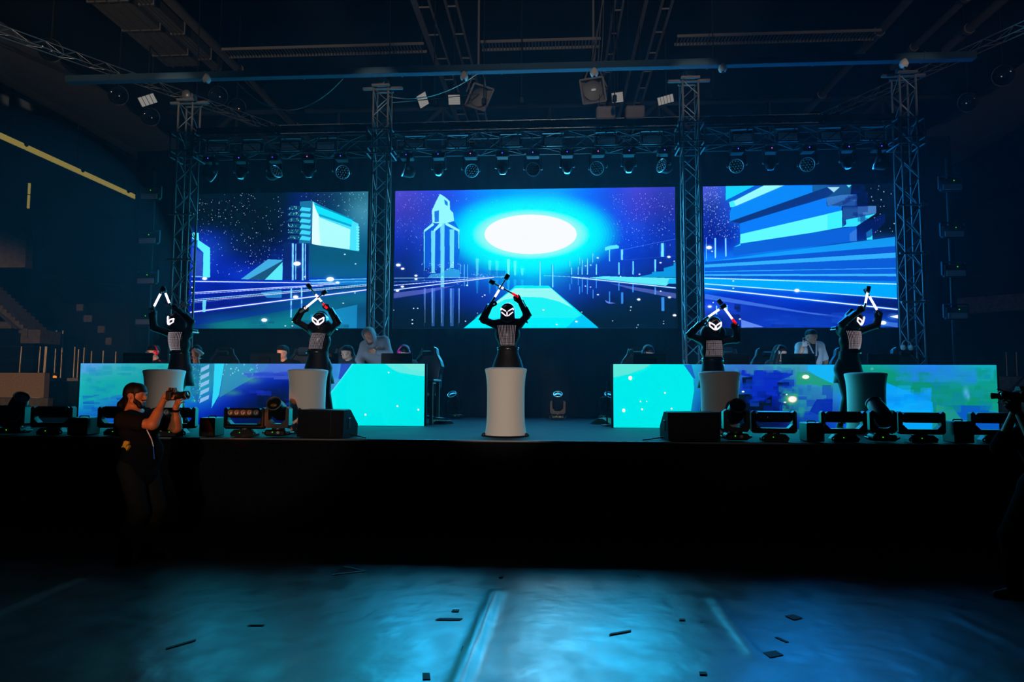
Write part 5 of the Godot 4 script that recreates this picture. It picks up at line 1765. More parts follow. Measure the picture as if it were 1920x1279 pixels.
class Flesh:
	var bones := []   # [a, b, ra, rb, blend, squash, subtract]
	var verts := PackedVector3Array()
	var norms := PackedVector3Array()
	var index := PackedInt32Array()

	func limb(a: Vector3, b: Vector3, ra: float, rb: float, blend := 0.03, squash := Vector3.ONE, minus := false):
		bones.append([a, b, ra, rb, blend, squash, minus])

	func ball(a: Vector3, r: float, blend := 0.02, squash := Vector3.ONE, minus := false):
		bones.append([a, a, r, r, blend, squash, minus])

	func chain(pts: Array, rs: Array, blend := 0.02, squash := Vector3.ONE):
		for k in pts.size() - 1:
			limb(pts[k], pts[k + 1], rs[k], rs[k + 1], blend, squash)

	func skin(cell: float):
		# fills a grid with the joined distance and lays one vertex in each cell that the skin crosses
		var lo := Vector3.ONE * 1e9
		var hi := Vector3.ONE * -1e9
		for b in bones:
			if b[6]:
				continue
			var r: float = maxf(b[2], b[3]) + cell * 3.0
			var rv: Vector3 = Vector3.ONE * r
			lo = lo.min((b[0] as Vector3) - rv).min((b[1] as Vector3) - rv)
			hi = hi.max((b[0] as Vector3) + rv).max((b[1] as Vector3) + rv)
		var nx := int((hi.x - lo.x) / cell) + 2
		var ny := int((hi.y - lo.y) / cell) + 2
		var nz := int((hi.z - lo.z) / cell) + 2
		var f := PackedFloat32Array()
		f.resize(nx * ny * nz)
		f.fill(1.0)
		for b in bones:
			var a: Vector3 = b[0]
			var e: Vector3 = b[1]
			var ra: float = b[2]
			var rb: float = b[3]
			var kk: float = b[4]
			var sq: Vector3 = b[5]
			var minus: bool = b[6]
			var reach: float = maxf(ra, rb) + kk + cell * 2.0
			var blo := ((a.min(e) - Vector3.ONE * reach - lo) / cell).floor().max(Vector3.ZERO)
			var bhi := ((a.max(e) + Vector3.ONE * reach - lo) / cell).ceil().min(Vector3(nx - 1, ny - 1, nz - 1))
			var inv := Vector3.ONE / sq
			var low := minf(sq.x, minf(sq.y, sq.z))
			var ea := (e - a) * inv
			var ll := maxf(ea.length_squared(), 1e-9)
			for z in range(int(blo.z), int(bhi.z) + 1):
				for y in range(int(blo.y), int(bhi.y) + 1):
					var at := (z * ny + y) * nx + int(blo.x)
					var p := (lo + Vector3(int(blo.x), y, z) * cell - a) * inv
					var dx := cell * inv.x
					for x in range(int(blo.x), int(bhi.x) + 1):
						var t := clampf(p.dot(ea) / ll, 0.0, 1.0)
						var d := ((p - ea * t).length() - lerpf(ra, rb, t)) * low
						var old := f[at]
						if minus:
							if -d > old:
								f[at] = -d
						else:
							var h := kk - absf(d - old)
							var m := minf(d, old)
							if h > 0.0:
								m -= h * h / (4.0 * kk)
							f[at] = m
						at += 1
						p.x += dx
		var base := verts.size()
		var ids := PackedInt32Array()
		ids.resize(nx * ny * nz)
		ids.fill(-1)
		var sy := nx
		var sz := nx * ny
		var offs := [0, 1, sy, sy + 1, sz, sz + 1, sz + sy, sz + sy + 1]
		for z in nz - 1:
			for y in ny - 1:
				var at := (z * ny + y) * nx
				for x in nx - 1:
					var c0 := f[at]
					if c0 < cell * 2.0 and c0 > -cell * 2.0:
						var c1 := f[at + 1]
						var c2 := f[at + sy]
						var c3 := f[at + sy + 1]
						var c4 := f[at + sz]
						var c5 := f[at + sz + 1]
						var c6 := f[at + sz + sy]
						var c7 := f[at + sz + sy + 1]
						var mn := minf(minf(minf(c0, c1), minf(c2, c3)), minf(minf(c4, c5), minf(c6, c7)))
						var mx := maxf(maxf(maxf(c0, c1), maxf(c2, c3)), maxf(maxf(c4, c5), maxf(c6, c7)))
						if mn < 0.0 and mx >= 0.0:
							var v := [c0, c1, c2, c3, c4, c5, c6, c7]
							var sum := Vector3.ZERO
							var n := 0
							for k in 8:
								for ax in 3:
									if k & (1 << ax):
										continue
									var j := k | (1 << ax)
									var u: float = v[k]
									var w: float = v[j]
									if (u < 0.0) != (w < 0.0):
										var p := Vector3(k & 1, (k >> 1) & 1, (k >> 2) & 1)
										p[ax] += u / (u - w)
										sum += p
										n += 1
							ids[at] = verts.size()
							verts.append(lo + (Vector3(x, y, z) + sum / n) * cell)
							norms.append(Vector3(c1 + c3 + c5 + c7 - c0 - c2 - c4 - c6, c2 + c3 + c6 + c7 - c0 - c1 - c4 - c5, c4 + c5 + c6 + c7 - c0 - c1 - c2 - c3).normalized())
					at += 1
		for z in range(1, nz - 1):
			for y in range(1, ny - 1):
				var at := (z * ny + y) * nx + 1
				for x in range(1, nx - 1):
					if ids[at] >= 0:
						var s0 := f[at] < 0.0
						if s0 != (f[at + 1] < 0.0):
							face(ids[at - sy - sz], ids[at - sz], ids[at], ids[at - sy], s0)
						if s0 != (f[at + sy] < 0.0):
							face(ids[at - sz - 1], ids[at - 1], ids[at], ids[at - sz], s0)
						if s0 != (f[at + sz] < 0.0):
							face(ids[at - 1 - sy], ids[at - sy], ids[at], ids[at - 1], s0)
					at += 1
		bones.clear()
		return base

	func face(a: int, b: int, c: int, d: int, inside: bool):
		if a < 0 or b < 0 or c < 0 or d < 0:
			return
		if inside:
			index.append_array([a, c, b, a, d, c])
		else:
			index.append_array([a, b, c, a, c, d])

	func mesh() -> ArrayMesh:
		var arr := []
		arr.resize(Mesh.ARRAY_MAX)
		arr[Mesh.ARRAY_VERTEX] = verts
		arr[Mesh.ARRAY_NORMAL] = norms
		arr[Mesh.ARRAY_INDEX] = index
		var m := ArrayMesh.new()
		m.add_surface_from_arrays(Mesh.PRIMITIVE_TRIANGLES, arr)
		return m


func bend(a: Vector3, c: Vector3, l1: float, l2: float, hint: Vector3) -> Vector3:
	# the joint between two bones that run from a to c
	var d := c - a
	var l := minf(d.length(), (l1 + l2) * 0.999)
	var along := (l1 * l1 - l2 * l2 + l * l) / (2.0 * l)
	var out := sqrt(maxf(l1 * l1 - along * along, 0.0))
	var n := d.normalized()
	return a + n * along + (hint - n * hint.dot(n)).normalized() * out


func hand(fl: Flesh, xf: Transform3D, curl: float, side: float, thumb_in := 0.3):
	# wrist at the origin, fingers along +y, palm towards +z, thumb on the side of x = side
	var lens := [0.074, 0.082, 0.077, 0.06]
	var knuckle := []
	for i in 4:
		var x := side * (0.031 - i * 0.0205)
		var k := Vector3(x, 0.088 - 0.004 * absf(i - 1.2), -0.002)
		knuckle.append(k)
		fl.limb(xf * Vector3(x * 0.7, 0.012, 0), xf * k, 0.0135, 0.0112, 0.012)
	fl.limb(xf * Vector3(side * 0.018, 0.02, 0.008), xf * Vector3(side * 0.026, 0.05, 0.01), 0.014, 0.012, 0.012)
	for i in 4:
		var p: Vector3 = knuckle[i]
		var a := curl * 0.75
		var dir := Vector3(side * (0.1 - 0.07 * i), 1, 0)
		var r := 0.0096 - 0.0006 * absf(i - 1)
		for s in 3:
			var l: float = lens[i] * [0.46, 0.3, 0.24][s]
			var q := p + Vector3(dir.x * (1.0 - 0.3 * s), cos(a), sin(a)) * l
			fl.limb(xf * p, xf * q, r, r - 0.0008, 0.004)
			p = q
			r -= 0.0008
			a += curl
	var t0 := Vector3(side * 0.03, 0.028, 0.008)
	var t1 := t0 + Vector3(side * 0.034 * (1.0 - thumb_in), 0.034, 0.026)
	var t2 := t1 + Vector3(-side * 0.012 * curl, 0.026, 0.014 + 0.008 * thumb_in)
	fl.limb(xf * t0, xf * t1, 0.0135, 0.0108, 0.01)
	fl.limb(xf * t1, xf * t2, 0.0108, 0.0092, 0.005)


func head(fl: Flesh, xf: Transform3D):
	# origin between the ears, face towards +z
	fl.limb(xf * Vector3(0, 0.028, -0.03), xf * Vector3(0, 0.034, 0.02), 0.086, 0.078, 0.03)
	fl.limb(xf * Vector3(0, -0.01, 0.03), xf * Vector3(0, -0.055, 0.042), 0.064, 0.05, 0.03)
	fl.limb(xf * Vector3(-0.018, -0.088, 0.058), xf * Vector3(0.018, -0.088, 0.058), 0.022, 0.022, 0.03)
	for s in [-1, 1]:
		fl.limb(xf * Vector3(s * 0.058, -0.055, 0.005), xf * Vector3(s * 0.022, -0.088, 0.052), 0.02, 0.018, 0.025)
		fl.limb(xf * Vector3(s * 0.044, -0.012, 0.058), xf * Vector3(s * 0.05, -0.018, 0.04), 0.02, 0.02, 0.02)
		fl.limb(xf * Vector3(s * 0.08, 0.012, -0.006), xf * Vector3(s * 0.082, -0.024, 0.0), 0.013, 0.009, 0.006, Vector3(0.6, 1, 1))
		fl.ball(xf * Vector3(s * 0.031, 0.006, 0.104), 0.016, 0.0, Vector3.ONE, true)
		fl.ball(xf * Vector3(s * 0.031, 0.005, 0.08), 0.013, 0.006)
	fl.limb(xf * Vector3(-0.036, 0.026, 0.082), xf * Vector3(0.036, 0.026, 0.082), 0.011, 0.011, 0.014)
	fl.limb(xf * Vector3(0, 0.012, 0.094), xf * Vector3(0, -0.026, 0.112), 0.008, 0.013, 0.012)
	for s in [-1, 1]:
		fl.ball(xf * Vector3(s * 0.013, -0.03, 0.1), 0.009, 0.008)
	fl.limb(xf * Vector3(-0.02, -0.053, 0.09), xf * Vector3(0.02, -0.053, 0.09), 0.007, 0.007, 0.007)
	fl.limb(xf * Vector3(-0.016, -0.063, 0.089), xf * Vector3(0.016, -0.063, 0.089), 0.007, 0.007, 0.007)
	fl.limb(xf * Vector3(0, -0.06, -0.02), xf * Vector3(0, -0.17, -0.045), 0.056, 0.062, 0.03)


func eyes(t: Node, xf: Transform3D):
	for s in [-1, 1]:
		var g := st()
		lathe(g, [Vector2(0.001, 0.093), Vector2(0.006, 0.092), Vector2(0.0115, 0.087), Vector2(0.012, 0.08)], 12, xf * Transform3D(Basis(Vector3.RIGHT, PI / 2), Vector3(s * 0.031, 0.006, 0.0)))
		put("eye", g, M.hair, t)


func torso(fl: Flesh, hips: Vector3, chest: Vector3, neck: Vector3, sl: Vector3, sr: Vector3, grow := 0.0, slim := 1.0):
	var sq := Vector3(1, 1, 0.68)
	fl.limb(hips + Vector3(-0.05, 0, 0), hips + Vector3(0.05, 0, 0), 0.125 * slim + grow, 0.125 * slim + grow, 0.05, Vector3(1, 1, 0.8))
	fl.limb(hips + Vector3(0, 0.08, 0), chest + Vector3(0, -0.08, 0), 0.13 * slim + grow, 0.14 * slim + grow, 0.06, sq)
	fl.limb(chest + (sl - chest) * 0.45 + Vector3(0, -0.06, 0.01), chest + (sr - chest) * 0.45 + Vector3(0, -0.06, 0.01), 0.115 * slim + grow, 0.115 * slim + grow, 0.06, Vector3(1, 1, 0.85))
	fl.limb(sl.lerp(neck, 0.12), sr.lerp(neck, 0.12), 0.058 + grow, 0.058 + grow, 0.06)
	fl.limb(sl.lerp(neck, 0.2), neck, 0.055 + grow, 0.055 + grow, 0.05)
	fl.limb(sr.lerp(neck, 0.2), neck, 0.055 + grow, 0.055 + grow, 0.05)


func leg(fl: Flesh, hip: Vector3, ankle: Vector3, forward: Vector3, grow := 0.0, slim := 1.0):
	var knee := bend(hip, ankle, 0.43, 0.42, forward)
	fl.chain([hip, knee, ankle], [0.088 * slim + grow, 0.056 * slim + grow, 0.038 * slim + grow], 0.03)
	fl.limb(knee.lerp(ankle, 0.12) - forward * 0.02, knee.lerp(ankle, 0.5) - forward * 0.018, 0.05 * slim + grow, 0.042 * slim + grow, 0.03)


func shoe(fl: Flesh, ankle: Vector3, dir: Vector3, low: float):
	var heel := Vector3(ankle.x, low + 0.036, ankle.z) - dir * 0.045
	var toe := Vector3(ankle.x, low + 0.03, ankle.z) + dir * 0.15
	fl.limb(heel, toe, 0.036, 0.03, 0.03)
	fl.limb(heel + Vector3(0, 0.0, 0), heel.lerp(toe, 0.6), 0.036, 0.04, 0.02)
	fl.limb(ankle, heel.lerp(toe, 0.3), 0.04, 0.038, 0.03)


# ---------------------------------------------------------------- players' desks behind the low screens

func monitor(label: String, x: float, z: float, w: float, h: float, turn: float, tint: Color):
	var t := thing("computer_monitor", label, "monitor", Vector3(x, DECK + 0.755, z), turn, "monitors on the players' desks")
	var s := st()
	box(s, Vector3(0, 0.42 - h / 2 + 0.02, 0), Vector3(w, h, 0.03), Basis(), 0.008)
	put("back_shell", s, M.plastic, t)
	s = st()
	box(s, Vector3(0, 0.3, 0.03), Vector3(w * 0.4, h * 0.45, 0.04), Basis(), 0.015)
	put("back_hump", s, M.plastic, t)
	s = st()
	box(s, Vector3(0, 0.12, 0.04), Vector3(0.05, 0.24, 0.03), Basis(), 0.01)
	box(s, Vector3(0, 0.008, 0.02), Vector3(0.26, 0.016, 0.18), Basis(), 0.006)
	put("stand", s, M.fixture_edge, t)
	s = st()
	uv_quad(s, Vector3(w / 2 - 0.01, 0.43 - h, -0.017), Vector3(-w / 2 + 0.01, 0.43 - h, -0.017), Vector3(-w / 2 + 0.01, 0.425, -0.017), Vector3(w / 2 - 0.01, 0.425, -0.017))
	put("display", s, glow("display_glow", tint, 0.9), t)
	var l := AreaLight3D.new()
	l.name = "display_light"
	l.area_size = Vector2(w - 0.04, h - 0.04)
	l.light_color = tint
	l.light_energy = 0.35
	l.shadow_enabled = true
	l.area_range = 30.0
	t.add_child(l, true)
	l.position = Vector3(0, 0.28, -0.03)


func make_chair() -> Node3D:
	# a gaming chair: bucket back with wings and two belt holes, seat, arms, star base
	var t := thing("gaming_chair", "", "chair", Vector3.ZERO, 0.0, "gaming chairs behind the desks")
	var s := st()
	prism(s, [Vector2(-0.2, 0.5), Vector2(0.2, 0.5), Vector2(0.27, 0.62), Vector2(0.26, 0.86), Vector2(0.29, 1.0), Vector2(0.25, 1.1), Vector2(0.16, 1.22), Vector2(0.13, 1.33), Vector2(0.08, 1.37), Vector2(-0.08, 1.37), Vector2(-0.13, 1.33), Vector2(-0.16, 1.22), Vector2(-0.25, 1.1), Vector2(-0.29, 1.0), Vector2(-0.26, 0.86), Vector2(-0.27, 0.62)], 0.1, Transform3D(Basis(Vector3.RIGHT, -0.12), Vector3(0, 0, -0.12)))
	put("backrest", s, M.plastic, t)
	for k in [-1, 1]:
		s = st()
		path_tube(s, [Vector3(k * 0.27, 0.62, -0.11), Vector3(k * 0.275, 0.86, -0.14), Vector3(k * 0.295, 1.0, -0.16), Vector3(k * 0.255, 1.1, -0.17), Vector3(k * 0.165, 1.22, -0.19), Vector3(k * 0.135, 1.33, -0.21)], 0.028, 8)
		put("wing_bolster", s, M.fixture_edge, t)
	s = st()
	box(s, Vector3(0, 1.24, -0.13), Vector3(0.2, 0.1, 0.06), Basis(Vector3.RIGHT, -0.12), 0.025)
	put("head_cushion", s, M.fixture, t)
	s = st()
	box(s, Vector3(0, 0.46, 0.08), Vector3(0.5, 0.1, 0.5), Basis(), 0.04)
	put("seat", s, M.plastic, t)
	for k in [-1, 1]:
		s = st()
		box(s, Vector3(k * 0.31, 0.56, 0.05), Vector3(0.03, 0.22, 0.05), Basis(), 0.01)
		box(s, Vector3(k * 0.31, 0.68, 0.07), Vector3(0.08, 0.03, 0.26), Basis(), 0.012)
		put("armrest", s, M.fixture, t)
	s = st()
	tube(s, Vector3(0, 0.1, 0.05), Vector3(0, 0.42, 0.05), 0.03, 10)
	put("gas_lift", s, M.black_metal, t)
	for k in 5:
		var a := TAU * k / 5.0
		s = st()
		tube(s, Vector3(0, 0.1, 0.05), Vector3(cos(a) * 0.3, 0.07, 0.05 + sin(a) * 0.3), 0.022, 8)
		put("base_spoke", s, M.black_metal, t)
		s = st()
		lathe(s, [Vector2(0.001, -0.02), Vector2(0.028, -0.02), Vector2(0.028, 0.02), Vector2(0.001, 0.02)], 12, Transform3D(Basis(Vector3(0, 0, 1), PI / 2), Vector3(cos(a) * 0.3, 0.03, 0.05 + sin(a) * 0.3)))
		put("caster", s, M.plastic, t)
	return t


func desk(label: String, x0: float, x1: float, end: float):
	var t := thing("players_desk", label, "desk", Vector3((x0 + x1) / 2.0, DECK, -11.4))
	var w := x1 - x0
	var s := st()
	box(s, Vector3(0, 0.73, 0), Vector3(w, 0.035, 0.75), Basis(), 0.006)
	put("top", s, M.grey_box, t)
	s = st()
	box(s, Vector3(0, 0.68, 0.3), Vector3(w - 0.1, 0.07, 0.03))
	put("apron", s, M.wood_leg, t)
	for k in 5:
		for j in [-1, 1]:
			s = st()
			box(s, Vector3(-w / 2 + 0.05 + (w - 0.1) * k / 4.0, 0.356, j * 0.31), Vector3(0.06, 0.712, 0.06), Basis(), 0.006)
			put("leg", s, M.wood_leg, t)


func build_desks():
	desk("long desk behind the teal and cyan low screen, its wooden leg showing past the end", -7.9, -2.0, 1.0)
	desk("long desk behind the blocky blue low screen", 1.0, 6.75, -1.0)
	var warm := Color(1.0, 0.88, 0.88)
	var cool := Color(0.6, 0.8, 1.0)
	monitor("dark monitor back beside the bearded player with red headphones", -7.29, -11.35, 0.54, 0.32, 0.0, warm)
	monitor("dark monitor back close to the slim hooded drummer's side, hiding half a face", -5.02, -11.4, 0.54, 0.3, 0.0, Color(1.0, 0.85, 0.75))
	monitor("dark monitor back in front of the player next to the hooded man", -3.9, -11.4, 0.34, 0.28, 0.1, cool)
	monitor("dark monitor back directly below the hooded man", -2.71, -11.4, 0.54, 0.24, 0.0, cool)
	monitor("dark monitor back with a thin bright top edge above the cyan screen end", 1.58, -11.4, 0.56, 0.27, 0.0, cool)
	monitor("dark monitor back beside the short drummer", 2.96, -11.4, 0.5, 0.29, 0.0, cool)
	monitor("dark monitor back in front of the phone-holding person", 4.0, -11.4, 0.54, 0.28, 0.0, cool)
	monitor("dark monitor back behind the outermost drummer", 5.36, -11.4, 0.5, 0.3, 0.0, cool)
	var c := make_chair()
	var spots := [[-7.02, -12.25, 0.1, "black gaming chair behind the bearded player"], [-6.28, -12.3, 0.15, "black gaming chair behind the drinking player"], [-4.74, -12.3, 0.15, "black gaming chair behind the half hidden player"], [-3.95, -12.3, 0.1, "black gaming chair behind the player next to the hooded man"], [-2.42, -12.15, -0.45, "empty black gaming chair with a bright edge at the end of the desk"], [1.5, -12.3, 0.0, "black gaming chair over the cyan screen end"], [3.1, -12.3, -0.1, "empty black gaming chair beside the short drummer"], [3.88, -12.4, 0.2, "black gaming chair behind the long-haired player"], [5.25, -12.3, 0.2, "empty black gaming chair behind the outermost drummer"], [6.18, -12.2, 0.1, "empty black gaming chair with a pale headset, below the outer tower"]]
	for i in spots.size():
		var p: Array = spots[i]
		var at := Vector3(p[0], DECK, p[1])
		if i == 0:
			c.position = at
			c.rotation.y = p[2]
			c.set_meta("label", p[3])
		else:
			copy(c, p[3], at, p[2])
	headset("pale headset hung on the empty gaming chair below the outer tower", Vector3(6.22, DECK, -12.28), 0.4, Transform3D(Basis(), Vector3(0.03, 1.35, -0.05)), M.grey_box)
	# oddments beside the desks
	var s := st()
	for k in 4:
		var pts := []
		for j in 13:
			var a := TAU * j / 12.0
			pts.append(Vector3(cos(a) * (0.09 + 0.012 * k) + 0.03 * k, 0.012 + 0.014 * k, sin(a) * (0.08 + 0.01 * k)))
		path_tube(s, pts, 0.009, 6)
	tag(put("cable_coil", s, M.fixture_edge, self, Transform3D(Basis(), Vector3(-1.96, DECK, -11.25))), "tangled cable coil on the carpet by the wooden table leg", "cable")
	var t := thing("mic_stand", "thin black stand with a coiled cable beside the cyan screen end", "stand", Vector3(0.84, DECK, -11.1))
	rod("pole", t, Vector3(0, 0, 0), Vector3(0, 0.72, 0), 0.012, M.fixture_edge)
	s = st()
	lathe(s, [Vector2(0.001, 0.0), Vector2(0.1, 0.0), Vector2(0.1, 0.015), Vector2(0.015, 0.025)], 14)
	put("base", s, M.fixture, t)
	s = st()
	for k in 2:
		var pts := []
		for j in 13:
			var a := TAU * j / 12.0
			pts.append(Vector3(-0.06 + cos(a) * 0.06, 0.42 + sin(a) * 0.035 + k * 0.012, 0.01 * k))
		path_tube(s, pts, 0.005, 5)
	put("coiled_cable", s, M.fixture_edge, t)
	t = thing("desk_webcam", "small round webcam clipped to the monitor over the cyan screen end", "webcam", Vector3(1.27, DECK + 1.2, -11.38))
	s = st()
	lathe(s, [Vector2(0.001, -0.035), Vector2(0.035, -0.02), Vector2(0.04, 0.0), Vector2(0.035, 0.02), Vector2(0.001, 0.035)], 12, Transform3D(Basis(Vector3.RIGHT, PI / 2), Vector3(0, 0.03, 0)))
	put("camera_ball", s, M.grey_box, t)
	s = st()
	box(s, Vector3(0.02, -0.03, 0), Vector3(0.05, 0.06, 0.03), Basis(), 0.01)
	put("clip", s, M.grey_box, t)


# ---------------------------------------------------------------- people

func v3(p: Array, z: float) -> Vector3:
	return Vector3(p[0], p[1], z)


func limb_frame(dir: Vector3, across: Vector3) -> Basis:
	# +y along dir, +x as near to across as can be
	var y := dir.normalized()
	var x := (across - y * across.dot(y)).normalized()
	return Basis(x, y, x.cross(y))


func performer(label: String, at: Vector3, turn: float, d: Dictionary):
	var t := thing("person", label, "person", at, turn, "drummers in light-up helmets")
	var sl: Vector3 = v3(d.sl, 0.0)
	var sr: Vector3 = v3(d.sr, 0.0)
	var el: Vector3 = v3(d.el, d.get("elz", 0.1))
	var er: Vector3 = v3(d.er, d.get("erz", 0.1))
	var hl: Vector3 = v3(d.hl, d.get("hlz", 0.17))
	var hr: Vector3 = v3(d.hr, d.get("hrz", 0.17))
	var hd: Vector3 = v3(d.head, d.get("hz", 0.06))
	var neck: Vector3 = (sl + sr) / 2.0 + Vector3(0, 0.05, 0)
	var chest: Vector3 = (sl + sr) / 2.0 + Vector3(0, -0.14, 0)
	var hips := Vector3(d.get("hip", 0.0), sl.y * 0.63, -0.01)
	var stick_l: Vector3 = v3(d.bl1, hl.z + 0.04) - v3(d.bl0, hl.z)
	var stick_r: Vector3 = v3(d.br1, hr.z + 0.01) - v3(d.br0, hr.z)
	var fl := Flesh.new()
	torso(fl, hips, chest, neck, sl, sr, 0.0, 0.86)
	fl.limb(neck, hd, 0.055, 0.07, 0.03)
	fl.ball(hd, 0.085, 0.03)
	var spread: Array = d.get("feet", [-0.1, 0.1])
	for k in 2:
		var sx := -1.0 if k == 0 else 1.0
		leg(fl, hips + Vector3(sx * 0.085, -0.03, 0), Vector3(spread[k], 0.085, 0.0), Vector3(0, 0, 1), 0.0, 0.95)
		shoe(fl, Vector3(spread[k], 0.085, 0.0), Vector3(sx * 0.15, 0, 1).normalized(), 0.0)
	var wrists := []
	for k in 2:
		var s: Vector3 = sl if k == 0 else sr
		var e: Vector3 = el if k == 0 else er
		var h: Vector3 = hl if k == 0 else hr
		var stick: Vector3 = (stick_l if k == 0 else stick_r).normalized()
		var w := h + (e - h).normalized() * 0.075
		wrists.append(w)
		fl.chain([s, e, w], [0.056, 0.045, 0.032], 0.03)
	fl.skin(0.013)
	put("body", fl.mesh(), M.suit, t)
	# gloves that close round the sticks
	for k in 2:
		var e: Vector3 = el if k == 0 else er
		var h: Vector3 = hl if k == 0 else hr
		var stick: Vector3 = (stick_l if k == 0 else stick_r).normalized()
		var side := 1.0 if k == 0 else -1.0
		var g := Flesh.new()
		var f := limb_frame(h - e, stick * side)
		g.limb(wrists[k] - (h - e).normalized() * 0.05, wrists[k] + (h - e).normalized() * 0.015, 0.036, 0.03, 0.02)
		hand(g, Transform3D(f, wrists[k]), 1.15, side, 0.6)
		g.skin(0.006)
		put("glove", g.mesh(), M.suit, t)
	# helmet, its hood and the light mask
	var yaw: float = d.get("yaw", 0.0)
	var hb := Basis(Vector3.UP, yaw) * Basis(Vector3.RIGHT, d.get("nod", 0.0)) * Basis(Vector3(0, 0, 1), d.get("roll", 0.0))
	var hx := Transform3D(hb.scaled(Vector3.ONE * 1.1), hd)
	var hm := Flesh.new()
	var wide: float = d.get("hood", 0.0)
	hm.limb(hx * Vector3(0, 0.03, -0.02), hx * Vector3(0, 0.035, 0.015), 0.108 + wide * 0.2, 0.1 + wide * 0.15, 0.04)
	hm.limb(hx * Vector3(0, -0.02, 0.03), hx * Vector3(0, -0.085, 0.055), 0.092, 0.052, 0.04)
	hm.limb(hx * Vector3(-0.03, -0.07, 0.0), hx * Vector3(0.03, -0.07, 0.0), 0.075, 0.075, 0.03)
	hm.limb(hx * Vector3(0, 0.13, -0.05), hx * Vector3(0, 0.05, 0.03), 0.014, 0.02, 0.05)
	hm.skin(0.007)
	var shell := put("helmet", hm.mesh(), M.helmet_shell, t)
	if wide > 0.0:
		var ho := Flesh.new()
		ho.limb(hx * Vector3(0, 0.05, -0.05), hx * Vector3(0, -0.08, -0.06), 0.115, 0.12 + wide, 0.05)
		ho.limb(hx * Vector3(-0.06 - wide, -0.07, -0.03), hx * Vector3(0.06 + wide, -0.07, -0.03), 0.07, 0.07, 0.05)
		ho.skin(0.009)
		put("hood", ho.mesh(), M.suit, t)
	var k1: float = d.get("mask", 1.0)
	var mask := st()
	for s in [-1.0, 1.0]:
		var strokes := [[Vector2(0.014, 0.012), Vector2(0.074, 0.052)], [Vector2(0.016, -0.044), Vector2(0.07, 0.004)]]
		if d.get("closed", true):
			strokes.append([Vector2(0.074, 0.052), Vector2(0.07, 0.004)])
			strokes.append([Vector2(0.005, 0.008), Vector2(0.007, -0.05)])
		else:
			strokes.append([Vector2(0.075, 0.045), Vector2(0.075, 0.03)])
			strokes.append([Vector2(0.0, 0.005), Vector2(0.0, -0.05)])
		for q in strokes:
			var last := Vector3.ZERO
			for j in 5:
				var p: Vector2 = (q[0] as Vector2).lerp(q[1], j / 4.0) * k1
				var z := 0.2
				while z > 0.0 and minf(capsule(Vector3(p.x, p.y, z), Vector3(0, 0.03, -0.02), Vector3(0, 0.035, 0.015), 0.108 + wide * 0.2, 0.1 + wide * 0.15), capsule(Vector3(p.x, p.y, z), Vector3(0, -0.02, 0.03), Vector3(0, -0.085, 0.055), 0.092, 0.052)) > 0.009:
					z -= 0.002
				var now := hx * Vector3(p.x * s, p.y, z)
				if j > 0:
					tube(mask, last, now, 0.006 if not d.get("closed", true) else 0.0085, 6)
				last = now
	put("light_mask", mask, M.visor_led, shell)
	# studded chest plate, a curved shell on the front of the torso
	var ct := Vector3(d.ct[0], d.ct[1], 0.0)
	var cb := Vector3(d.cb[0], d.cb[1], 0.0)
	var wt: float = d.get("wt", 0.14)
	var wb: float = d.get("wb", 0.1)
	var surf := func(u: float, v: float) -> Vector3:
		var c := cb.lerp(ct, v)
		var w := lerpf(wb, wt, v)
		return c + Vector3(u * w, 0, 0.118 + 0.03 * sin(v * PI) + 0.02 * v - 0.05 * u * u)
	var plate := st()
	for i in 10:
		for j in 8:
			var u0 := i / 5.0 - 1.0
			var u1 := (i + 1) / 5.0 - 1.0
			quad(plate, surf.call(u0, j / 8.0), surf.call(u1, j / 8.0), surf.call(u1, (j + 1) / 8.0), surf.call(u0, (j + 1) / 8.0), 1)
	for i in 10:   # its thickness
		var u0 := i / 5.0 - 1.0
		var u1 := (i + 1) / 5.0 - 1.0
		var back := Vector3(0, 0, -0.05)
		quad(plate, surf.call(u0, 1.0), surf.call(u1, 1.0), surf.call(u1, 1.0) + back, surf.call(u0, 1.0) + back)
		quad(plate, surf.call(u0, 0.0) + back, surf.call(u1, 0.0) + back, surf.call(u1, 0.0), surf.call(u0, 0.0))
	for s in [-1.0, 1.0]:
		for j in 8:
			var a: Vector3 = surf.call(s, j / 8.0)
			var b: Vector3 = surf.call(s, (j + 1) / 8.0)
			var back := Vector3(-s * 0.01, 0, -0.05)
			if s > 0:
				quad(plate, a, a + back, b + back, b)
			else:
				quad(plate, a + back, a, b, b + back)
	var front := put("chest_plate", plate, M.helmet_shell, t)
	var studs := st()
	var nc: int = d.get("cols", 12)
	var nr: int = d.get("rows", 18)
	for i in nc:
		for j in nr:
			var p: Vector3 = surf.call((i + 0.5) / nc * 1.86 - 0.93, (j + 0.5) / nr * 0.94 + 0.03)
			box(studs, p + Vector3(0, 0, 0.003), Vector3(0.0058, 0.0066, 0.006))
	put("chest_led_studs", studs, M.stud_led, front).set_meta("kind", "stuff")
	# belt, flared coat skirt, shoulder pads, arm guards
	var top: float = cb.y - 0.02
	var low: float = d.get("coat_low", 0.62)
	var flare: float = d.get("flare", 1.0)
	var coat := st()
	var prof := [Vector2(0.14, top), Vector2(0.148, top - 0.08), Vector2(0.17 * flare, lerpf(top, low, 0.4)), Vector2(0.21 * flare, lerpf(top, low, 0.75)), Vector2(0.235 * flare, low), Vector2(0.225 * flare, low)]
	lathe(coat, prof, 28, Transform3D(Basis(Vector3(1, 0, 0), Vector3(0, 1, 0), Vector3(0, 0, 0.72)), Vector3(cb.x * 0.6 + hips.x * 0.4, 0, 0)))
	put("coat_skirt", coat, M.suit, t)
	var belt := st()
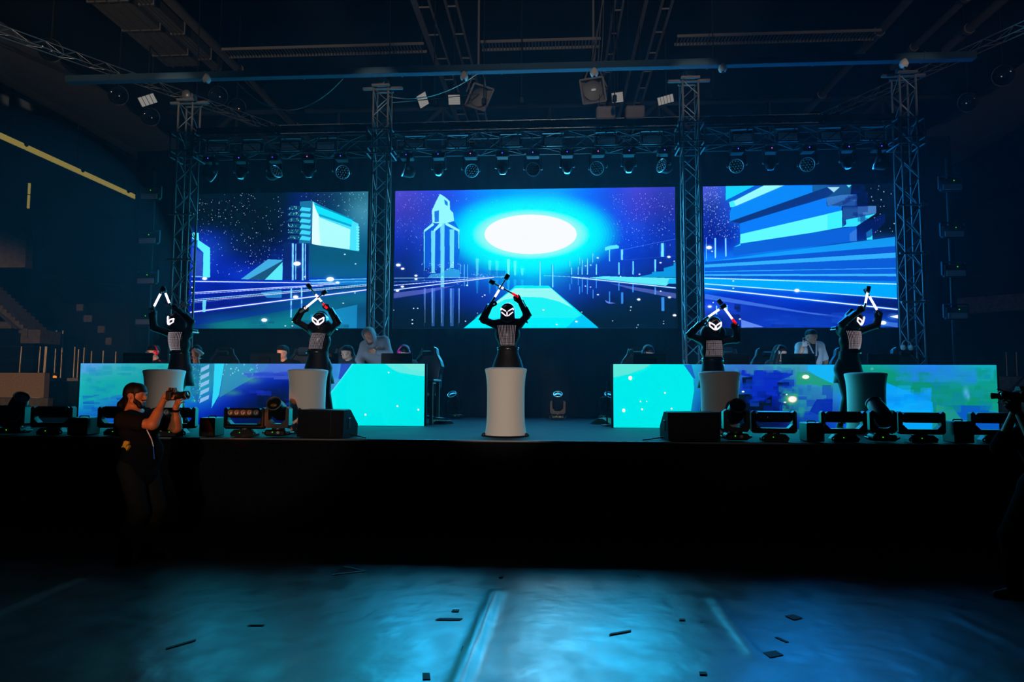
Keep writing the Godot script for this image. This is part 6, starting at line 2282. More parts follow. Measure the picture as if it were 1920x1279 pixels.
	lathe(belt, [Vector2(0.146, top - 0.035), Vector2(0.152, top - 0.03), Vector2(0.152, top + 0.005), Vector2(0.146, top + 0.01)], 28, Transform3D(Basis(Vector3(1, 0, 0), Vector3(0, 1, 0), Vector3(0, 0, 0.74)), Vector3(cb.x, 0, 0)))
	put("belt", belt, M.helmet_shell, t)
	for k in 2:
		var s: Vector3 = sl if k == 0 else sr
		var e: Vector3 = el if k == 0 else er
		var h: Vector3 = hl if k == 0 else hr
		var sgn := -1.0 if k == 0 else 1.0
		var pad := st()
		box(pad, s + Vector3(sgn * 0.035, 0.052, 0.0), Vector3(0.15, 0.022, 0.14), Basis(Vector3(0, 0, 1), sgn * 0.1), 0.01)
		box(pad, s + Vector3(sgn * 0.09, 0.035, 0.0), Vector3(0.06, 0.02, 0.15), Basis(Vector3(0, 0, 1), -sgn * 0.5), 0.008)
		put("shoulder_pad", pad, M.helmet_shell, t)
		var guard := st()
		var fb := limb_frame(h - e, Vector3(0, 0, 1))
		var out := fb.z * (1.0 if fb.z.x * sgn > 0 else -1.0)
		var mid := e.lerp(h, 0.38)
		box(guard, mid + out * 0.045, Vector3(0.085, 0.25, 0.014), fb, 0.006)
		box(guard, mid + out * 0.054 - fb.y * 0.05, Vector3(0.05, 0.12, 0.012), fb, 0.005)
		box(guard, e + out * 0.05, Vector3(0.05, 0.06, 0.02), fb, 0.006)
		put("arm_guard", guard, M.helmet_shell, t)
	# knee and shin plates
	for k in 2:
		var x: float = spread[k]
		var plate2 := st()
		for j in 6:
			box(plate2, Vector3(x + (hips.x - x) * (0.1 + j * 0.09), 0.14 + j * 0.055, 0.05), Vector3(0.085, 0.045, 0.04), Basis(), 0.012)
		put("shin_plate", plate2, M.helmet_shell, t)
	# the lit sticks
	baton(d.stick[0], at, turn, v3(d.bl0, 0), stick_l, v3(d.hl, hl.z), d.get("red", 3) & 1, d.get("lit0", [0.12, 0.72]))
	baton(d.stick[1], at, turn, v3(d.br0, 0), stick_r, v3(d.hr, hr.z), d.get("red", 3) & 2, d.get("lit1", [0.12, 0.72]))


func capsule(p: Vector3, a: Vector3, b: Vector3, ra: float, rb: float) -> float:
	var t := clampf((p - a).dot(b - a) / (b - a).length_squared(), 0.0, 1.0)
	return (p - a.lerp(b, t)).length() - lerpf(ra, rb, t)


func baton(label: String, at: Vector3, turn: float, foot: Vector3, dir: Vector3, hold: Vector3, red: int, lit: Array):
	var t := thing("light_stick", label, "drumstick", at + Basis(Vector3.UP, turn) * Vector3(foot.x, foot.y, hold.z + 0.025), turn, "lit drumsticks with black mallet heads")
	var n := dir.normalized()
	var l := dir.length() + 0.03
	var s := st()
	tube(s, -n * 0.04, n * 0.05, 0.0165, 10)
	put("grip", s, M.red_led if red else M.bright_steel, t)
	s = st()
	tube(s, n * l * lit[0], n * l * lit[1], 0.0145, 10)
	put("light_tube", s, M.baton_led, t)
	s = st()
	tube(s, n * 0.04, n * (l - 0.05), 0.0115, 10)
	put("shaft", s, M.bright_steel, t)
	s = st()
	tube(s, n * (l - 0.055), n * (l + 0.015), 0.031, 14)
	tube(s, n * (l + 0.015), n * (l + 0.022), 0.028, 14)
	put("mallet_head", s, M.plastic, t)


func build_people():
	performer("person in black suit, studded chest and glowing mask, drumming behind the centre podium", Vector3(-0.65, DECK, -9.2), 0.0, {"head": [0.002, 1.628], "hl": [-0.201, 1.757], "el": [-0.325, 1.535], "sl": [-0.165, 1.475], "hr": [0.141, 1.833], "er": [0.268, 1.59], "sr": [0.16, 1.485], "bl0": [-0.187, 1.794], "bl1": [-0.004, 2.09], "br0": [0.119, 1.856], "br1": [-0.188, 2.028], "ct": [-0.008, 1.47], "cb": [0.004, 1.175], "wt": 0.145, "wb": 0.1, "closed": false, "lit0": [0.02, 0.42], "lit1": [0.5, 0.66], "red": 2, "coat_low": 0.78, "flare": 1.05, "stick": ["lit white drumstick pointing up in the centre drummer's lower hand", "dark shafted drumstick with red grip in the centre drummer's raised hand"]})
	performer("person in black suit with tilted glowing mask, raising joined sticks behind the photographer", Vector3(-5.498, DECK, -9.55), -0.18, {"head": [-0.011, 1.556], "hl": [-0.344, 1.728], "el": [-0.365, 1.464], "sl": [-0.14, 1.377], "hr": [0.022, 1.763], "hrz": 0.2, "er": [0.257, 1.534], "sr": [0.145, 1.377], "bl0": [-0.324, 1.741], "bl1": [-0.137, 2.009], "br0": [0.005, 1.763], "br1": [-0.105, 2.001], "ct": [-0.003, 1.41], "cb": [-0.004, 1.13], "wt": 0.13, "wb": 0.095, "yaw": -0.35, "roll": -0.25, "hood": 0.02, "feet": [-0.05, 0.16], "hip": 0.03, "red": 0, "stick": ["glowing drumstick leaning inward in the lower hand of the drummer behind the photographer", "glowing drumstick in the hand above the helmet of the drummer behind the photographer"]})
	performer("slim person in black suit, pointed hood and glowing mask, crossing sticks beside hooded man", Vector3(-3.404, DECK, -9.6), 0.1, {"head": [-0.007, 1.552], "hl": [-0.194, 1.747], "el": [-0.333, 1.559], "sl": [-0.139, 1.433], "hr": [0.115, 1.777], "er": [0.248, 1.534], "sr": [0.11, 1.425], "bl0": [-0.233, 1.7], "bl1": [0.079, 1.954], "br0": [0.095, 1.769], "br1": [-0.13, 2.041], "ct": [-0.006, 1.4], "cb": [-0.061, 1.15], "wt": 0.11, "wb": 0.105, "hood": 0.05, "hip": 0.0, "feet": [0.0, 0.19], "cols": 12, "rows": 15, "coat_low": 0.66, "flare": 1.05, "red": 2, "lit0": [0.1, 0.66], "lit1": [0.22, 0.56], "stick": ["lit drumstick leaning towards the tower, crossed low in the slim hooded drummer's hands", "drumstick with glowing red grip crossed over the other in the slim hooded drummer's hands"]})
	performer("short person in black suit and glowing mask, drumming before the staircase LED wall's tower", Vector3(2.215, DECK, -9.65), 0.0, {"head": [0.003, 1.475], "hl": [-0.17, 1.536], "hlz": 0.2, "el": [-0.33, 1.354], "sl": [-0.135, 1.288], "hr": [0.27, 1.497], "er": [0.303, 1.293], "sr": [0.13, 1.288], "bl0": [-0.144, 1.573], "bl1": [0.082, 1.732], "br0": [0.256, 1.535], "br1": [0.068, 1.8], "ct": [-0.003, 1.29], "cb": [-0.003, 1.05], "wt": 0.115, "wb": 0.13, "hood": 0.035, "feet": [-0.21, 0.12], "cols": 15, "rows": 14, "coat_low": 0.62, "flare": 0.95, "red": 2, "stick": ["white glowing drumstick pointing up in the short drummer's hand by the tower", "white glowing drumstick with red grip in the short drummer's outer hand"]})
	performer("person in black suit with one elbow guard raised before the mask, outermost drummer", Vector3(4.269, DECK, -10.05), 0.2, {"head": [0.024, 1.61], "hl": [0.02, 1.745], "hlz": 0.26, "el": [-0.227, 1.523], "elz": 0.16, "sl": [-0.15, 1.445], "hr": [0.332, 1.708], "er": [0.337, 1.53], "sr": [0.14, 1.452], "bl0": [0.045, 1.78], "bl1": [0.075, 2.014], "br0": [0.32, 1.708], "br1": [0.141, 2.001], "ct": [-0.014, 1.455], "cb": [0.005, 1.18], "wt": 0.13, "wb": 0.095, "yaw": 0.45, "nod": 0.25, "roll": 0.12, "feet": [-0.2, 0.0], "hip": -0.08, "red": 0, "coat_low": 0.7, "stick": ["glowing drumstick held upright in the raised fist of the outermost drummer", "glowing drumstick leaning inward in the outer hand of the outermost drummer"]})
	camera_man()
	dark_camera_man()
	hooded_man()
	phone_man()
	seated_players()


func camera_man():
	var at := Vector3(-4.139, 0.0, -6.52)
	var t := thing("person", "person with ponytail and beard in black T-shirt, raising a camera before the stage", "person", at, PI / 2 - 0.12)
	var hx := Transform3D(Basis(Vector3.RIGHT, 0.05), Vector3(0.0, 1.612, -0.055))
	var hips := Vector3(0, 0.93, 0.0)
	var neck := Vector3(0, 1.44, -0.06)
	var chest := Vector3(0, 1.26, 0.0)
	var sl := Vector3(0.19, 1.385, -0.03)
	var sr := Vector3(-0.2, 1.375, -0.02)
	var er := Vector3(-0.16, 1.335, 0.27)
	var wr := Vector3(-0.055, 1.57, 0.3)
	var el := Vector3(0.17, 1.285, 0.28)
	var wl := Vector3(0.07, 1.505, 0.345)
	var fl := Flesh.new()
	torso(fl, hips, chest, neck, sl, sr)
	fl.ball(Vector3(0, 1.07, 0.08), 0.13, 0.08)
	fl.limb(neck, hx.origin + Vector3(0, -0.06, -0.02), 0.062, 0.058, 0.03)
	fl.chain([sr, er, wr], [0.06, 0.046, 0.029], 0.03)
	fl.limb(er.lerp(wr, 0.08), er.lerp(wr, 0.45), 0.05, 0.044, 0.03)
	fl.chain([sl, el, wl], [0.06, 0.046, 0.029], 0.03)
	fl.limb(el.lerp(wl, 0.08), el.lerp(wl, 0.45), 0.05, 0.044, 0.03)
	for s in [-1.0, 1.0]:
		leg(fl, Vector3(s * 0.1, 0.9, 0.0), Vector3(s * 0.11, 0.09, 0.02 + s * 0.04), Vector3(0, 0, 1))
	fl.skin(0.011)
	head(fl, hx)
	fl.skin(0.005)
	hand(fl, Transform3D(limb_frame(Vector3(0.05, 0.09, 0.05), Vector3(0.3, 0, 0.5)), wr), 0.5, 1.0, 0.1)
	fl.skin(0.0045)
	hand(fl, Transform3D(limb_frame(Vector3(-0.05, 0.07, 0.07), Vector3(0.3, 0, -0.6)), wl), 0.75, 1.0, 0.1)
	fl.skin(0.0045)
	put("body", fl.mesh(), M.tan_skin, t)
	eyes(t, hx)
	var g := Flesh.new()   # hair drawn back into a bun, sideburn, beard
	g.limb(hx * Vector3(0, 0.04, -0.035), hx * Vector3(0, 0.045, 0.018), 0.092, 0.082, 0.03)
	g.limb(hx * Vector3(0, -0.01, -0.06), hx * Vector3(0, -0.08, -0.07), 0.07, 0.055, 0.03)
	g.limb(hx * Vector3(0, -0.06, -0.12), hx * Vector3(0, -0.1, -0.15), 0.04, 0.048, 0.03)
	for s in [-1, 1]:
		g.ball(hx * Vector3(s * 0.082, -0.01, 0.0), 0.034, 0.0, Vector3(1, 1, 1), true)
		g.limb(hx * Vector3(s * 0.07, 0.02, 0.04), hx * Vector3(s * 0.062, -0.06, 0.045), 0.009, 0.01, 0.01)
		g.limb(hx * Vector3(s * 0.06, -0.06, 0.04), hx * Vector3(s * 0.02, -0.095, 0.066), 0.015, 0.022, 0.015)
		g.limb(hx * Vector3(s * 0.056, -0.045, 0.05), hx * Vector3(s * 0.035, -0.07, 0.075), 0.012, 0.014, 0.015)
	g.limb(hx * Vector3(-0.015, -0.1, 0.07), hx * Vector3(0.015, -0.1, 0.07), 0.024, 0.024, 0.02)
	g.limb(hx * Vector3(-0.025, -0.041, 0.09), hx * Vector3(0.025, -0.041, 0.09), 0.007, 0.007, 0.006)
	g.skin(0.006)
	put("hair", g.mesh(), M.hair, t)
	var c := Flesh.new()
	torso(c, hips, chest, neck + Vector3(0, -0.03, 0), sl, sr, 0.016)
	c.ball(Vector3(0, 1.07, 0.09), 0.15, 0.09)
	c.limb(Vector3(0, 0.98, 0.03), Vector3(0, 0.88, 0.02), 0.185, 0.19, 0.05, Vector3(1, 1, 0.85))
	c.chain([sr, sr.lerp(er, 0.62)], [0.08, 0.078], 0.03)
	c.chain([sl, sl.lerp(el, 0.62)], [0.08, 0.078], 0.03)
	c.ball(sr.lerp(er, 0.95), 0.088, 0.0, Vector3.ONE, true)
	c.ball(sl.lerp(el, 0.95), 0.088, 0.0, Vector3.ONE, true)
	c.limb(neck + Vector3(0, 0.05, 0.03), neck + Vector3(0, 0.2, 0.03), 0.07, 0.08, 0.0, Vector3.ONE, true)
	c.skin(0.012)
	put("t_shirt", c.mesh(), M.black_shirt, t)
	var p := Flesh.new()
	p.limb(Vector3(-0.06, 0.92, 0), Vector3(0.06, 0.92, 0), 0.15, 0.15, 0.05, Vector3(1, 1, 0.85))
	for s in [-1.0, 1.0]:
		leg(p, Vector3(s * 0.1, 0.9, 0.0), Vector3(s * 0.11, 0.09, 0.02 + s * 0.04), Vector3(0, 0, 1), 0.026)
	p.skin(0.013)
	put("trousers", p.mesh(), M.khaki_cloth, t)
	for s in [-1.0, 1.0]:
		var sh := Flesh.new()
		shoe(sh, Vector3(s * 0.11, 0.09, 0.02 + s * 0.04), Vector3(s * 0.15, 0, 1).normalized(), 0.0)
		sh.skin(0.01)
		put("shoe", sh.mesh(), flat("brown_leather", Color(0.2, 0.14, 0.1), 0.7), t)
	# yellow print on the shirt: an angular figure, built as thin raised shapes
	var pr := st()
	var px := Transform3D(Basis(Vector3(0, 0, 1), Vector3(0, 1, 0), Vector3(-1, 0, 0)), Vector3(-0.188, 1.14, 0.02))
	for o in [[-0.035, -0.02, 0.0, -0.03, 0.012, 0.0, 0.03, 0.012, 0.03, 0.035, -0.02, 0.035, -0.03, 0.005], [-0.025, 0.04, 0.005, 0.035, 0.0, 0.055, -0.02, 0.058], [0.0, -0.03, 0.012, -0.055, 0.035, -0.02, 0.03, 0.0], [-0.05, -0.025, -0.02, -0.022, -0.03, -0.004]]:
		var pts := []
		for k in range(0, o.size(), 2):
			pts.append(Vector2(o[k], o[k + 1]))
		prism(pr, pts, 0.03, px)
	put("shirt_print", pr, M.yellow_print, t)
	# lanyard: pale upper half, blue lower half
	var pts := [Vector3(-0.1, 1.34, 0.1), Vector3(-0.105, 1.3, 0.15), Vector3(-0.09, 1.19, 0.205), Vector3(-0.08, 1.12, 0.222), Vector3(-0.08, 1.0, 0.235)]
	for k in 4:
		var r := st()
		var a: Vector3 = pts[k]
		var b: Vector3 = pts[k + 1]
		box(r, (a + b) / 2.0 + Vector3(-0.004, 0, 0.008), Vector3(0.022, (b - a).length() + 0.006, 0.006), limb_frame(b - a, Vector3(0.5, 0, -0.6)), 0.001)
		put("lanyard_strap", r, M.white_cloth if k < 3 else M.blue_cloth, t)
	# wrist strap
	var w := st()
	tube(w, wl.lerp(el, 0.1), wl.lerp(el, 0.2), 0.036, 12)
	put("wrist_band", w, M.black_shirt, t)
	held_camera("black camera with long lens held up by the photographer", at, PI / 2 - 0.12, Vector3(0.0, 1.615, 0.35), -0.06)


func held_camera(label: String, at: Vector3, turn: float, spot: Vector3, tip: float):
	var t := thing("camera_body", label, "camera", at + Basis(Vector3.UP, turn) * spot, turn)
	var s := st()
	box(s, Vector3(0, 0, 0), Vector3(0.14, 0.095, 0.06), Basis(), 0.012)
	box(s, Vector3(0.055, -0.005, 0.025), Vector3(0.034, 0.09, 0.045), Basis(), 0.012)
	prism(s, [Vector2(-0.035, 0.045), Vector2(0.035, 0.045), Vector2(0.022, 0.078), Vector2(-0.022, 0.078)], 0.06)
	put("body", s, M.plastic, t)
	s = st()
	var xf := Transform3D(Basis(Vector3.RIGHT, PI / 2 + tip), Vector3(0, 0, 0.03))
	lathe(s, [Vector2(0.034, 0.0), Vector2(0.036, 0.03), Vector2(0.034, 0.035), Vector2(0.036, 0.1), Vector2(0.04, 0.105), Vector2(0.041, 0.13)], 24, xf)
	var barrel := put("lens_barrel", s, M.plastic, t)
	s = st()
	lathe(s, [Vector2(0.0415, 0.13), Vector2(0.043, 0.132), Vector2(0.043, 0.142), Vector2(0.036, 0.143), Vector2(0.034, 0.135)], 24, xf)
	put("lens_ring", s, flat("gold_ring", Color(0.4, 0.25, 0.06), 0.4, 0.3), barrel)
	s = st()
	lathe(s, [Vector2(0.034, 0.134), Vector2(0.02, 0.14), Vector2(0.001, 0.142)], 20, xf)
	put("front_glass", s, M.lens_glass, barrel)
	s = st()
	box(s, Vector3(0, -0.005, -0.034), Vector3(0.09, 0.06, 0.008), Basis(), 0.003)
	put("back_screen", s, M.dark_glass, t)
	return t


func dark_camera_man():
	var at := Vector3(3.985, 0.0, -5.85)
	var turn := -PI / 2 + 0.1
	var t := thing("person", "dark person with camera at the picture's edge, seen against the blocky blue screen's end", "person", at, turn)
	var hx := Transform3D(Basis(), Vector3(0, 1.63, -0.06))
	var hips := Vector3(0, 0.9, -0.02)
	var neck := Vector3(0, 1.46, -0.1)
	var chest := Vector3(0, 1.22, -0.03)
	var sl := Vector3(0.19, 1.36, -0.04)
	var sr := Vector3(-0.19, 1.36, -0.04)
	var el := Vector3(0.2, 1.22, 0.2)
	var er := Vector3(-0.2, 1.22, 0.2)
	var wl := Vector3(0.06, 1.52, 0.23)
	var wr := Vector3(-0.09, 1.57, 0.12)
	var fl := Flesh.new()
	torso(fl, hips, chest, neck, sl, sr)
	fl.chain([sr, er, wr], [0.058, 0.044, 0.028], 0.03)
	fl.chain([sl, el, wl], [0.058, 0.044, 0.028], 0.03)
	for s in [-1.0, 1.0]:
		leg(fl, Vector3(s * 0.1, 0.88, 0.0), Vector3(s * 0.11, 0.09, 0.08 - s * 0.12), Vector3(0, 0, 1))
	fl.skin(0.013)
	head(fl, hx)
	fl.skin(0.006)
	hand(fl, Transform3D(limb_frame(Vector3(0.02, 0.07, 0.04), Vector3(0.3, 0, 0)), wr), 0.7, 1.0)
	fl.skin(0.005)
	hand(fl, Transform3D(limb_frame(Vector3(-0.03, 0.08, 0.06), Vector3(0.2, 0, -0.5)), wl), 0.8, 1.0)
	fl.skin(0.005)
	put("body", fl.mesh(), M.tan_skin, t)
	eyes(t, hx)
	var g := Flesh.new()
	g.limb(hx * Vector3(0, 0.04, -0.035), hx * Vector3(0, 0.045, 0.018), 0.095, 0.086, 0.03)
	g.limb(hx * Vector3(0, -0.01, -0.06), hx * Vector3(0, -0.09, -0.07), 0.075, 0.07, 0.03)
	g.skin(0.009)
	put("hair", g.mesh(), M.hair, t)
	var c := Flesh.new()
	torso(c, hips, chest, neck + Vector3(0, -0.03, 0), sl, sr, 0.02)
	c.chain([sr, er, er.lerp(wr, 0.25)], [0.078, 0.066, 0.06], 0.03)
	c.chain([sl, el, el.lerp(wl, 0.25)], [0.078, 0.066, 0.06], 0.03)
	c.limb(neck + Vector3(0, 0.06, 0.03), neck + Vector3(0, 0.2, 0.03), 0.07, 0.08, 0.0, Vector3.ONE, true)
	c.skin(0.013)
	put("shirt", c.mesh(), M.black_shirt, t)
	var p := Flesh.new()
	p.limb(Vector3(-0.06, 0.9, 0), Vector3(0.06, 0.9, 0), 0.145, 0.145, 0.05, Vector3(1, 1, 0.85))
	for s in [-1.0, 1.0]:
		leg(p, Vector3(s * 0.1, 0.88, 0.0), Vector3(s * 0.11, 0.09, 0.08 - s * 0.12), Vector3(0, 0, 1), 0.024)
	p.skin(0.014)
	put("trousers", p.mesh(), M.black_shirt, t)
	for s in [-1.0, 1.0]:
		var sh := Flesh.new()
		shoe(sh, Vector3(s * 0.11, 0.09, 0.08 - s * 0.12), Vector3(0, 0, 1), 0.0)
		sh.skin(0.011)
		put("shoe", sh.mesh(), M.brown_leather, t)
	var cam = held_camera("dark camera with a notched lens hood at the picture's edge", at, turn, Vector3(0.0, 1.655, 0.15), 0.0)
	var s := st()
	for k in 4:   # the notched hood: four petals
		var a0 := k * PI / 2 - 0.45
		for j in 6:
			var u := a0 + j * 0.15
			var v := a0 + (j + 1) * 0.15
			var l := 0.05 if k % 2 == 0 else 0.025
			var xf := Transform3D(Basis(), Vector3(0, 0, 0.165))
			var r := 0.05
			quad(s, xf * Vector3(cos(u) * r, sin(u) * r, 0), xf * Vector3(cos(v) * r, sin(v) * r, 0), xf * Vector3(cos(v) * (r + 0.01), sin(v) * (r + 0.01), l), xf * Vector3(cos(u) * (r + 0.01), sin(u) * (r + 0.01), l), 1)
	lathe(s, [Vector2(0.043, 0.13), Vector2(0.05, 0.168), Vector2(0.048, 0.168), Vector2(0.042, 0.135)], 24, Transform3D(Basis(Vector3.RIGHT, PI / 2), Vector3(0, 0, 0)))
	put("lens_hood", s, M.plastic, cam)


func hooded_man():
	var t := thing("person", "person in pale grey hoodie with hood up, standing over the desk and looking down", "person", Vector3(-3.29, DECK, -12.05), -0.1)
	var hx := Transform3D(Basis(Vector3.UP, 0.15) * Basis(Vector3.RIGHT, 0.35) * Basis(Vector3(0, 0, 1), 0.35), Vector3(-0.05, 1.535, 0.12))
	var hips := Vector3(0.05, 0.9, -0.15)
	var chest := Vector3(0.02, 1.24, -0.03)
	var neck := Vector3(-0.01, 1.43, 0.0)
	var sl := Vector3(-0.18, 1.36, 0.0)
	var sr := Vector3(0.2, 1.45, -0.02)
	var er := Vector3(0.31, 1.22, 0.08)
	var wr := Vector3(0.12, 1.235, 0.2)
	var el := Vector3(-0.24, 1.1, 0.08)
	var wl := Vector3(-0.1, 0.96, 0.25)
	var fl := Flesh.new()
	torso(fl, hips, chest, neck, sl, sr)
	fl.limb(neck, hx.origin, 0.06, 0.06, 0.03)
	fl.chain([sr, er, wr], [0.056, 0.044, 0.028], 0.03)
	fl.chain([sl, el, wl], [0.056, 0.044, 0.028], 0.03)
	for s in [-1.0, 1.0]:
		leg(fl, Vector3(0.05 + s * 0.1, 0.88, -0.15), Vector3(0.05 + s * 0.12, 0.09, -0.15), Vector3(0, 0, 1))
		shoe(fl, Vector3(0.05 + s * 0.12, 0.09, -0.15), Vector3(0, 0, 1), 0.0)
	fl.skin(0.014)
	head(fl, hx)
	fl.skin(0.006)
	hand(fl, Transform3D(limb_frame(Vector3(-0.08, 0.02, 0.03), Vector3(0, 0.3, 0.1)), wr), 0.7, 1.0)
	fl.skin(0.006)
	hand(fl, Transform3D(limb_frame(Vector3(0.03, -0.03, 0.08), Vector3(0.4, 0, 0)), wl), 0.4, 1.0)
	fl.skin(0.006)
	put("body", fl.mesh(), M.skin, t)
	eyes(t, hx)
	var c := Flesh.new()
	torso(c, hips, chest, neck, sl, sr, 0.03)
	c.chain([sr, er, wr.lerp(er, 0.12)], [0.085, 0.072, 0.05], 0.04)
	c.chain([sl, el, wl.lerp(el, 0.12)], [0.085, 0.072, 0.05], 0.04)
	c.limb(neck + Vector3(0, -0.02, 0.02), neck + Vector3(0, 0.02, -0.03), 0.1, 0.09, 0.05)
	c.skin(0.013)
	put("hoodie", c.mesh(), M.grey_hoodie, t)
	var h := Flesh.new()   # the hood: a shell open round the face
	h.limb(hx * Vector3(0, 0.04, -0.045), hx * Vector3(0, 0.05, 0.01), 0.12, 0.112, 0.04)
	h.limb(hx * Vector3(0, -0.05, -0.03), hx * Vector3(0, -0.11, 0.0), 0.105, 0.11, 0.05)
	h.limb(hx * Vector3(0, -0.14, 0.03), hx * Vector3(0, -0.16, 0.03), 0.085, 0.09, 0.05)
	h.limb(hx * Vector3(0, 0.03, 0.12), hx * Vector3(0, -0.065, 0.13), 0.078, 0.07, 0.0, Vector3(1, 1, 1.4), true)
	h.skin(0.008)
	put("hood", h.mesh(), M.grey_hoodie, t)
	var p := Flesh.new()
	p.limb(Vector3(-0.01, 0.9, -0.15), Vector3(0.11, 0.9, -0.15), 0.145, 0.145, 0.05, Vector3(1, 1, 0.85))
	for s in [-1.0, 1.0]:
		leg(p, Vector3(0.05 + s * 0.1, 0.88, -0.15), Vector3(0.05 + s * 0.12, 0.09, -0.15), Vector3(0, 0, 1), 0.024)
	p.skin(0.015)
	put("trousers", p.mesh(), M.navy_shirt, t)
	var b := st()
	tube(b, wr.lerp(er, 0.1), wr.lerp(er, 0.24), 0.04, 14)
	put("wrist_watch", b, M.white_cloth, t)
	var e := st()
	prism(e, [Vector2(-0.02, -0.012), Vector2(0.0, -0.008), Vector2(0.022, 0.016), Vector2(0.0, 0.0)], 0.012, Transform3D(Basis(), Vector3(0.1, 1.33, 0.115)))
	put("chest_emblem", e, M.white_cloth, t)


func phone_man():
	var t := thing("person", "person in two-tone jersey with lanyard, standing and holding up a white phone", "person", Vector3(4.46, DECK, -12.1), 0.1)
	var hx := Transform3D(Basis(Vector3.UP, 0.25) * Basis(Vector3.RIGHT, 0.12), Vector3(0.01, 1.515, 0.03))
	var hips := Vector3(0, 0.88, -0.02)
	var chest := Vector3(0, 1.22, -0.01)
	var neck := Vector3(0, 1.39, -0.01)
	var sl := Vector3(-0.185, 1.345, 0.0)
	var sr := Vector3(0.17, 1.36, -0.01)
	var el := Vector3(-0.28, 1.14, 0.12)
	var wl := Vector3(-0.27, 1.31, 0.29)
	var er := Vector3(0.25, 1.1, 0.02)
	var wr := Vector3(0.2, 0.9, 0.14)
	var fl := Flesh.new()
	torso(fl, hips, chest, neck, sl, sr)
	fl.chain([sr, er, wr], [0.056, 0.044, 0.028], 0.03)
	fl.chain([sl, el, wl], [0.056, 0.044, 0.028], 0.03)
	for s in [-1.0, 1.0]:
		leg(fl, Vector3(s * 0.1, 0.86, 0), Vector3(s * 0.11, 0.09, 0), Vector3(0, 0, 1))
		shoe(fl, Vector3(s * 0.11, 0.09, 0), Vector3(0, 0, 1), 0.0)
	fl.skin(0.014)
	head(fl, hx)
	fl.skin(0.006)
	hand(fl, Transform3D(limb_frame(Vector3(0.01, 0.08, 0.02), Vector3(0.5, 0, -0.2)), wl), 0.6, 1.0)
	fl.skin(0.006)
	hand(fl, Transform3D(limb_frame(Vector3(-0.01, -0.08, 0.03), Vector3(0.2, 0, 0.4)), wr), 0.4, 1.0)
	fl.skin(0.006)
	put("body", fl.mesh(), M.skin, t)
	eyes(t, hx)
	var g := Flesh.new()
	g.limb(hx * Vector3(0, 0.05, -0.035), hx * Vector3(0, 0.062, 0.018), 0.089, 0.078, 0.03)
	g.limb(hx * Vector3(0, 0.0, -0.06), hx * Vector3(0, -0.03, -0.065), 0.065, 0.055, 0.03)
	g.skin(0.008)
	put("hair", g.mesh(), M.hair, t)
	var c := Flesh.new()
	torso(c, hips, chest, neck + Vector3(0, -0.02, 0), sl, sr, 0.016)
	c.limb(neck + Vector3(0, 0.05, 0.03), neck + Vector3(0, 0.2, 0.03), 0.065, 0.07, 0.0, Vector3.ONE, true)
	c.skin(0.012)
	put("jersey", c.mesh(), M.navy_shirt, t)
	for k in 2:
		var s := Flesh.new()
		var a: Vector3 = sl if k == 0 else sr
		var b: Vector3 = el if k == 0 else er
		s.chain([a + Vector3(0.05 if k == 0 else -0.05, 0.02, 0.02), a, a.lerp(b, 0.8)], [0.072, 0.08, 0.072], 0.03)
		s.limb(a + Vector3(0.03 if k == 0 else -0.04, -0.06, 0.06), a + Vector3(0.06 if k == 0 else -0.06, -0.3, 0.07), 0.075, 0.06, 0.04)
		s.skin(0.012)
		put("jersey_sleeve", s.mesh(), M.white_cloth, t)
	for k in [-1, 1]:
		var r := st()
		var a := Vector3(k * 0.075, 1.43, 0.05)
		var b := Vector3(k * 0.015, 1.18, 0.158)
		box(r, (a + b) / 2.0 + Vector3(0, 0, 0.02), Vector3(0.026, (b - a).length(), 0.006), limb_frame(b - a, Vector3(1, 0, 0)), 0.001)
		put("lanyard_strap", r, M.white_cloth, t)
	var p := Flesh.new()
	p.limb(Vector3(-0.06, 0.88, 0), Vector3(0.06, 0.88, 0), 0.145, 0.145, 0.05, Vector3(1, 1, 0.85))
	for s in [-1.0, 1.0]:
		leg(p, Vector3(s * 0.1, 0.86, 0.0), Vector3(s * 0.11, 0.09, 0.0), Vector3(0, 0, 1), 0.024)
	p.skin(0.015)
	put("trousers", p.mesh(), M.black_shirt, t)
	var ph := thing("phone", "white phone held up by the person in the two-tone jersey", "phone", Vector3(4.46, DECK, -12.1) + Basis(Vector3.UP, 0.1) * Vector3(-0.255, 1.41, 0.335), 0.1)
	var q := st()
	box(q, Vector3.ZERO, Vector3(0.075, 0.15, 0.009), Basis(), 0.004)
	put("case", q, M.white_cloth, ph)
	q = st()
	box(q, Vector3(-0.014, 0.045, 0.006), Vector3(0.034, 0.036, 0.006), Basis(), 0.002)
	put("camera_bump", q, M.plastic, ph)


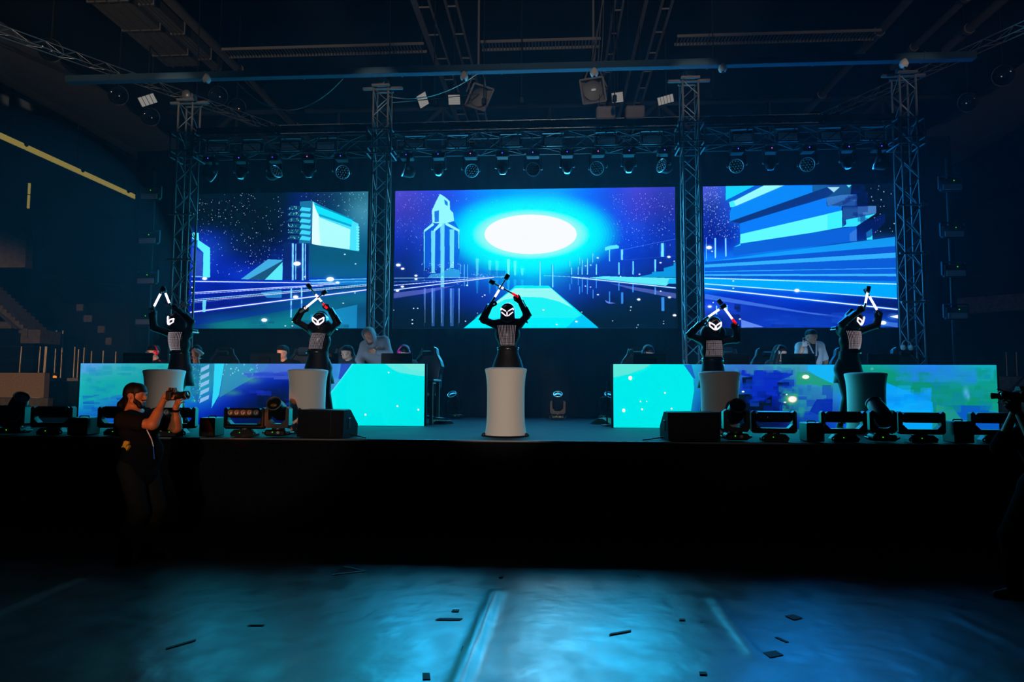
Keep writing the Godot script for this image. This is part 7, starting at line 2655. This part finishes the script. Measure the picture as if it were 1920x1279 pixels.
func sitter(label: String, at: Vector3, turn: float, look: Basis, shirt: Material, hair_long := false, raise := Vector3.ZERO) -> Array:
	var t := thing("person", label, "person", at, turn)
	var hx := Transform3D(look, Vector3(0, 1.235, 0.07))
	var hips := Vector3(0, 0.52, -0.1)
	var chest := Vector3(0, 0.88, -0.04)
	var neck := Vector3(0, 1.08, 0.0)
	var sl := Vector3(-0.18, 1.02, 0.0)
	var sr := Vector3(0.18, 1.02, 0.0)
	var el := Vector3(-0.24, 0.79, 0.1)
	var er := Vector3(0.24, 0.79, 0.1)
	var wl := Vector3(-0.13, 0.79, 0.34)
	var wr := Vector3(0.13, 0.79, 0.34)
	if raise != Vector3.ZERO:
		wr = raise
		er = Vector3(0.15, 0.88, 0.24)
	var fl := Flesh.new()
	torso(fl, hips, chest, neck, sl, sr)
	fl.chain([sr, er, wr], [0.055, 0.043, 0.028], 0.03)
	fl.chain([sl, el, wl], [0.055, 0.043, 0.028], 0.03)
	for s in [-1.0, 1.0]:
		var knee := Vector3(s * 0.12, 0.5, 0.33)
		fl.chain([Vector3(s * 0.1, 0.52, -0.08), knee, Vector3(s * 0.12, 0.09, 0.28)], [0.088, 0.056, 0.038], 0.03)
		shoe(fl, Vector3(s * 0.12, 0.09, 0.28), Vector3(0, 0, 1), 0.0)
	fl.skin(0.015)
	head(fl, hx)
	fl.skin(0.0062)
	hand(fl, Transform3D(limb_frame(wr - er, Vector3(-0.3, 0, 0.1)), wr), 0.35 if raise == Vector3.ZERO else 0.75, 1.0)
	fl.skin(0.006)
	hand(fl, Transform3D(limb_frame(wl - el, Vector3(0.3, 0, 0.1)), wl), 0.35, 1.0)
	fl.skin(0.006)
	put("body", fl.mesh(), M.skin, t)
	eyes(t, hx)
	var g := Flesh.new()
	g.limb(hx * Vector3(0, 0.045, -0.035), hx * Vector3(0, 0.055, 0.018), 0.091, 0.081, 0.03)
	g.limb(hx * Vector3(0, -0.0, -0.06), hx * Vector3(0, -0.04, -0.065), 0.068, 0.06, 0.03)
	if hair_long:
		for s in [-1, 1]:
			g.limb(hx * Vector3(s * 0.07, 0.02, -0.01), hx * Vector3(s * 0.1, -0.26, -0.02), 0.05, 0.06, 0.03)
		g.limb(hx * Vector3(0, -0.02, -0.07), hx * Vector3(0, -0.26, -0.09), 0.07, 0.08, 0.03)
	g.skin(0.008)
	put("hair", g.mesh(), M.hair, t)
	var c := Flesh.new()
	torso(c, hips, chest, neck + Vector3(0, -0.02, 0), sl, sr, 0.018)
	c.chain([sr, er, er.lerp(wr, 0.2 if raise == Vector3.ZERO else 0.02)], [0.076, 0.064, 0.058], 0.03)
	c.chain([sl, el, el.lerp(wl, 0.2)], [0.076, 0.064, 0.058], 0.03)
	c.limb(neck + Vector3(0, 0.05, 0.03), neck + Vector3(0, 0.2, 0.03), 0.066, 0.07, 0.0, Vector3.ONE, true)
	c.skin(0.014)
	put("jersey", c.mesh(), shirt, t)
	var p := Flesh.new()
	p.limb(Vector3(-0.06, 0.52, -0.1), Vector3(0.06, 0.52, -0.1), 0.14, 0.14, 0.05)
	for s in [-1.0, 1.0]:
		p.chain([Vector3(s * 0.1, 0.53, -0.08), Vector3(s * 0.12, 0.5, 0.33), Vector3(s * 0.12, 0.11, 0.28)], [0.105, 0.075, 0.058], 0.03)
	p.skin(0.016)
	put("trousers", p.mesh(), M.black_shirt, t)
	return [t, hx]


func headset(label: String, at: Vector3, turn: float, hx: Transform3D, m: Material):
	var t := thing("headset", label, "headphones", at, turn)
	var s := st()
	var pts := []
	for k in 15:
		var a := PI * k / 14.0
		pts.append(hx * Vector3(cos(a) * 0.108, sin(a) * 0.115 + 0.015, -0.02))
	path_tube(s, pts, 0.012, 8)
	put("headband", s, m, t)
	for k in [-1, 1]:
		s = st()
		lathe(s, [Vector2(0.001, -0.03), Vector2(0.045, -0.03), Vector2(0.05, -0.01), Vector2(0.045, 0.012), Vector2(0.02, 0.018), Vector2(0.001, 0.018)], 16, hx * Transform3D(Basis(Vector3(0, 0, 1), -k * PI / 2), Vector3(k * 0.1, 0.0, -0.01)))
		put("ear_cup", s, m, t)


func seated_players():
	var look := Basis(Vector3.UP, -0.4) * Basis(Vector3.RIGHT, 0.12)
	var at := Vector3(-7.4, DECK, -12.05)
	var a := sitter("seated person with beard and reflecting glasses, wearing red headphones", at, -0.1, look, M.black_shirt)
	headset("bright red headphones on the bearded player", at, -0.1, a[1], M.red_plastic)
	var s := st()
	for k in [-1, 1]:
		box(s, a[1] * Vector3(k * 0.033, 0.006, 0.112), Vector3(0.05, 0.034, 0.006), (a[1] as Transform3D).basis, 0.002)
	box(s, a[1] * Vector3(0, 0.014, 0.114), Vector3(0.02, 0.006, 0.006), (a[1] as Transform3D).basis)
	put("glasses", s, M.aluminium, a[0])
	var g := Flesh.new()
	var hx: Transform3D = a[1]
	for k in [-1, 1]:
		g.limb(hx * Vector3(k * 0.066, -0.03, 0.03), hx * Vector3(k * 0.02, -0.098, 0.062), 0.014, 0.02, 0.02)
	g.limb(hx * Vector3(-0.02, -0.098, 0.064), hx * Vector3(0.02, -0.098, 0.064), 0.022, 0.022, 0.02)
	g.skin(0.007)
	put("beard", g.mesh(), M.hair, a[0])
	s = st()
	box(s, Vector3(0.16, 1.075, 0.06), Vector3(0.1, 0.016, 0.02), Basis(Vector3(0, 0, 1), -0.4), 0.004)
	lathe(s, [Vector2(0.07, 1.085), Vector2(0.074, 1.09), Vector2(0.07, 1.1)], 16, Transform3D(Basis(), Vector3(0, 0, 0.01)))
	put("jersey_trim", s, M.red_plastic, a[0])
	at = Vector3(-6.55, DECK, -12.0)
	a = sitter("seated person drinking, one hand and a clear bottle raised before the face", at, 0.0, Basis(Vector3.UP, 0.35) * Basis(Vector3.RIGHT, -0.15), M.black_shirt, false, Vector3(0.1, 1.13, 0.22))
	s = st()
	lathe(s, [Vector2(0.001, -0.09), Vector2(0.03, -0.09), Vector2(0.033, -0.04), Vector2(0.03, 0.0), Vector2(0.033, 0.04), Vector2(0.012, 0.08), Vector2(0.012, 0.1), Vector2(0.001, 0.1)], 14)
	tag(put("drink_bottle", s, M.lamp_pane, self, Transform3D(Basis(Vector3(0, 0, 1), 0.9) * Basis(Vector3.RIGHT, 0.4), at + Vector3(0.14, 1.24, 0.25))), "crumpled clear bottle at the drinking player's mouth", "bottle")
	s = st()
	lathe(s, [Vector2(0.07, 1.085), Vector2(0.074, 1.09), Vector2(0.07, 1.1)], 16, Transform3D(Basis(), Vector3(0, 0, 0.01)))
	put("jersey_trim", s, M.red_plastic, a[0])
	at = Vector3(-4.95, DECK, -12.05)
	sitter("seated person half hidden by the dark monitor beside the slim hooded drummer", at, -0.15, Basis(Vector3.UP, -0.3), M.black_shirt)
	at = Vector3(-3.75, DECK, -12.05)
	sitter("seated dark-haired person peering round a monitor next to the hooded man", at, -0.2, Basis(Vector3.UP, -0.45) * Basis(Vector3.RIGHT, 0.1), M.navy_shirt)
	at = Vector3(-2.72, DECK, -12.0)
	a = sitter("seated person whose pink headphones show over the monitor below the hooded man", at, 0.15, Basis(Vector3.UP, 0.5) * Basis(Vector3.RIGHT, 0.5), M.navy_shirt)
	headset("pink headphones showing over the monitor below the hooded man", at, 0.15, a[1], M.pink_plastic)
	at = Vector3(1.62, DECK, -12.05)
	a = sitter("seated person with dark headphones low behind the monitor over the cyan screen end", at, 0.2, Basis(Vector3.UP, 0.3) * Basis(Vector3.RIGHT, 0.45), M.navy_shirt)
	headset("dark headphones on the player over the cyan screen end", at, 0.2, a[1], M.plastic)
	at = Vector3(3.86, DECK, -12.0)
	a = sitter("seated person with long dark hair next to the phone-holding person", at, 0.4, Basis(Vector3.UP, 0.5) * Basis(Vector3.RIGHT, 0.2), M.navy_shirt, true)
	headset("pale edged headphones on the long-haired player", at, 0.4, a[1], M.grey_box)


# ---------------------------------------------------------------- the vinyl sheets on the floor

func vinyl(label: String, corner: Array, high: float, ridges: Array, n: int, m: int):
	# one sheet, from its far left corner round to its near left one, with ridges [x, z, x, z, width, height]
	var s := st()
	var lift := func(p: Vector3) -> float:
		var h := 0.0012 * sin(p.x * 3.1 + p.z * 2.0) + 0.001 * sin(p.x * 1.3 - p.z * 4.0)
		for r in ridges:
			var a := Vector2(r[0], r[1])
			var b := Vector2(r[2], r[3])
			var q := Vector2(p.x, p.z)
			var d := q.distance_to(Geometry2D.get_closest_point_to_segment(q, a, b))
			h += r[5] * exp(-pow(d / r[4], 2))
		return high + h
	var grid := []
	for i in n + 1:
		for j in m + 1:
			var p: Vector3 = (corner[0] as Vector3).lerp(corner[1], i / float(n)).lerp((corner[3] as Vector3).lerp(corner[2], i / float(n)), j / float(m))
			p.y = lift.call(p)
			grid.append(p)
	for i in n:
		for j in m:
			var a: Vector3 = grid[i * (m + 1) + j + 1]
			var b: Vector3 = grid[(i + 1) * (m + 1) + j + 1]
			var c: Vector3 = grid[(i + 1) * (m + 1) + j]
			var d: Vector3 = grid[i * (m + 1) + j]
			quad(s, a, b, c, d, 1)
	for i in n:   # the cut edge
		var a: Vector3 = grid[i * (m + 1)]
		var b: Vector3 = grid[(i + 1) * (m + 1)]
		quad(s, Vector3(b.x, 0, b.z), Vector3(a.x, 0, a.z), a, b)
	tag(put("vinyl_sheet", s, M.vinyl_floor, self), label, "floor sheet", "vinyl sheets on the floor")


func build_floor_details():
	var m: StandardMaterial3D = M.vinyl_floor
	m.albedo_color = Color.WHITE
	m.albedo_texture = noise_tex(FastNoiseLite.TYPE_SIMPLEX, 0.012, 512, Color(0.2, 0.2, 0.2), Color(0.31, 0.31, 0.31), 5)
	m.roughness = 1.0
	m.roughness_texture = noise_tex(FastNoiseLite.TYPE_SIMPLEX, 0.015, 512, Color(0.27, 0.27, 0.27), Color(0.42, 0.42, 0.42), 5)
	m.uv1_triplanar = true
	m.uv1_world_triplanar = true
	m.uv1_scale = Vector3.ONE * 0.3
	m.heightmap_enabled = true
	m.heightmap_texture = noise_tex(FastNoiseLite.TYPE_SIMPLEX, 0.02, 512, Color(0, 0, 0), Color(1, 1, 1), 4)
	m.heightmap_scale = 0.25
	vinyl("big near vinyl floor sheet with a long fold, close to the audience camera", [Vector3(-4.25, 0, -5.82), Vector3(5.4, 0, -5.85), Vector3(5.4, 0, -1.0), Vector3(-4.1, 0, -1.0)], 0.006, [[-4.2, -5.8, -4.05, -1.5, 0.05, 0.02], [-0.5, -5.72, -0.58, -3.2, 0.05, 0.03], [1.28, -5.7, 1.27, -4.5, 0.04, 0.014], [3.0, -5.4, 3.1, -4.5, 0.04, 0.008], [-2.0, -5.0, -1.5, -3.8, 0.06, 0.004], [-2.8, -4.4, -2.4, -3.9, 0.05, 0.005]], 240, 70)
	vinyl("far vinyl floor strip running along the foot of the stage", [Vector3(-4.9, 0, -7.9), Vector3(6.0, 0, -7.9), Vector3(6.0, 0, -5.86), Vector3(-4.6, 0, -5.83)], 0.003, [[3.3, -7.0, 4.2, -6.1, 0.03, 0.006]], 90, 30)
	# scraps of tape and scuffs
	var bits := [[1.77, -5.28, 0.1, 0.09, 0.6, "black tape square on the vinyl, upper one under the blocky screen"], [1.39, -4.55, 0.12, 0.08, 0.5, "black tape diamond on the vinyl, lower one under the blocky screen"], [-0.59, -4.49, 0.045, 0.08, 0.1, "black tape rectangle lying beside the long fold"], [-0.76, -5.23, 0.06, 0.05, 0.1, "tiny black tape scrap above the long torn strip"], [-0.78, -5.04, 0.2, 0.04, 0.05, "long torn black tape strip near the long fold"], [-0.76, -4.06, 0.05, 0.09, 0.3, "black tape scrap closest to the audience camera"], [-2.13, -4.81, 0.12, 0.02, 0.1, "short dark scuff mark on the dim part of the vinyl"], [-2.46, -4.43, 0.03, 0.2, -0.6, "long dark scuff on the vinyl nearest the photographer's shadow"], [0.45, -4.86, 0.2, 0.025, 0.5, "curled dark scuff beside the bright reflection"], [1.53, -4.81, 0.025, 0.1, 0.5, "small slanted dark tape scrap between the square and the diamond"], [-0.49, -6.19, 0.04, 0.05, 0.1, "small dark speck of tape beyond the seam of the vinyl"], [0.93, -5.16, 0.05, 0.03, 0.1, "small dark speck between the bright reflection and the second fold"], [0.88, -4.22, 0.05, 0.04, 0.1, "small dark speck of tape low between the two folds"]]
	for b in bits:
		var s := st()
		prism(s, [Vector2(-b[2] / 2, -b[3] / 2), Vector2(b[2] * 0.4, -b[3] * 0.55), Vector2(b[2] / 2, b[3] * 0.4), Vector2(-b[2] * 0.35, b[3] / 2)], 0.003, Transform3D(Basis(Vector3.RIGHT, -PI / 2), Vector3.ZERO))
		tag(put("tape_scrap", s, M.gaff_tape, self, Transform3D(Basis(Vector3.UP, b[4]), Vector3(b[0], 0.011, b[1]))), b[5], "tape scrap", "tape scraps on the vinyl")
	var t := thing("tape_mark", "pale V shaped tape mark on the vinyl near the stage", "tape mark", Vector3(-1.75, 0.008, -6.28))
	for k in [-1, 1]:
		var s := st()
		box(s, Vector3(-0.14, 0, k * 0.075), Vector3(0.3, 0.003, 0.03), Basis(Vector3.UP, k * 0.5))
		put("tape_strip", s, M.chalk_tape, t)
